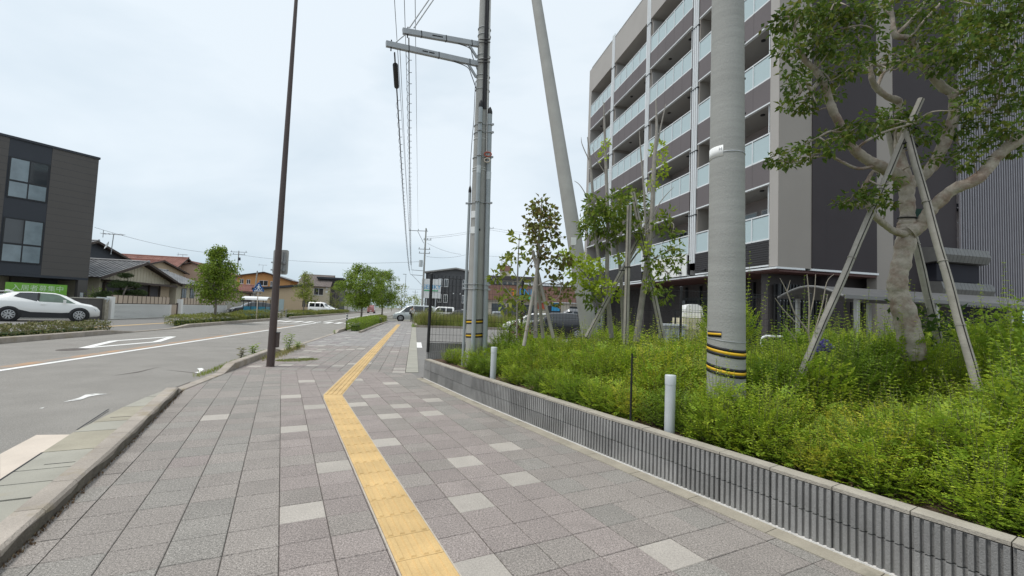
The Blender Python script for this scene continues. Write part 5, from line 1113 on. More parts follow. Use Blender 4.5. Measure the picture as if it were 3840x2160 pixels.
        xr = xs[0]; s2 = at(xr+.02); MB().add([(xr-.012, sg*s2[5]*.7, s2[2]-.05), (xr+.25, sg*(at(xr+.25)[5]*.97+.012), at(xr+.25)[2]-.06), (xr+.25, sg*(at(xr+.25)[5]*.99+.012), at(xr+.25)[2]-.2), (xr-.012, sg*s2[5]*.72, s2[2]-.24)], [(0, 1, 2, 3)]).build('tail_light', 'lamp_red', t, True)
    for nm, (xa, xb) in (('windscreen', wind), ('rear_window', rear)):
        n, m_ = 8, 8; mb = MB(); pts = [top_pt(xa+(xb-xa)*i/n, -.9+1.8*j/m_) for i in range(n+1) for j in range(m_+1)]
        mb.add(pts, [(i*(m_+1)+j, i*(m_+1)+j+1, (i+1)*(m_+1)+j+1, (i+1)*(m_+1)+j) for i in range(n) for j in range(m_)], True).build(nm, 'car_glass', t, True)
    MB().box((xs[-1]-.01, 0, .42), (.02, 0, 0), (0, at(xs[-1]-.05)[4]*.75, 0), (0, 0, .11)).build('grille', 'black', t, True)
    for xe, nm in ((xs[-1]+.02, 'number_plate'), (xs[0]-.02, 'number_plate')): MB().box((xe, 0, .52 if xe < 0 else .45), (.006, 0, 0), (0, .17, 0), (0, 0, .08)).build(nm, 'white', t, True)
    return t, at
# white crossover with sloping roof, side on
CH = [(-2.18, .36, .92, .98, .70, .74, .60), (-2.05, .30, 1.04, 1.10, .80, .84, .66), (-1.75, .25, 1.10, 1.40, .84, .895, .56), (-1.35, .22, 1.10, 1.54, .85, .90, .54), (-.6, .20, 1.07, 1.58, .86, .875, .56), (.3, .20, 1.03, 1.55, .86, .87, .56), (.75, .20, 1.01, 1.42, .86, .875, .58), (1.15, .2, .99, 1.16, .86, .885, .66), (1.40, .22, .97, 1.03, .86, .895, .72), (1.8, .25, .88, .95, .83, .885, .68), (2.05, .28, .76, .82, .74, .80, .60), (2.18, .32, .62, .66, .62, .66, .5)]
cl = Vector((-25.75, 24.75, .0)); 
t, at = vehicle('parked_car', 'white crossover car with black wheel arches parked side on before the dark building', 'car', cl, R(46), 'car_white', CH, (-1.32, 1.32), .355, (.75, -.42), (-.1,), [((-1.22, -.34, .52, .02), (-1.0, -.34, 1.0, 1.0)), ((-.26, 1.14, .02, .04), (-.26, .5, 1.0, .98))], (1.12, .64), (-2.0, -1.5), light_win=1)
for sg in (1, -1):
    MB().extr([(-1.9, sg*.60, 1.53), (-2.35, sg*.0, 1.47), (-2.35, 0, 1.50), (-1.5, sg*.2, 1.56), (-1.3, sg*.55, 1.545)], (0, 0, .03)).build('spoiler', 'car_white', t, True)
MB().extr([(-1.55, -.012, 1.54), (-1.2, -.012, 1.56), (-1.45, -.012, 1.66), (-1.55, -.012, 1.66)], (0, .024, 0)).build('fin_aerial', 'car_white', t, True)
for sg in (1, -1): MB().add([(-.35, sg*.822, 1.07), (-.25, sg*.822, 1.07), (-.25, sg*.60, 1.525), (-.35, sg*.60, 1.53)], [(0, 1, 2, 3)]).build('door_pillar', 'black', t, True)
for sg in (1, -1): MB().add([(.98, sg*.893, .50), (.6, sg*.884, .47), (-.55, sg*.884, .50), (-.98, sg*.899, .62), (-.98, sg*.899, .22), (.98, sg*.89, .22)], [(0, 1, 2, 3, 4, 5)]).build('lower_cladding', 'cladding', t, True)
# silver white people carrier crossing the path
MV = [(-2.3, .3, .95, 1.62, .78, .80, .62), (-2.2, .26, .97, 1.76, .80, .835, .66), (-1.6, .22, .98, 1.83, .81, .845, .67), (.3, .2, .98, 1.83, .81, .845, .67), (.75, .2, .97, 1.72, .81, .845, .66), (1.25, .2, .96, 1.34, .81, .84, .68), (1.62, .22, .95, 1.05, .80, .83, .7), (2.05, .25, .86, .93, .77, .80, .64), (2.28, .28, .66, .72, .62, .66, .5)]
vl = rf(51.9, -.05)
t, at = vehicle('people_carrier', 'pale silver people carrier crossing the footpath behind the walking person', 'van', vl, math.atan2(-TV.y, -TV.x), 'car_silver', MV, (-1.42, 1.42), .33, (1.0, -.15), (.1,), [((-2.1, -1.1, .1, .1), (-2.0, -1.1, .9, .93)), ((-1.04, .02, .08, .08), (-1.04, .02, .93, .93)), ((.08, 1.38, .08, .1), (.08, .86, .93, .9))], (1.5, .86), (-2.28, -2.21), cladding=False, spokes=9)
# small white van on the far side, black car behind the shelter, far cars
KV = [(-1.68, .3, .95, 1.75, .70, .72, .62), (-1.55, .25, .97, 1.86, .71, .735, .64), (.6, .22, .97, 1.88, .71, .735, .64), (1.0, .22, .96, 1.66, .71, .735, .63), (1.35, .24, .95, 1.1, .71, .73, .62), (1.66, .28, .8, .86, .62, .66, .5)]
KW = [((-1.45, -.55, .1, .1), (-1.4, -.55, .85, .85)), ((-.45, .3, .1, .1), (-.45, .3, .85, .85)), ((.4, 1.15, .1, .1), (.4, .85, .85, .85))]
t, at = vehicle('small_van', 'small boxy white van parked by the cream house', 'van', rf(83, -16.2), A+math.pi/2+R(-100), 'car_white', KV, (-1.2, 1.15), .28, (.35, -.5), (0.,), KW, (1.3, 1.02), (-1.66, -1.56), cladding=False, detail=True)
SD = [(-2.2, .32, .88, .94, .68, .72, .58), (-2.0, .26, .95, 1.1, .78, .82, .62), (-1.6, .22, .95, 1.38, .82, .845, .56), (-.9, .2, .94, 1.50, .83, .85, .56), (.1, .2, .92, 1.48, .83, .85, .56), (.6, .2, .91, 1.3, .83, .85, .58), (1.1, .2, .9, .98, .83, .85, .68), (1.8, .25, .78, .84, .8, .83, .62), (2.18, .3, .6, .64, .64, .68, .5)]
SW = [((-1.5, -.5, .15, .08), (-1.2, -.5, .9, .93)), ((-.44, .95, .08, .08), (-.44, .4, .93, .9))]
t, at = vehicle('black_car', 'black hatchback parked behind the blue shelter', 'car', rf(52.3, -16.9), A+R(180+32), 'car_black', SD, (-1.33, 1.33), .32, (.7, -.5), (-.1,), SW, (1.0, .5), (-1.95, -1.45), cladding=False)
t, at = vehicle('white_car', 'low white car nose beside the small boxy white van', 'car', rf(88.5, -16.0), A+math.pi/2+R(-100), 'car_white', SD, (-1.33, 1.33), .32, (.7, -.5), (-.1,), SW, (1.0, .5), (-1.95, -1.45), cladding=False, detail=False)
t, at = vehicle('pink_car', 'pale red car far along the street seen from behind', 'car', rf(104, -9.4), A+math.pi/2, 'car_red', KV, (-1.2, 1.15), .28, (.35, -.5), (0.,), KW, (1.3, 1.02), (-1.66, -1.56), cladding=False, detail=False)
lot = [((1112, 785), 56, 'car_white', KV, KW, 'boxy white car parked left of the utility pole before the dark house', 190),
       ((1152, 788), 60, 'car_black', SD, SW, 'black car parked beside the boxy white car', 185),
       ((1250, 790), 50, 'car_grey', SD, SW, 'grey car parked right of the utility pole before the brown store', 95),
       ((1292, 794), 46, 'car_black', KV, KW, 'tall black car parked before the store entrance', 80),
       ((1345, 800), 32, 'car_white', SD, SW, 'white car parked behind the red leaved young tree', 170),
       ((1392, 803), 28, 'car_black', CH, SW, 'black car parked close to the red leaved young tree', 175),
       ((1455, 802), 30, 'car_grey', KV, KW, 'tall grey car parked behind the foot of the leaning pole', 170)]
LOTP = [(-10.141, 66.000, 1.138), (-7.127, 60.000, 1.040), (-1.576, 50.000, 1.202), (0.276, 46.000, 1.131), (1.708, 32.000, 1.135), (2.817, 28.000, 1.160), (4.539, 30.000, 1.221)]
for q, (_, _, m_, S_, W_, lab, yw) in zip(LOTP, lot):
    box_ = S_ is KV
    vehicle('parked_car', lab, 'car', Vector((q[0], q[1], 0)), R(yw), m_, S_, (-1.2, 1.15) if box_ else (-1.33, 1.33), .29 if box_ else .32, (.35, -.5), (0.,), W_, (1.3, 1.02) if box_ else (1.0, .5), (-1.66, -1.56) if box_ else (-1.95, -1.45), cladding=False, detail=True)

# ================================================================ PERSON walking away
M['skin'] = mat('skin', (.45, .28, .20), .06, 9, .6); M['shirt'] = mat('white_shirt', (.66, .64, .63), .06, 9, .85); M['trousers'] = mat('dark_trousers', (.022, .024, .028), .1, 9, .85); M['hair'] = mat('black_hair', (.012, .011, .011), .2, 40, .6)
pb = Vector((-10.623, 48.077, 0.000)); pr_ = math.atan2(SV.y, SV.x)-math.pi/2
per = thing('person', 'person in white shirt and dark trousers with a black shoulder bag walking away', 'person', pb, pr_)
def skinmesh(name, m, verts, edges, par, sub=2):
    me = bpy.data.meshes.new(name); me.from_pydata([v[:3] for v in verts], edges, []); o = bpy.data.objects.new(name, me); COL.objects.link(o)
    md = o.modifiers.new('s', 'SKIN'); 
    for i, v in enumerate(verts): sv = me.skin_vertices[0].data[i]; sv.radius = (v[3], v[4] if len(v) > 4 else v[3]); sv.use_root = (i == 0)
    o.modifiers.new('u', 'SUBSURF').levels = sub; bpy.context.view_layer.update()
    m2 = bpy.data.meshes.new_from_object(o.evaluated_get(bpy.context.evaluated_depsgraph_get())); bpy.data.objects.remove(o); m2.materials.clear(); m2.materials.append(M[m])
    for p in m2.polygons: p.use_smooth = True
    return link(name, m2, par)
bv = [(0, 0, .86, .13, .10), (0, .01, 1.05, .125, .09), (0, 0, 1.25, .15, .10), (0, 0, 1.36, .14, .085), (0, .0, 1.42, .05, .05), (0, .03, 1.50, .055, .06), (0, .045, 1.58, .075, .09), (0, .04, 1.66, .055, .07),
      (.085, .02, .80, .085), (.09, .05, .45, .06), (.09, -.02, .08, .042), (.095, .10, .03, .035), (-.085, 0, .80, .085), (-.09, .02, .45, .06), (-.09, .14, .08, .042), (-.095, .26, .04, .035),
      (.18, 0, 1.35, .055), (.235, -.03, 1.10, .043), (.22, .06, .87, .033), (.215, .09, .80, .036, .02), (-.18, 0, 1.35, .055), (-.235, .0, 1.10, .043), (-.21, .12, .90, .033), (-.2, .16, .83, .036, .02),
      (.20, .125, .73, .011), (.215, .12, .72, .011), (.23, .11, .725, .011), (.19, .13, .77, .010), (-.185, .2, .76, .011), (-.2, .195, .75, .011), (-.215, .19, .755, .011), (-.18, .2, .80, .010), (.225, .1, .735, .009), (-.225, .18, .765, .009)]
be = [(0, 1), (1, 2), (2, 3), (3, 4), (4, 5), (5, 6), (6, 7), (0, 8), (8, 9), (9, 10), (10, 11), (0, 12), (12, 13), (13, 14), (14, 15), (3, 16), (16, 17), (17, 18), (18, 19), (3, 20), (20, 21), (21, 22), (22, 23), (19, 24), (19, 25), (19, 26), (18, 27), (23, 28), (23, 29), (23, 30), (22, 31), (19, 32), (23, 33)]
body = skinmesh('body', 'skin', bv, be, per)
grow = lambda v, g: (v[0], v[1], v[2], v[3]+g, (v[4] if len(v) > 4 else v[3])+g)
sh = [grow(bv[i], .018) for i in (0, 1, 2, 3, 16, 17, 20, 21)]; sh[0] = (0, 0, .88, .16, .125); skinmesh('shirt', 'shirt', sh, [(0, 1), (1, 2), (2, 3), (3, 4), (4, 5), (3, 6), (6, 7)], per)
tr = [grow(bv[i], .014) for i in (0, 8, 9, 10, 12, 13, 14)]; tr[0] = (0, 0, .84, .15, .115); skinmesh('trousers', 'trousers', tr, [(0, 1), (1, 2), (2, 3), (0, 4), (4, 5), (5, 6)], per)
skinmesh('hair', 'hair', [(0, .0, 1.55, .07, .06), (0, .02, 1.62, .082, .092), (0, .035, 1.69, .06, .075)], [(0, 1), (1, 2)], per)
for i in (10, 14): skinmesh('shoe', 'black', [(bv[i][0], bv[i][1]-.04, .045, .04, .04), (bv[i+1][0], bv[i+1][1]+.02, .035, .042, .03)], [(0, 1)], per)
bag = tag(MB().extr([pb+SV*y+TV*x+Zv*z for x, y, z in ((-.33, -.06, .86), (-.06, -.16, .80), (-.06, -.16, 1.0), (-.31, -.08, 1.04))], SV*.09).build('shoulder_bag', 'black'), 'black shoulder bag hanging at the hip of the walking person', 'bag')
mb = MB().tube([pb+TV*x+SV*y+Zv*z for x, y, z in ((-.2, -.14, 1.0), (-.03, -.15, 1.18), (.09, -.12, 1.38), (.11, -.03, 1.45))], .014, 6); sb_ = mb.build('strap', 'black', bag)
# ================================================================ PLANTS
def shrub_mesh(name, m, seed, shoots=84, h=.75, spread=.34, leaf=.040, tilt=.75, step=.030, body=1500):
    rg = np.random.default_rng(seed); C, D_, Nn, Ls = [], [], [], []; twigs = []
    C2, D2, N2, L2 = [], [], [], []
    for i in range(shoots):
        az = rg.random()*2*math.pi; rr = spread*math.sqrt(rg.random()); out = np.array([math.cos(az), math.sin(az), 0]); f = rr/spread
        base = out*rr*.45; tl = tilt*f*(.6+.7*rg.random()); L_ = h*(1.08-.45*f)*(.58+.54*rg.random()); n = max(6, int(L_/step))
        s = (np.arange(n)+.5)/n; ang = tl*(1-.45*s)+.16*np.sin(s*3+az*5); dx = np.sin(ang); dz = np.cos(ang)
        side = np.array([-math.sin(az), math.cos(az), 0])*(rg.random()-.5)*.6
        pos = base+np.cumsum((out[None]*dx[:, None]+np.array([0, 0, 1.])[None]*dz[:, None]+side[None]*s[:, None]*.6)*(L_/n), 0)
        twigs.append(pos[::max(1, n//4)])
        for sg in (1, -1):
            th = rg.random()*6.3+np.arange(n)*1.57; u = np.stack([np.cos(th)*sg, np.sin(th)*sg, .15+.35*rg.random(n)], 1)
            nr = np.stack([-.3*np.cos(th)*sg, -.3*np.sin(th)*sg, np.ones(n)*1.1], 1)+rg.normal(size=(n, 3))*.22
            sz = leaf*(1.1-.6*s)*(.7+.6*rg.random(n)); keep = rg.random(n) > .08
            old = keep & (s < .28); keep = keep & (s >= .28)
            C.append(pos[keep]); D_.append(u[keep]); Nn.append(nr[keep]); Ls.append(sz[keep]); C2.append(pos[old]); D2.append(u[old]); N2.append(nr[old]); L2.append(sz[old])
    # leafy lower body: side sprays, each a short twig with leaves along it and a tuft at its tip
    ns = body//9; az = rg.random(ns)*6.283; zz = rg.random(ns)**.85; rad = spread*1.15*np.sqrt(np.clip(1-(zz*1.15-.35)**2, .05, 1))*(.62+.42*rg.random(ns)**.5)
    p0 = np.stack([np.cos(az)*rad, np.sin(az)*rad, h*.68*zz], 1); dd = np.stack([np.cos(az), np.sin(az), .25+.9*zz], 1)+rg.normal(size=(ns, 3))*.35; dd /= np.linalg.norm(dd, axis=1, keepdims=True)
    sd = np.cross(dd, np.array([0, 0, 1.])); sd /= np.maximum(np.linalg.norm(sd, axis=1, keepdims=True), 1e-3); un = np.cross(sd, dd); tl = .07+.07*rg.random(ns)[:, None]
    fresh = rg.random(ns) < .35
    for k in range(9):
        f = -1+1.15*k/8; q = p0+dd*tl*f; sg_ = 1 if k % 2 else -1
        u = dd*(.55 if k < 7 else 1.1)+sd*sg_*(1 if k < 7 else .45)+un*.15; nr = un+rg.normal(size=(ns, 3))*.2; L2_ = leaf*(.95 if k < 6 else .8)*(.75+.5*rg.random(ns))
        for msk, (c_, d_, n_, l_) in ((fresh, (C, D_, Nn, Ls)), (~fresh, (C2, D2, N2, L2))): c_.append(q[msk]); d_.append(u[msk]); n_.append(nr[msk]); l_.append(L2_[msk])
    V = leaf_arrays(np.concatenate(C), np.concatenate(D_), np.concatenate(Nn), np.concatenate(Ls), np.concatenate(Ls)*.52)
    V2 = leaf_arrays(np.concatenate(C2), np.concatenate(D2), np.concatenate(N2), np.concatenate(L2), np.concatenate(L2)*.52)
    mb = MB()
    for t in twigs: mb.tube([Vector((0, 0, -.08))+Vector(t[0])*.6]+[Vector(q) for q in t], .0019, 3, False)
    return leaf_mesh(name, V, m), mb.mesh(name+'_stems', 'stem'), leaf_mesh('mature_leaves', V2, 'leaf_old' if m == 'leaf_mid' else 'leaf_mid')
SHV = {}
for key, m, n, kw in (('lime', 'leaf_lime', 3, {}), ('mid', 'leaf_mid', 3, {}), ('yellow', 'leaf_yellow', 2, dict(shoots=70)), ('tall', 'leaf_lime', 3, dict(h=1.25, spread=.36, tilt=.45, shoots=62, leaf=.046, step=.036, body=2000)), ('tallmid', 'leaf_mid', 3, dict(h=1.2, spread=.38, tilt=.48, shoots=62, leaf=.046, step=.036, body=2000)), ('plume', 'leaf_lime', 3, dict(h=.92, spread=.33, tilt=.5, shoots=72, leaf=.040, step=.030, body=1500)), ('low', 'leaf_mid', 2, dict(h=.45, spread=.40, shoots=70, tilt=1.15, leaf=.042, body=1100))):
    SHV[key] = [shrub_mesh('foliage', m, 100+sum(map(ord, key))+i, **kw) for i in range(n)]
SL = {'lime': 'lime green', 'mid': 'mid green', 'yellow': 'yellowish green', 'plume': 'feathery lime green', 'tall': 'tall lime green', 'tallmid': 'tall mid green', 'low': 'low spreading'}
def shrub(kind, x, y, z=.36, s=1., sz=1., row=1):
    fm_, sm_, om_ = SHV[kind][random.randrange(len(SHV[kind]))]
    o = bpy.data.objects.new('shrub', None); COL.objects.link(o); o.location = (x, y, z); o.rotation_euler = (0, 0, random.random()*6.28); o.scale = (s, s, s*sz)
    q = x/y; Zn = ((-.05, 'before the utility pole'), (.02, 'right of the utility pole'), (.1, 'before the red leaved tree'), (.17, 'left of the multi stemmed tree'), (.26, 'before the multi stemmed tree'), (.33, 'beside the black stake'), (.42, 'left of the concrete pole'), (.52, 'next to the concrete pole'), (.62, 'right of the concrete pole'),
                  (.72, 'left of the left log'), (.82, 'under the left log'), (.92, 'left of the pale trunk'), (1.02, 'near the pale trunk'), (1.12, 'under the right log'), (9, 'below the slatted screen'))
    where = next(w_ for lim, w_ in Zn if q < lim)
    rw = ('at the block wall', 'in the second row', 'in the third row', 'in the fourth row', 'in the back rows', 'in the back rows', 'near the mesh fence', 'near the mesh fence', 'along the mesh fence', 'along the mesh fence')[row]
    lab = SL[kind]+' shrub '+rw+' '+where
    tag(o, lab, 'shrub', 'shrubs in the block edged bed'); link('young_shoots', fm_, o); link('stems', sm_, o); link('foliage', om_, o); return o
def wallpt(a):
    for p, q in zip(WALL, WALL[1:]):
        l = (q-p).length
        if a <= l or q is WALL[-1]: d = (q-p)/l; return p+d*a, Vector((-d.y, d.x, 0))
        a -= l
AVOID = [(1.58, 4.46, .30), (2.27, 4.7, .30), (-.33, 7.55, .26), (-.72, 9.3, .28)]
VIEWGAP = [(1.58, 4.46), (-.33, 7.55)]
rows = [(.50, .44), (.92, .48), (1.34, .5), (1.8, .52), (2.28, .54), (2.75, .55), (3.3, .58), (3.9, .6), (4.5, .62), (5.1, .65)]
for ri_, (b, stp) in enumerate(rows):
    a = .35
    while a < 10.4:
        p, nn_ = wallpt(a+random.uniform(-.1, .1)); x = p+nn_*(b+random.uniform(-.07, .07)); a += stp*random.uniform(.85, 1.15)
        if (x-FA).dot(FN) < .22 or x.y < .9 or x.x > 6.6: continue
        if any((x.x-q[0])**2+(x.y-q[1])**2 < q[2]**2 for q in AVOID): continue
        # keep pipes and pole foot in sight
        blocked = False
        for gx, gy in VIEWGAP:
            g_ = Vector((gx, gy, 0)); L_ = g_.length
            if x.length < L_ and abs(x.x*g_.y-x.y*g_.x)/L_ < .27 and L_-x.length < .9: blocked = True
        if blocked: continue
        right = x.x/max(.1, x.y)
        if ri_ == 0:
            if a < 4.9 and random.random() < .35: continue
            k = random.choice(('lime', 'yellow', 'lime', 'mid') if right > .1 else ('mid', 'lime', 'mid')); s, z_ = .82, .85
            if right > .72: k = random.choice(('low', 'mid', 'mid')); s = .9
        elif right > .58 and ri_ >= 2: k = random.choice(('tall', 'tall', 'tallmid')); s, z_ = 1.0, (1.0 if ri_ < 4 else 1.15)
        elif right > .45: k = random.choice(('lime', 'tall', 'tallmid', 'tall') if ri_ > 1 else ('lime', 'lime', 'mid')); s, z_ = .98, (1.1 if k[0] != 't' else .80)
        elif right > .05: k = random.choice(('lime', 'lime', 'plume', 'plume', 'yellow')); s, z_ = .98, 1.0
        else: k = random.choice(('mid', 'plume', 'lime')); s, z_ = .95, .95
        if ri_ >= 2 and right <= .5: s, z_ = 1.05, 1.18
        if right > .8 and x.y > 4.9: k = random.choice(('tall', 'tall', 'tallmid')); z_ = 1.38
        if .56 < right < 1.12 and x.y < 4.75:
            k = random.choice(('plume', 'plume', 'lime', 'yellow') if x.y > 2.6 else ('plume', 'lime', 'mid')); z_ = min(z_, (.72 if k == 'plume' else .86) if x.y > 3.4 else 1.0)
        shrub(k, x.x, x.y, .34, s*random.uniform(.82, 1.16), z_*random.uniform(.78, 1.22), ri_)
for x, y, k in ((2.1, 6.2, 'yellow'), (1.75, 5.6, 'yellow'), (2.75, 3.45, 'yellow'), (2.02, 4.18, 'lime'), (2.22, 4.05, 'lime'), (2.45, 4.15, 'plume'), (2.05, 4.38, 'plume')): shrub(k, x, y, .34, .9)
# fallen leaves on the soil strip
n = 900; aa = RNG.random(n)*9.8; pts = []
for q in aa: p, nn_ = wallpt(q); v = p+nn_*(.16+.5*RNG.random()); pts.append((v.x, v.y, .362+.03*RNG.random()))
nr = np.tile([0, 0, 1.], (n, 1))+RNG.normal(size=(n, 3))*.4
M['litter'] = mat('leaf_litter', (.16, .10, .06), .2, 9, .9, island=[(.12, .075, .045), (.22, .15, .09), (.09, .055, .035), (.30, .23, .14)])
tag(link('leaf_litter', leaf_mesh('leaf_litter', leaf_arrays(np.array(pts), rnd_unit(n)*np.array([1, 1, .1]), nr, .03*(.6+.8*RNG.random(n)), .014), 'litter')), kind='stuff')

def tree(name, label, base, clumps, leafm, per, Ln, Wd, branches, bark, group=None, twigs=True, tw_r=.006, up=.6, rough=0., flat=1.):
    """branches: list of lists of (x, y, z, r); clumps: (x, y, z, r)"""
    t = thing(name, label, 'tree', base, group=group); off = Vector(base)
    mb = MB()
    for b in branches: limb(mb, b, 16 if b[0][3] > .05 else 7, 8 if rough else 5, rough if b[0][3] > .02 else 0)
    mb.build('trunk', bark, t)
    if twigs:
        pts = np.array([p[:3] for b in branches for p in b]); tm = MB()
        for c in clumps:
            for kk in range(1):
                d2 = np.sum((pts-np.array(c[:3]))**2, 1)+RNG.random(len(pts))*.05; q = pts[int(np.argmin(d2))]; e = np.array(c[:3])+rnd_unit(1)[0]*c[3]*.6; m_ = (q+e)/2+rnd_unit(1)[0]*.22*np.linalg.norm(e-q)
                if np.linalg.norm(e-q) > tw_r*110: continue
                limb(tm, [(*q, tw_r*1.6), (*m_, tw_r*1.2), (*e, tw_r*.5)], 5, 4)
        tag(tm.build('twigs', bark, t), kind='stuff')
    V = clump_leaves(clumps, per, Ln, Wd, up, .35 if flat < 1 else .5, flat)-np.array(off)
    link('crown', leaf_mesh('crown', V, leafm), t); return t
def jit(cl, dy, rs=1., dup=0):
    out = []
    for x, y, z, r in cl:
        for k in range(1+dup):
            j = random.uniform(-dy, dy); f = (y+j)/y; out.append((x*f, y+j, 1.51+(z-1.51)*f, r*rs*random.uniform(.85, 1.15)))
    return out
# ---- the big pale-barked tree with its three support logs
BTR = [[(4.790, 5.300, 1.132, 0.118), (4.709, 5.300, 1.552, 0.125), (4.617, 5.300, 1.879, 0.103), (4.599, 5.300, 2.092, 0.095), (4.658, 5.300, 2.334, 0.095), (4.707, 5.300, 2.576, 0.099), (4.728, 5.300, 2.711, 0.114), (4.724, 5.300, 2.827, 0.080), (4.716, 5.300, 3.060, 0.076), (4.718, 5.300, 3.279, 0.080)],
  [(4.717, 5.300, 3.245, 0.076), (4.583, 5.250, 3.316, 0.076), (4.365, 5.200, 3.383, 0.065), (4.104, 5.150, 3.471, 0.057), (3.934, 5.100, 3.560, 0.049), (3.776, 5.050, 3.685, 0.044), (3.693, 5.000, 3.797, 0.042), (3.565, 4.950, 3.951, 0.046), (3.529, 4.950, 4.061, 0.040), (3.426, 4.900, 4.240, 0.038), (3.306, 4.850, 4.341, 0.032), (3.156, 4.800, 4.425, 0.027), (3.044, 4.750, 4.545, 0.023), (2.967, 4.700, 4.726, 0.014)],
  [(4.762, 5.350, 3.271, 0.068), (4.760, 5.450, 3.703, 0.053), (4.786, 5.500, 4.132, 0.038), (4.808, 5.500, 4.349, 0.042), (4.625, 5.450, 4.389, 0.036), (4.485, 5.450, 4.496, 0.034), (4.380, 5.400, 4.589, 0.030), (4.356, 5.400, 4.746, 0.024), (4.228, 5.350, 5.002, 0.014)],
  [(4.485, 5.450, 4.496, 0.023), (4.608, 5.500, 4.719, 0.018), (4.794, 5.550, 4.859, 0.012), (5.097, 5.600, 5.192, 0.009)],
  [(4.727, 5.300, 3.230, 0.076), (4.896, 5.300, 3.344, 0.065), (5.047, 5.300, 3.502, 0.065), (5.132, 5.250, 3.752, 0.061), (5.182, 5.200, 4.006, 0.053), (5.204, 5.200, 4.216, 0.049), (5.186, 5.200, 4.328, 0.042), (5.072, 5.200, 4.401, 0.046), (4.865, 5.150, 4.537, 0.038), (4.729, 5.150, 4.693, 0.038), (4.656, 5.100, 4.825, 0.035), (4.558, 5.100, 4.928, 0.032), (4.417, 5.100, 4.961, 0.032), (4.385, 5.100, 5.175, 0.021), (4.345, 5.100, 5.487, 0.015)],
  [(4.417, 5.100, 4.961, 0.023), (4.543, 5.050, 5.094, 0.019), (4.676, 5.000, 5.306, 0.015), (4.744, 5.000, 5.525, 0.011)],
  [(4.529, 5.100, 4.849, 0.015), (4.646, 5.000, 5.050, 0.014), (4.869, 4.950, 5.325, 0.011)],
  [(4.729, 5.150, 4.693, 0.024), (4.549, 5.200, 4.700, 0.021), (4.366, 5.250, 4.676, 0.018), (4.295, 5.300, 4.707, 0.015)],
  [(5.205, 5.200, 4.319, 0.030), (5.237, 5.100, 4.328, 0.026), (5.329, 5.000, 4.403, 0.018), (5.451, 4.900, 4.493, 0.012)],
  [(5.211, 5.200, 4.036, 0.027), (5.359, 5.100, 4.069, 0.023), (5.507, 5.050, 4.114, 0.020), (5.511, 5.000, 4.306, 0.015), (5.599, 4.950, 4.621, 0.009)],
  [(4.701, 5.250, 2.639, 0.091), (4.798, 5.200, 2.723, 0.068), (4.819, 5.150, 2.837, 0.065), (4.874, 5.100, 2.940, 0.065), (4.981, 5.000, 3.099, 0.061), (5.141, 4.900, 3.194, 0.061), (5.277, 4.850, 3.386, 0.057), (5.321, 4.800, 3.469, 0.053), (5.453, 4.700, 3.599, 0.042), (5.696, 4.600, 3.771, 0.034)],
  [(5.299, 4.800, 3.450, 0.042), (5.363, 4.750, 3.580, 0.034), (5.473, 4.700, 3.697, 0.030), (5.721, 4.650, 4.012, 0.023)],
  [(4.654, 5.250, 2.613, 0.046), (4.478, 5.200, 2.635, 0.038), (4.306, 5.150, 2.713, 0.038), (4.163, 5.100, 2.785, 0.034), (4.081, 5.100, 2.927, 0.030), (3.995, 5.050, 3.068, 0.027), (4.051, 5.050, 3.191, 0.023), (4.065, 5.000, 3.278, 0.015)],
  [(4.071, 5.100, 2.959, 0.015), (3.894, 5.050, 2.893, 0.011), (3.697, 5.000, 2.887, 0.006)],
  [(4.256, 5.170, 3.412, 0.017), (3.980, 5.100, 3.335, 0.017), (3.720, 5.000, 3.366, 0.015), (3.525, 4.950, 3.414, 0.014), (3.289, 4.900, 3.360, 0.011), (3.035, 4.850, 3.278, 0.006)],
  [(3.757, 5.050, 3.703, 0.015), (3.512, 4.900, 3.678, 0.014), (3.343, 4.850, 3.583, 0.009)],
  [(3.376, 4.900, 4.247, 0.023), (3.253, 4.850, 4.124, 0.018), (3.140, 4.800, 4.207, 0.015), (3.055, 4.750, 3.998, 0.009)],
  [(3.297, 4.850, 4.341, 0.015), (3.315, 4.800, 4.715, 0.012), (3.438, 4.750, 5.052, 0.009)],
  [(3.957, 5.100, 3.566, 0.015), (3.994, 5.000, 3.623, 0.014), (4.180, 4.950, 3.726, 0.012), (4.452, 4.900, 3.808, 0.008)]]
BTC = jit([(2.990, 5.000, 4.973, 0.196), (3.211, 5.000, 5.102, 0.268), (3.375, 5.000, 4.774, 0.268), (3.066, 5.000, 4.680, 0.201), (3.559, 5.000, 5.020, 0.245), (3.711, 5.000, 4.692, 0.245), (3.454, 5.000, 4.459, 0.187), (3.906, 5.000, 5.034, 0.245), (3.882, 5.000, 4.581, 0.178), (3.132, 5.000, 4.446, 0.161), (3.215, 5.000, 4.317, 0.134), (3.583, 5.000, 4.356, 0.156), (3.304, 5.000, 5.177, 0.223), (3.721, 5.000, 5.218, 0.245), (3.513, 5.000, 4.708, 0.201), (4.044, 5.000, 4.777, 0.178), (3.812, 5.000, 4.436, 0.143), (4.045, 5.000, 5.160, 0.223), (4.112, 5.000, 4.519, 0.134), (3.097, 5.000, 4.834, 0.178), (3.420, 5.000, 5.038, 0.223)],.5,.92)
BTC += jit([(3.180, 5.000, 4.118, 0.134), (3.102, 5.000, 4.021, 0.107), (3.226, 5.000, 3.998, 0.134), (3.537, 5.000, 4.179, 0.125), (3.377, 5.000, 4.088, 0.116), (3.309, 5.000, 3.945, 0.089), (3.147, 5.000, 4.244, 0.098), (3.629, 5.000, 4.122, 0.089)],.4)
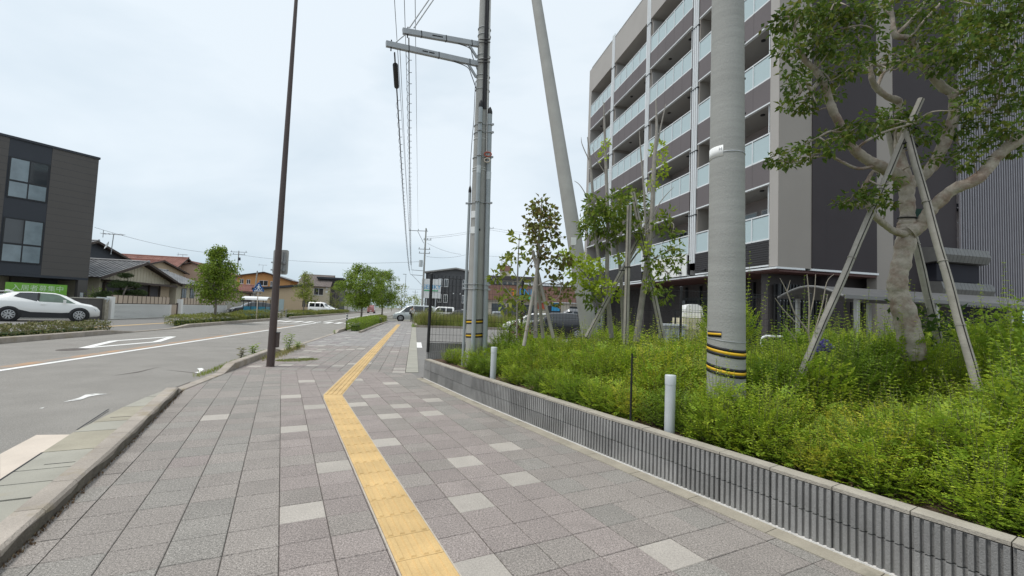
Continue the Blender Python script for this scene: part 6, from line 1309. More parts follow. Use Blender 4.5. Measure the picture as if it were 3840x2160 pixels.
BTC += jit([(4.240, 5.000, 5.216, 0.232), (4.514, 5.000, 4.758, 0.178), (4.507, 5.000, 5.059, 0.201), (4.714, 5.000, 4.900, 0.201), (5.041, 5.000, 5.152, 0.268), (5.396, 5.000, 5.071, 0.277), (5.670, 5.000, 4.891, 0.268), (5.196, 5.000, 4.682, 0.245), (5.561, 5.000, 4.507, 0.268), (5.016, 5.000, 4.390, 0.201), (4.779, 5.000, 4.522, 0.178), (4.513, 5.000, 4.597, 0.161), (5.244, 5.000, 4.249, 0.201), (5.656, 5.000, 4.181, 0.223), (5.740, 5.000, 3.847, 0.187), (5.367, 5.000, 3.935, 0.178), (4.741, 5.000, 5.236, 0.223), (5.852, 5.000, 5.186, 0.268), (5.792, 5.000, 4.564, 0.223), (4.781, 5.000, 4.712, 0.178), (5.336, 5.000, 4.782, 0.223), (5.106, 5.000, 4.868, 0.223), (5.968, 5.000, 4.193, 0.268), (6.073, 5.000, 4.765, 0.268), (4.320, 5.000, 4.646, 0.134), (5.529, 5.000, 5.268, 0.268), (4.918, 5.000, 4.623, 0.178), (5.140, 5.000, 4.066, 0.152)],.55,.95)
BTC += jit([(4.278, 5.000, 3.937, 0.178), (4.049, 5.000, 3.844, 0.161), (4.461, 5.000, 3.898, 0.143), (3.775, 5.000, 3.740, 0.143), (3.538, 5.000, 3.674, 0.152), (3.274, 5.000, 3.533, 0.134), (3.002, 5.000, 3.383, 0.125), (3.107, 5.000, 3.323, 0.107), (3.393, 5.000, 3.427, 0.116), (4.643, 5.000, 3.849, 0.152), (5.009, 5.000, 3.817, 0.161), (5.188, 5.000, 3.610, 0.169), (4.550, 5.000, 3.659, 0.134), (4.959, 5.000, 3.490, 0.143), (5.372, 5.000, 3.692, 0.152), (3.675, 5.000, 3.610, 0.125), (3.903, 5.000, 3.735, 0.134), (3.174, 5.000, 3.451, 0.116), (2.902, 5.000, 3.347, 0.071), (4.770, 5.000, 3.701, 0.125), (5.547, 5.000, 3.802, 0.143), (4.131, 5.000, 3.768, 0.125), (4.721, 5.000, 3.443, 0.116), (5.130, 5.000, 3.414, 0.125), (3.584, 5.000, 3.513, 0.107), (4.337, 5.000, 3.823, 0.116), (5.680, 5.000, 3.575, 0.134)],.45)
BTC += jit([(3.865, 5.000, 2.948, 0.152), (4.082, 5.000, 2.994, 0.134), (3.729, 5.000, 2.888, 0.089), (4.227, 5.000, 2.908, 0.098), (4.147, 5.000, 3.180, 0.089), (3.969, 5.000, 3.067, 0.098), (4.264, 5.000, 3.056, 0.080), (4.310, 5.000, 3.173, 0.080), (3.652, 5.000, 2.871, 0.054), (4.127, 5.000, 2.867, 0.080)],.3)
tree('crape_tree', 'large pale barked tree with twisting limbs held by tripod logs', (4.790, 5.300, 1.132), BTC, 'leaf_myrtle', 2900, .068, .038, BTR, 'bark_pale', tw_r=.0065, up=1.3, rough=.07, flat=.55)
def log(label, pts, r, par=None):
    p = [Vector(q) for q in pts]; t = thing('support_log', label, 'support log', p[0], group='logs propping the large pale tree')
    d = p[-1]-p[0]; n = 12
    MB().tube([p[0]+d*(k/n)+Vector((.004*math.sin(k*1.7), 0, 0)) for k in range(n+1)], [r*(1.05-.12*k/n)*(1+.05*(k % 3 == 1)) for k in range(n+1)], 14).build('log', 'log', t)
    s_ = d.normalized(); f = Vector((-.25, -1, .0)); f = (f-s_*f.dot(s_)).normalized()
    MB().tube([p[0]+d*(k/n)+f*(r*(1.04-.12*k/n)+.001)+Vector((.004*math.sin(k*1.7), 0, 0)) for k in range(n+1)], .0055, 5).build('slit', 'log_slit', t)
    for k in (.22, .45, .68): MB().tube([p[0]+d*k+(s_.orthogonal().normalized()*math.cos(a)+s_.cross(s_.orthogonal().normalized())*math.sin(a))*r*1.03 for a in np.linspace(0, 2*math.pi, 17)], .006, 5, False).build('node_ring', 'bark_grey', t)
    return t
log('grey support log leaning from lower left up to the tripod tie', ((2.967, 4.750, 0.682), (4.665, 5.050, 4.165)), .036)
log('grey support log leaning from lower right up to the tripod tie', ((4.553, 4.350, 0.919), (4.424, 4.980, 3.804)), .038)
log('grey support log standing behind the pale trunk', ((5.536, 5.750, 1.241), (4.626, 5.500, 4.203)), .042)
tie = thing('rope_tie', 'black rope binding the three support logs at their crossing', 'rope', (4.442, 4.950, 3.667))
for c_, w_ in ((Vector((4.501, 5.000, 3.750)), .11), (Vector((4.463, 5.000, 3.581)), .13)): MB().tube([c_+Vector((math.cos(a)*w_*.62, math.sin(a)*.09, .02*math.sin(2*a))) for a in np.linspace(0, 2*math.pi, 20)], .010, 6, False).build('loop', 'black', tie)
c_ = Vector((4.719, 5.300, 2.827)); MB().tube([c_+Vector((math.cos(a)*.088, math.sin(a)*.088, .012*math.sin(a))) for a in np.linspace(0, 2*math.pi, 24)], .010, 6, False).build('loop', 'black', tie)
M['dark_green'] = mat('dark_green_wrap', (.015, .06, .045), .1, 9, .7); MB().box(c_+Vector((.14, .03, .03)), (.055, 0, 0), (0, .03, 0), (0, 0, .085)).build('green_pad', 'dark_green', tie)

# ---- multi-stemmed tree with three posts
BR = [[(1.902, 8.400, 1.096, 0.047), (1.789, 8.400, 2.178, 0.039), (1.775, 8.400, 3.201, 0.035), (1.716, 8.400, 4.229, 0.031), (1.662, 8.400, 5.051, 0.023), (1.631, 8.400, 5.615, 0.011)], [(1.735, 8.400, 1.950, 0.034), (1.582, 8.400, 2.813, 0.031), (1.490, 8.400, 3.634, 0.028), (1.406, 8.400, 4.418, 0.023), (1.337, 8.400, 4.921, 0.010)], [(2.185, 8.600, 1.058, 0.037), (2.100, 8.600, 2.243, 0.034), (2.006, 8.600, 2.859, 0.028), (1.880, 8.600, 3.518, 0.019)],
  [(2.310, 8.200, 1.051, 0.059), (2.443, 8.200, 2.189, 0.050), (2.538, 8.200, 3.193, 0.044), (2.569, 8.200, 4.435, 0.036), (2.601, 8.200, 5.006, 0.028), (2.573, 8.200, 5.618, 0.011)], [(2.568, 8.200, 4.473, 0.019), (2.661, 8.200, 5.009, 0.016), (2.762, 8.200, 5.534, 0.008)], [(2.084, 8.600, 2.242, 0.019), (2.353, 8.500, 2.704, 0.016), (2.589, 8.300, 2.988, 0.013), (2.885, 8.100, 3.261, 0.008)], [(2.446, 8.200, 2.079, 0.016), (2.539, 8.000, 2.575, 0.013), (2.762, 7.900, 2.287, 0.008)],
  [(1.748, 8.400, 1.762, 0.019), (1.401, 8.200, 2.185, 0.014), (1.084, 8.100, 2.456, 0.010), (0.865, 8.000, 2.581, 0.005)], [(1.469, 8.400, 3.572, 0.010), (1.245, 8.400, 3.948, 0.008), (1.112, 8.400, 4.058, 0.004)], [(1.406, 8.400, 4.418, 0.010), (1.243, 8.400, 4.761, 0.008), (1.215, 8.400, 4.916, 0.003)], [(1.717, 8.400, 4.198, 0.013), (1.518, 8.400, 4.500, 0.008), (1.435, 8.400, 4.730, 0.004)], [(2.469, 8.200, 2.670, 0.022), (2.389, 8.200, 3.861, 0.019), (2.313, 8.200, 4.576, 0.013), (2.273, 8.200, 4.993, 0.005)], [(2.536, 8.200, 3.268, 0.013), (2.658, 8.100, 3.622, 0.009), (2.908, 8.100, 3.929, 0.004)]]
CLB = jit([(1.549, 8.400, 3.422, 0.255), (1.886, 8.400, 3.589, 0.270), (2.148, 8.400, 3.714, 0.240), (2.341, 8.400, 3.607, 0.195), (1.444, 8.400, 3.150, 0.225), (1.743, 8.400, 3.277, 0.255), (2.118, 8.400, 3.406, 0.225), (1.714, 8.400, 2.970, 0.210), (2.238, 8.400, 3.182, 0.180), (1.468, 8.400, 3.610, 0.180), (2.012, 8.400, 3.134, 0.180), (1.327, 8.400, 3.260, 0.150)],.35)
CLB2 = jit([(1.022, 8.200, 2.539, 0.176), (1.234, 8.200, 2.340, 0.219), (1.459, 8.200, 2.187, 0.205), (1.699, 8.200, 2.035, 0.190), (1.885, 8.200, 1.910, 0.146), (0.887, 8.200, 2.607, 0.102), (1.317, 8.200, 2.513, 0.146), (1.541, 8.200, 2.411, 0.146), (1.183, 8.200, 2.103, 0.132), (2.631, 8.200, 4.688, 0.146), (2.692, 8.200, 4.288, 0.146), (2.534, 8.200, 4.003, 0.117), (1.622, 8.200, 4.738, 0.088), (1.592, 8.200, 4.471, 0.073), (2.429, 8.200, 2.802, 0.132), (2.571, 8.200, 2.379, 0.117), (1.978, 8.200, 2.577, 0.102), (2.762, 8.200, 4.480, 0.102)],.3)
CLB3 = jit([(2.647, 8.000, 3.232, 0.171), (2.796, 8.000, 3.034, 0.128), (2.861, 8.000, 2.660, 0.143), (2.590, 8.000, 2.562, 0.171), (2.936, 8.000, 2.504, 0.143), (2.530, 8.000, 2.056, 0.143), (2.747, 8.000, 1.922, 0.128), (2.966, 8.000, 2.809, 0.100), (2.711, 8.000, 2.293, 0.128), (2.774, 8.000, 3.383, 0.100), (2.350, 8.000, 3.002, 0.114), (1.487, 8.000, 1.743, 0.128), (1.375, 8.000, 1.882, 0.114), (2.998, 8.000, 3.028, 0.071)],.3)
t = tree('multi_stem_tree', 'multi stemmed young tree with bare tips in the bed before the flats', (2.070, 8.400, 0.954), CLB+CLB3, 'leaf_fresh', 2600, .115, .044, BR, 'bark_grey', tw_r=.006, up=.3)
link('crown', leaf_mesh('crown', clump_leaves(CLB2, 2900, .08, .05, .3)-np.array(t.location), 'leaf_lime'), t)
for lab, a_, b_ in (('pale vertical support post before the multi stemmed tree', (2.044, 7.900, 1.026), (2.044, 7.900, 3.497)), ('grey support post leaning left at the top beside the multi stemmed tree', (2.762, 8.100, 1.148), (2.209, 8.300, 3.851)), ('long grey support post leaning right at the top through the stems', (1.370, 8.000, 1.099), (2.597, 8.500, 3.393))):
    t = thing('support_post', lab, 'support post', a_, group='posts propping the multi stemmed tree'); a_, b_ = Vector(a_), Vector(b_)
    MB().tube([a_, a_.lerp(b_, .5), b_], [.05, .046, .043], 12).build('post', 'log', t); f = Vector((-.3, -1, 0)).normalized(); MB().tube([a_+f*.05, b_+f*.044], .006, 5).build('slit', 'log_slit', t)
    c_ = a_.lerp(b_, .55); MB().tube([c_+Vector((math.cos(q)*.055, math.sin(q)*.055, 0)) for q in np.linspace(0, 2*math.pi, 13)], .009, 5, False).build('rope', 'black', t)
# ---- slim red-leaved tree
BA = [[(0.420, 7.400, 1.096, 0.036), (0.399, 7.400, 1.853, 0.032), (0.415, 7.400, 2.512, 0.027), (0.421, 7.400, 2.887, 0.021), (0.440, 7.400, 3.292, 0.011), (0.447, 7.400, 3.455, 0.005)], [(0.114, 7.600, 1.072, 0.016), (0.089, 7.600, 2.087, 0.013), (0.086, 7.600, 2.498, 0.010), (0.093, 7.600, 2.842, 0.005)], [(0.089, 7.600, 2.087, 0.008), (-0.070, 7.600, 2.300, 0.006), (-0.196, 7.600, 2.384, 0.004)], [(0.107, 7.600, 1.952, 0.010), (0.300, 7.500, 2.324, 0.006), (0.408, 7.500, 2.498, 0.004)], [(0.416, 7.400, 2.485, 0.011), (0.615, 7.300, 2.414, 0.008), (0.790, 7.300, 2.487, 0.005)], [(0.409, 7.400, 1.952, 0.010), (0.628, 7.300, 2.053, 0.008), (0.806, 7.300, 1.995, 0.005)], [(0.091, 7.600, 1.679, 0.010), (-0.137, 7.600, 1.942, 0.006), (-0.335, 7.600, 2.139, 0.004)], [(0.419, 7.400, 2.753, 0.008), (0.307, 7.400, 2.916, 0.005)], [(0.430, 7.400, 2.820, 0.008), (0.605, 7.400, 2.962, 0.005)]]
CA = jit([(0.440, 7.400, 3.279, 0.158), (0.577, 7.400, 3.190, 0.145), (0.334, 7.400, 3.072, 0.158), (0.541, 7.400, 2.892, 0.185), (0.437, 7.400, 2.620, 0.158), (0.660, 7.400, 2.722, 0.119), (0.312, 7.400, 2.762, 0.092), (0.603, 7.400, 3.016, 0.119), (0.695, 7.400, 2.865, 0.092), (0.240, 7.400, 3.284, 0.053), (0.331, 7.400, 3.342, 0.079), (0.792, 7.400, 2.768, 0.053), (0.389, 7.400, 2.852, 0.145), (0.487, 7.400, 3.092, 0.145), (0.699, 7.400, 3.134, 0.066)],.2)
CA2 = jit([(0.624, 7.400, 2.413, 0.132), (0.803, 7.400, 2.420, 0.119), (0.889, 7.400, 2.437, 0.079), (0.697, 7.400, 2.216, 0.119), (0.772, 7.400, 1.980, 0.145), (0.941, 7.400, 1.854, 0.106), (0.578, 7.400, 1.827, 0.092), (0.715, 7.400, 1.700, 0.092), (0.462, 7.400, 2.320, 0.106), (0.328, 7.400, 2.348, 0.079)],.2)
CA3 = jit([(-0.006, 7.600, 2.769, 0.095), (0.121, 7.600, 2.650, 0.081), (0.061, 7.600, 2.442, 0.122), (-0.168, 7.600, 2.378, 0.095), (0.227, 7.600, 2.558, 0.068), (-0.268, 7.600, 2.142, 0.108), (0.018, 7.600, 1.812, 0.136), (-0.098, 7.600, 1.638, 0.108), (0.095, 7.600, 1.578, 0.122), (-0.333, 7.600, 2.071, 0.068), (-0.220, 7.600, 1.803, 0.095), (0.279, 7.600, 2.095, 0.081), (0.192, 7.600, 1.683, 0.095), (-0.064, 7.600, 2.150, 0.068)],.2)
t = tree('red_leaf_tree', 'slim young tree with red brown leaves tied to stakes beside the utility pole', (0.420, 7.400, 1.096), CA+CA2, 'leaf_red', 2000, .088, .064, BA, 'bark_grey', tw_r=.004, up=.1)
link('crown', leaf_mesh('crown', clump_leaves(CA3, 1700, .11, .07, .3)-np.array(t.location), 'leaf_street2'), t)
for lab, a_, b_ in (('stake leaning right at the top beside the red leaved tree', (0.231, 7.300, 0.965), (0.470, 7.500, 2.636)), ('stake leaning left at the top beside the red leaved tree', (0.725, 7.500, 1.102), (0.320, 7.400, 2.548)), ('short stake standing behind the red leaved tree', (0.567, 7.700, 1.084), (0.420, 7.500, 2.160))):
    t = thing('tree_stake', lab, 'stake', a_, group='stakes of the red leaved tree'); MB().tube([a_, b_], [.03, .027], 10).build('stake', 'log', t)
# brown withered clump at its foot
link_ = tag(link('withered_shrub', leaf_mesh('withered_shrub', clump_leaves(jit([(0.171, 7.500, 1.313, 0.120), (0.246, 7.500, 1.449, 0.094), (0.340, 7.500, 1.253, 0.107), (0.109, 7.500, 1.178, 0.094)],.2), 1500, .055, .035, 0), M['litter'])), 'withered brown shrub at the foot of the red leaved tree', 'shrub')
# bare twiggy shrub and hydrangea near the concrete pole
bs0 = Vector((3.903, 5.800, 1.044)); bt_ = thing('bare_shrub', 'bare pale twigged shrub standing behind the left support log', 'shrub', bs0)
mb = MB()
for b in ([(3.903, 5.800, 1.044, 0.014), (3.871, 5.800, 1.376, 0.012), (3.694, 5.800, 1.627, 0.009), (3.588, 5.800, 1.908, 0.007), (3.494, 5.800, 2.086, 0.004)], [(3.871, 5.800, 1.376, 0.010), (3.879, 5.800, 1.790, 0.009), (3.847, 5.800, 2.153, 0.005)], [(3.880, 5.800, 1.583, 0.009), (3.941, 5.800, 1.870, 0.007), (3.961, 5.800, 2.157, 0.004)], [(3.928, 5.800, 1.327, 0.010), (4.045, 5.800, 1.745, 0.008), (4.107, 5.800, 2.059, 0.005), (4.201, 5.800, 2.167, 0.003)], [(3.746, 5.800, 1.474, 0.008), (3.538, 5.800, 1.683, 0.006), (3.433, 5.800, 1.824, 0.004)], [(3.721, 5.800, 1.268, 0.007), (3.550, 5.800, 1.492, 0.004)], [(3.953, 5.800, 1.328, 0.008), (3.986, 5.700, 1.588, 0.006), (4.047, 5.700, 1.896, 0.004)], [(3.588, 5.800, 1.908, 0.005), (3.629, 5.800, 2.066, 0.003)]): limb(mb, b, 6, 4)
tag(mb.build('twigs', 'twig', bt_), kind='stuff')
M['hyd'] = mat('hydrangea', (.16, .14, .42), .1, 9, .7, island=[(.10, .10, .34), (.22, .20, .50), (.30, .26, .56), (.14, .12, .40)], trans=.3)
hy = thing('hydrangea', 'purple blue hydrangea head among the shrubs by the left support log', 'flower', (3.717, 5.300, 1.245))
link('flower_head', leaf_mesh('flower_head', clump_leaves([(3.717, 5.300, 1.264, 0.061), (3.660, 5.300, 1.238, 0.043), (3.764, 5.300, 1.233, 0.043)], 60000, .024, .022, .3)-np.array(hy.location), 'hyd'), hy); MB().tube([Vector((3.717, 5.300, 1.245)), Vector((3.717, 5.300, 0.997)), Vector((3.708, 5.300, 0.834))], .006, 5).build('stem', 'bark', hy)
# big-leaved plants at the back right
q = [(5.314, 5.600, 1.493, 0.150), (5.466, 5.600, 1.648, 0.140), (5.166, 5.600, 1.636, 0.120), (5.563, 5.600, 1.453, 0.130), (5.067, 5.600, 1.732, 0.110), (4.867, 5.600, 1.774, 0.100)]
tag(link('broadleaf_shrub', leaf_mesh('broadleaf_shrub', clump_leaves(jit(q, .3), 900, .11, .055, .8), 'leaf_dark')), 'dark broad leaved shrub behind the pale tree trunk', 'shrub')
q = [(5.484, 4.900, 1.702, 0.131), (5.306, 4.900, 1.564, 0.140), (5.612, 4.900, 1.533, 0.157), (5.177, 4.900, 1.646, 0.087), (5.574, 4.900, 1.793, 0.096), (5.746, 4.900, 1.669, 0.149), (5.391, 4.900, 1.437, 0.131)]
tag(link('broadleaf_shrub', leaf_mesh('broadleaf_shrub', clump_leaves(jit(q, .3), 2600, .06, .032, .8), 'leaf_mid')), 'green broad leaved shrub at the far right of the bed', 'shrub')

# ---- street trees
def street_tree(label, base, h, cb, w_, leafm, tr=.075, n=46, per=150, Ln=.16, shape=1.0, group='street trees along the road', lw=.085, cone=False):
    b = Vector(base); cl = []
    for k in range(n):
        f = random.random(); z = cb+(h-cb)*f; prof = (min(1, .72+f*1.4) if f < .2 else 1-.74*(f-.2)/.8)*(.76+.24*math.sin(f*23)) if cone else math.sin(math.pi*(.12+.80*f)**shape)**.8; a = random.random()*6.283; r = w_/2*prof*math.sqrt(random.random())*(1+.16*math.sin(3*a+9*f)+.1*math.sin(5*a+2))
        cl.append((b.x+r*math.cos(a), b.y+r*math.sin(a), b.z+z, w_*(.05+.11*random.random()**1.5)*(1.1-.4*f)))
    br = [[(b.x, b.y, b.z-.05, tr), (b.x+.03, b.y, b.z+cb*.6, tr*.85), (b.x, b.y+.02, b.z+cb+.2*(h-cb), tr*.65), (b.x, b.y, b.z+h*.93, .012)]]
    for k in range(9):
        a = k*2.4; z = cb*.9+(h-cb)*(.05+.75*k/9); l = w_*.40*(1-.6*k/9); br.append([(b.x, b.y, b.z+z, tr*.4), (b.x+math.cos(a)*l*.5, b.y+math.sin(a)*l*.5, b.z+z+l*.3, tr*.25), (b.x+math.cos(a)*l, b.y+math.sin(a)*l, b.z+z+l*.45, .008)])
    return tree('street_tree', label, b, cl, leafm, per, Ln, lw, br, 'bark', group, True, .012)
street_tree('bushy green street tree with tall tiered crown before the white garden wall', rf(32.8, -12.8, .1), 4.8, 1.5, 3.25, 'leaf_street', .085, 170, 520, .14, cone=True)
street_tree('slim yellowish street tree before the beige building', rf(56.6, -12.8, .1), 5.2, 1.8, 3.0, 'leaf_street2', .08, 80, 330, .16, cone=True)
street_tree('round dense green street tree nearest on the planted verge', Vector((-15.631, 46.683, 0.000)), 5.6, 1.6, 4.3, 'leaf_street', .11, 170, 460, .17, 1.15)
street_tree('round dense green street tree second on the planted verge', Vector((-17.309, 59.904, 0.000)), 6.2, 1.8, 4.2, 'leaf_street', .12, 150, 420, .19, 1.15)
street_tree('small yellow green street tree beyond the white van', rf(78, -12.8, .1), 4.4, 1.2, 3.4, 'leaf_street2', .08, 50, 150, .2)
street_tree('small green street tree at the far bend of the far path', rf(92, -12.9, .1), 4.2, 1.4, 3.4, 'leaf_street', .08, 40, 120, .22)
street_tree('yellow green street tree far down the road past the people carrier', Vector((-25.891, 105.000, 1.374)).xy.to_3d(), 7.2, 1.2, 4.6, 'leaf_street2', .1, 60, 90, .3, lw=.16)
street_tree('distant green tree left of the road end', Vector((-40.190, 150.000, 1.189)).xy.to_3d(), 6.5, 1, 5, 'leaf_street', .1, 40, 60, .4, lw=.2)
street_tree('distant green tree right of the road end', Vector((-36.134, 165.000, 1.476)).xy.to_3d(), 6, 1, 7, 'leaf_street2', .1, 40, 50, .4, lw=.2)
# ---- hedges
def hedge(label, s0, s1, t0, t1, h, leafm, per=420, Ln=.07, fr=None, z0=0., name='hedge', cat='hedge', group=None):
    t = thing(name, label, cat, rf((s0+s1)/2, (t0+t1)/2), group=group); L_ = s1-s0; W_ = t1-t0
    n = int(L_*per); S = s0+L_*RNG.random(n); f = RNG.random(n); top = RNG.random(n) < .5
    T = np.where(top, t0+W_*RNG.random(n), np.where(RNG.random(n) < .5, t0, t1)+RNG.normal(size=n)*.04)
    bump = .12*np.sin(S*2.7)+.08*np.sin(S*6.1+1)+.05*np.sin(S*13+T*5); hh = h*(1+bump)
    Z = z0+np.where(top, hh*(1-.15*np.abs((T-(t0+t1)/2)/(W_/2))**2)+RNG.normal(size=n)*.03*h, hh*(.1+.85*f)); T = T+np.where(top, 0, np.sign(T-(t0+t1)/2)*.05*np.sin(S*7))
    ne = int(n*.22*min(1, 4/L_)); S[:ne] = np.where(RNG.random(ne) < .5, s0+.25*RNG.random(ne), s1-.25*RNG.random(ne))+RNG.normal(size=ne)*.05; T[:ne] = t0+W_*RNG.random(ne); Z[:ne] = z0+h*(.05+.9*RNG.random(ne))
    P_ = np.outer(S, np.array(SV))+np.outer(T, np.array(TV)); P_[:, 2] += Z
    side = np.where(top, 0, np.sign(T-(t0+t1)/2)); nr = np.outer(side*.8, np.array(TV))+rnd_unit(n)*.6; nr[:, 2] += np.where(top, 1, .35)
    V = leaf_arrays(P_, rnd_unit(n)+np.array([0, 0, .4]), nr, Ln*(.6+.8*RNG.random(n)), Ln*.55*(.6+.8*RNG.random(n)))-np.array(t.location)
    link('foliage', leaf_mesh('foliage', V, leafm), t)
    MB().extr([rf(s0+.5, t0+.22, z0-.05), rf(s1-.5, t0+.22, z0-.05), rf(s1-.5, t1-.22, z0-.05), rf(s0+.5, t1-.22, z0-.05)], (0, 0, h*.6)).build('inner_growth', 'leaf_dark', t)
    mb = MB()
    for k in range(int(L_*3)): q = rf(s0+.1+(L_-.2)*random.random(), t0+.1+(W_-.2)*random.random(), z0); mb.tube([q, q+Vector((random.uniform(-.1, .1), random.uniform(-.1, .1), h*.9))], .008, 4, False)
    mb.build('stems', 'bark', t); return t
GH = 'low hedges along the road'
hedge('scruffy yellowing low hedge behind the opposite kerb before the white car', 12, 21.6, -13.2, -12.2, .42, 'leaf_scruffy', 620, .085, group=GH)
hedge('clipped green hedge under the tiered street tree', 27.9, 36.8, -13.3, -12.15, .55, 'leaf_hedge', 700, .075, group=GH)
hedge('darker clipped hedge before the blue shelter', 37.0, 43.0, -13.3, -12.15, .72, 'leaf_hedge', 700, .075, group=GH)
hedge('pale scruffy hedge stub behind the crossing sign', 43.2, 46.0, -13.3, -12.15, .5, 'leaf_scruffy', 700, .075, group=GH)
hedge('rounded hedge under the slim yellowish street tree', 50.5, 62, -13.4, -12.2, .65, 'leaf_hedge', 560, .08, group=GH)
hedge('low hedge beyond the small boxy van', 66, 90, -13.4, -12.2, .6, 'leaf_hedge', 300, .11, group=GH)
hedge('neat box hedge beside the near footpath under two trees', 27.6, 41.5, -3.85, -3.05, .62, 'leaf_street', 900, .06, group=GH)
hedge('lighter box hedge length further along the near footpath', 41.8, 47.5, -3.85, -2.75, .62, 'leaf_street2', 700, .06, group=GH)
# ---- garden plants behind the walls
pt_ = thing('garden_pine', 'clipped garden pine with flat tiers before the tiled house', 'tree', rf(37.2, -20.6)); mb = MB()
for b in ([(0, 0, 0, .09), (.2, .1, .8, .08), (-.1, .2, 1.6, .06), (.3, .2, 2.4, .04), (.25, .2, 3.0, .02)], [(-.05, .2, 1.5, .04), (1.2, .3, 1.7, .03), (2.2, .3, 1.65, .01)], [(.2, .1, 1.2, .04), (-1.0, -.2, 1.5, .03), (-1.6, -.2, 1.55, .01)], [(.2, .2, 2.1, .03), (1.3, .2, 2.3, .015)]): limb(mb, [(rf(37.2, -20.6).x+q[0]*SV.x*1.0+q[1], rf(37.2, -20.6).y+q[0]*SV.y, q[2], q[3]) for q in b], 7)
mb.build('trunk', 'bark', pt_); cl = []
for s_, z, r, n in ((41.4, 3.0, .35, 4), (41.6, 2.5, .75, 9), (42.6, 2.3, .6, 6), (40.4, 2.35, .4, 4), (43.4, 1.85, .7, 8), (42.0, 1.75, .9, 10), (40.2, 1.6, .8, 9), (39.4, 1.45, .55, 6), (44.0, 1.4, .6, 6), (41.0, 1.35, .7, 8)):
    for k in range(n): p = rf(s_-4.0+random.uniform(-r, r)*.8, -20.6+random.uniform(-.6, .6), z+random.uniform(-.1, .1)); cl.append((p.x, p.y, p.z, .28))
link('crown', leaf_mesh('crown', clump_leaves(cl, 3600, .10, .03, .9, flat=.45)-np.array(pt_.location), 'leaf_pine'), pt_)
def bush(label, c, r, leafm, per=500, Ln=.09, name='garden_bush', flat=.8, n=8, cat='bush'):
    c = Vector(c); cl = [(c.x+random.uniform(-r, r)*.6, c.y+random.uniform(-r, r)*.6, c.z+r*flat*random.uniform(.3, .95), r*.5) for k in range(n)]
    t = thing(name, label, cat, c); link('foliage', leaf_mesh('foliage', clump_leaves(cl, per/r, Ln, Ln*.55, .7)-np.array(c), leafm), t); MB().tube([c-Zv*.1, c+Zv*r*.8], .03, 6).build('stem', 'bark', t)
bush('pale flecked garden bush left of the clipped pine', rf(35.6, -20.3, .5), 1.0, 'leaf_scruffy', 700, .10)
bush('dark green climbing bush against the dark building corner', Vector((-29.336, 31.500, 0.534)), 1.1, 'leaf_mid', 500, .10, flat=1.3)
bush('small round clipped bush behind the second garden wall', rf(52.6, -20.4, 1.0), .8, 'leaf_pine', 900, .08)
bush('loose green bush behind the second garden wall near the house windows', rf(50.0, -20.6, .8), .7, 'leaf_mid', 600, .09)
# ---- weeds, verge grass, tall island grass
def blades(name, centre_fn, n, h, leafm, wd=.008, kind='stuff'):
    P_ = np.array([centre_fn() for _ in range(n)]); d = rnd_unit(n)*.45+np.array([0, 0, 1.]); nr = rnd_unit(n); hh = h*(.4+.8*RNG.random(n))
    return tag(link(name, leaf_mesh(name, leaf_arrays(P_, d, nr, hh, wd*(.7+.6*RNG.random(n)), 0), leafm)), kind=kind)
gA, gB = Vector((-5.988, 11.662, 0.000)), Vector((-5.251, 12.221, 0.000)); 
def patch(): 
    f = random.random(); p = gA.lerp(gB, f); w_ = .32*(1-abs(2*f-1)**2)+.06; return (p.x+random.uniform(-.1, .1), p.y+random.uniform(-w_, w_), 0)
blades('grass_patch', patch, 1500, .05, 'grass', .007)
kp0, kp1 = Vector((-6.263, 11.563, 0.000)), Vector((-7.291, 15.766, 0.000))
def verge(): p = kp0.lerp(kp1, random.random()); return (p.x+random.gauss(0, .09), p.y+random.gauss(0, .12), 0)
blades('dry_verge_grass', verge, 1100, .13, 'dry_grass', .010)
kq0, kq1 = Vector((-6.055, 8.811, 0.000)), Vector((-7.428, 13.677, 0.000))
def gut_w(): f = random.random(); p = kq0.lerp(kq1, f); return (p.x+random.gauss(0, .05)-.02, p.y+random.gauss(0, .06), -.01)
blades('kerb_weeds', gut_w, 900, .10, 'grass', .010)
def kerb_dirt_shade(): f = random.random(); p = K0.lerp(K1, f*1.1); return (p.x+abs(random.gauss(0, .022))+.004, p.y, 0)
blades('kerb_moss', kerb_dirt_shade, 900, .022, M['litter'], .012)
def weed(label, base, h, n, Ln, leafm='leaf_mid'):
    b = Vector(base); t = thing('weed', label, 'weed', b); mb = MB(); C_, D_ = [], []
    for k in range(n):
        a = random.random()*6.283; hh = h*random.uniform(.55, 1); tip = b+Vector((math.cos(a)*hh*.22, math.sin(a)*hh*.22, hh)); mb.tube([b, b.lerp(tip, .5)+Zv*.02, tip], [.006, .005, .002], 5, False)
        for j in range(int(hh/.02)): f = (j+1)/(hh/.02); C_.append(tuple(b.lerp(tip, f))); th = j*2.4; D_.append((math.cos(th), math.sin(th), .35))
    mb.build('stem', 'bark', t); C_ = np.array(C_); nn = np.tile([0, 0, 1.], (len(C_), 1))+RNG.normal(size=(len(C_), 3))*.3
    link('leaves', leaf_mesh('leaves', leaf_arrays(C_, np.array(D_), nn, Ln*(.6+.7*RNG.random(len(C_))), Ln*.32)-np.array(b), leafm), t)
weed('tall upright weed at the kerb just past the brown pole', (-6.871, 13.922, 0.000), .66, 3, .13)
weed('leafy weed at the foot of the tall upright weed', (-6.913, 14.627, 0.000), .30, 7, .11)
weed('straggly weed in the gutter left of the brown pole', (-7.060, 12.372, 0.000), .36, 6, .12)
weed('pale straggly weed in the gutter further left of the brown pole', (-6.924, 11.606, 0.000), .34, 5, .11, 'leaf_scruffy')
weed('small weed at the kerb ramp before the second box hedge', rf(24.6, -4.0), .22, 4, .09)
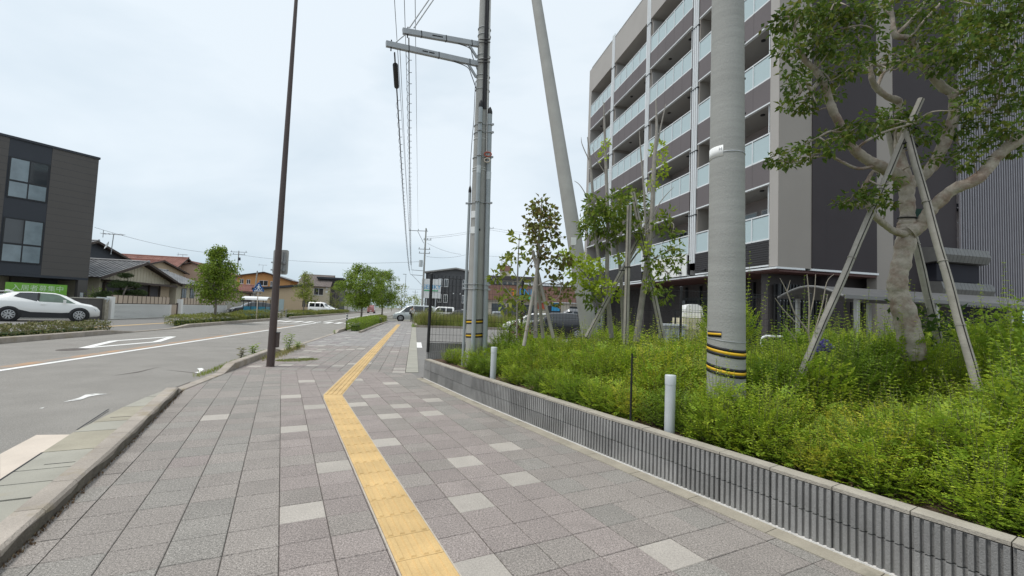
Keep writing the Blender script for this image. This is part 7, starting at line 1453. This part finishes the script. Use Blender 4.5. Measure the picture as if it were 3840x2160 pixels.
ik = thing('island_kerb', 'low concrete kerb around the grassy island beyond the driveway', 'kerb', rf(36.6, .1))
fbox(36.5, 36.66, .1, 9, -.02, .16).build('kerb_stone', 'kerb', ik); fbox(36.67, 52, .1, .24, -.02, .16).build('kerb_stone', 'kerb', ik)
def isl(): return tuple(rf(36.75+14*random.random()**1.4, .3+8.5*random.random(), .05))
blades('tall_island_grass', isl, 12000, .75, 'grass', .016)
def isl2():
    c = random.choice(TUF); return tuple(rf(c[0]+random.gauss(0, .22), c[1]+random.gauss(0, .22), .05))
TUF = [(36.9+random.random()*6, .45+random.random()*8) for k in range(26)]+[(37.0, .9), (37.2, 1.2), (37.0, 1.5), (37.4, 1.0)]
blades('tall_seed_grass', isl2, 7000, 1.35, 'dry_grass', .014); blades('tall_island_grass', isl2, 9000, 1.15, 'grass', .016)
bush('loose green roadside bush on the grassy island behind the fence post', rf(38.2, 1.5, .05), .9, 'leaf_street2', 600, .09, cat='bush', flat=1.5)
bush('small bush at the island corner beside the footpath', rf(36.2, .02, .0), .20, 'leaf_mid', 500, .06)
# ================================================================ FAR POLES, WIRES, AERIALS
def far_pole(label, base, top_z, r, arms, m='conc', name='utility_pole', lean_=(0, 0)):
    b = Vector((base[0], base[1], 0)); t = thing(name, label, 'utility pole', b)
    MB().tube([b, b+Vector((lean_[0], lean_[1], top_z))], [r, r*.62], 14).build('pole', m, t)
    for z, x0, x1 in arms:
        MB().box(b+Vector(((x0+x1)/2, 0, z)), ((x1-x0)/2, 0, 0), (0, .05, 0), (0, 0, .05)).build('crossarm', 'steel', t)
        for k in range(3): x = x0+(x1-x0)*(k+.15)/2.3; MB().tube([b+Vector((x, 0, z+.05)), b+Vector((x, 0, z+.3))], .05, 6).build('insulator', 'dark_metal', t)
    return t
fp = Vector((-14.990, 75.000, 0.883)); ftop = Vector((-14.963, 75.000, 15.111))
f1 = far_pole('far concrete pole with crossarms and transformer beside the dark gabled house', fp, ftop.z, .19, ((ftop.z-.5, -2.9, .35), (ftop.z-2.0, -.3, 1.0), (ftop.z-3.6, -1.1, .9), (ftop.z-4.3, -1.0, .9)), lean_=(ftop.x-fp.x, 0))
MB().cyl(Vector((fp.x-.55, 74.9, ftop.z-6.6)), Vector((fp.x-.55, 74.9, ftop.z-5.5)), .32, 12).build('transformer', 'steel_pale', f1)
armA, armB = Vector((-17.023, 75.000, 7.914)), Vector((-17.115, 75.000, 7.101))
for a_, xr in ((armA, fp.x+.2), (armB, fp.x+.15)): MB().bar(a_, Vector((xr, 75, a_.z-.1)), .09).build('crossarm', 'steel', f1)
MB().bar(Vector((-16.911, 75.000, 7.042)), Vector((-15.289, 75.000, 5.492)), .06).build('brace', 'steel', f1); MB().bar(Vector((-16.424, 75.000, 14.644)), Vector((-15.238, 75.000, 12.516)), .08).build('brace', 'steel', f1)
f2 = far_pole('distant pole with three short crossarms above the red roofs', (-59.384, 96.000, 6.406), Vector((-59.637, 96.000, 12.267)).z, .16, ((Vector((-59.624, 96.000, 12.094)).z, -1.8, 1.8), (Vector((-59.587, 96.000, 11.576)).z, -1.3, 1.4)))
MB().cyl(Vector((-59.027, 95.800, 10.278)), Vector((-59.070, 95.800, 10.880)), .25, 10).build('transformer', 'dark_metal', f2)
f3 = far_pole('slender pale pole standing before the orange house', (-41.714, 72.000, -0.170), Vector((-41.864, 72.000, 6.516)).z, .15, ((Vector((-41.725, 72.000, 2.717)).z, -.3, 1.2),), lean_=(.4, 0))
f4 = far_pole('short distant pole right of the leaning pole by the store', (-5.346, 95.000, 8.472), Vector((-5.819, 95.000, 19.606)).z, .15, ((Vector((-5.804, 95.000, 19.262)).z, -.9, .9),))
f5 = far_pole('tiny dark pole with many wires at the end of the road', (-41.185, 190.000, -0.204), Vector((-41.322, 190.000, 9.114)).z, .16, ((Vector((-41.279, 190.000, 8.266)).z, -1.2, 1.2), (Vector((-41.218, 190.000, 7.080)).z, -1, 1)))
sl = Vector((-28.758, 120.000, -0.215)); t = thing('street_lamp', 'slim far street lamp left of the far concrete pole', 'street lamp', Vector((sl.x, sl.y, 0)))
zt = Vector((-28.998, 120.000, 10.500)).z; MB().tube([Vector((sl.x, 120, 0)), Vector((sl.x, 120, zt))], [.09, .06], 8).build('pole', 'steel', t); MB().box(Vector((sl.x-.35, 120, zt)), (.45, 0, 0), (0, .12, 0), (0, 0, .07)).build('lamp_head', 'steel', t)
def wire(label, pts, sag=.0, r=.012, m='wire', name='overhead_wire', n=24, group='overhead wires'):
    P_ = []
    pts = [Vector(p) for p in pts]
    for a, b in zip(pts, pts[1:]):
        for k in range(n+1):
            f = k/n; P_.append(a.lerp(b, f)-Zv*sag*4*f*(1-f))
    o = MB().tube(P_, r, 5).build(name, m); return tag(o, label, 'wire', group)
# along the street, pole to pole
e1_, e2_ = a1l+(a1r-a1l)*.08-Zv*.12, a2l+(a2r-a2l)*.09-Zv*.14
wire('communication cable from the upper arm of the near pole to the far pole', (e1_, armA), 1.25, .013)
wire('thick communication cable with black sleeve from the lower arm of the near pole', (e2_, armB), 1.2, .016, 'cable')
wire('thin messenger wire above the cables from the lower arm', (e2_+Vector((.1, 0, .08)), armB+Vector((.3, 0, .15))), .95, .006)
def coil(label, a, b, sag, n, r0, pitch_near):
    pts = []; f = 0.; k = 0
    N_ = n*12
    for i in range(N_):
        f = (i/N_)**1.0*.62; p = a.lerp(b, f)-Zv*sag*4*f*(1-f); th = i*2*math.pi/12
        pts.append(p+Vector((math.cos(th)*r0, 0, math.sin(th)*r0*.9-r0*.3)))
    return tag(MB().tube(pts, .0042, 4).build('spiral_hanger', 'wire'), label, 'wire', 'spiral hangers')
coil('spiral hanger wound round the cable of the upper arm', e1_.lerp(armA, .004), armA, 1.25, 90, .062, .3)
coil('spiral hanger wound round the cable of the lower arm', e2_.lerp(armB, .03), armB, 1.2, 80, .055, .3)
sv2 = MB(); q = e2_-Zv*.03; d_ = (armB-e2_); sl_pts = [e2_+d_*f-Zv*1.2*4*f*(1-f) for f in (.006, .012, .018)]
tag(MB().tube(sl_pts, .055, 10).build('cable_sleeve', 'black'), 'black cable sleeve hanging under the lower arm', 'cable joint')
for k, (a_, b_, lab) in enumerate((((-2.827, 9.300, 8.500), (-17.782, 75.000, 14.794), 'left wire of the high line along the street'), ((-2.603, 9.300, 8.509), (-17.378, 75.000, 14.810), 'middle wire of the high line along the street'), ((-2.362, 9.300, 8.519), (-16.300, 75.000, 14.853), 'right wire of the high line along the street'))): wire(lab, (a_, b_), .25, .008, group='high line wires')
wire('long thin wire sagging over the houses from the dark building to the far pole', ((-56.869, 60.000, 10.709), (-59.587, 96.000, 11.576), (-15.485, 75.000, 9.392)), .9, .022)
wire('lower thin wire over the grey tiled roofs', ((-56.686, 60.000, 7.461), (-59.583, 96.000, 9.156)), .4, .02)
wire('thin wire pair crossing behind the far pole to the right, upper', ((-14.821, 75.000, 13.619), (-5.897, 95.000, 19.430), (15.968, 95.000, 17.888)), .3, .02)
wire('thin wire pair crossing behind the far pole to the right, lower', ((-14.808, 75.000, 13.348), (-5.878, 95.000, 19.000), (15.983, 95.000, 17.372)), .3, .02)
wire('thin wire from the far pole down to the dark gabled house', ((-14.633, 75.000, 12.540), (-9.181, 78.000, 11.248)), .3, .018)
wire('thin wire low behind the utility pole toward the store', ((-14.656, 75.000, 10.304), (-8.341, 80.000, 11.540), (18.738, 100.000, 14.304)), .4, .018)
wire('far low wire above the road end', ((-48.849, 190.000, 10.177), (-29.961, 150.000, 7.887)), .3, .03)
wire('far low wire just above the distant trees', ((-51.244, 190.000, 7.363), (-29.867, 150.000, 6.013)), .2, .03)
def aerial(label, foot, top, w_, dish=False):
    f_, t_ = Vector(foot), Vector(top); f_ = Vector((f_.x, t_.y, f_.z)); t = thing('roof_aerial', label, 'aerial', f_, group='aerials on the roofs')
    MB().tube([f_, t_], .035, 6).build('mast', 'steel', t); MB().tube([t_+Vector((-w_*.55, 0, .06)), t_+Vector((w_*.45, 0, -.02))], .03, 5).build('boom', 'steel', t)
    for k in range(6): x = -w_*.5+w_*.92*k/5; MB().tube([t_+Vector((x, -.3, .04)), t_+Vector((x, .3, .04))], .022, 4).build('element', 'steel', t)
    MB().tube([t_+Vector((-w_*.5, 0, -.3)), t_+Vector((-w_*.5, 0, .35))], .025, 4).build('reflector', 'steel', t)
    if dish: c = f_.lerp(t_, .42)+Vector((-.15, -.25, 0)); MB().lathe(c, (-.55, -.7, .35), [(0, .0), (.02, .18), (.09, .36), (.1, .37)], 16).build('dish', 'steel_pale', t)
aerial('roof aerial with satellite dish on the grey tiled roof beside the dark building', (-36.229, 40.000, 5.251), (-36.136, 40.000, 7.061), 1.9, True)
aerial('roof aerial above the small red roofed tan house', (-56.952, 68.000, 6.341), (-56.912, 68.000, 7.321), 1.6)
aerial('tall roof aerial between the two red roofed houses', (-54.957, 74.000, 6.780), (-55.054, 74.000, 8.840), 1.6)
aerial('thin aerial above the orange house roof', (-61.849, 110.000, 8.550), (-61.797, 110.000, 10.628), 2.0)
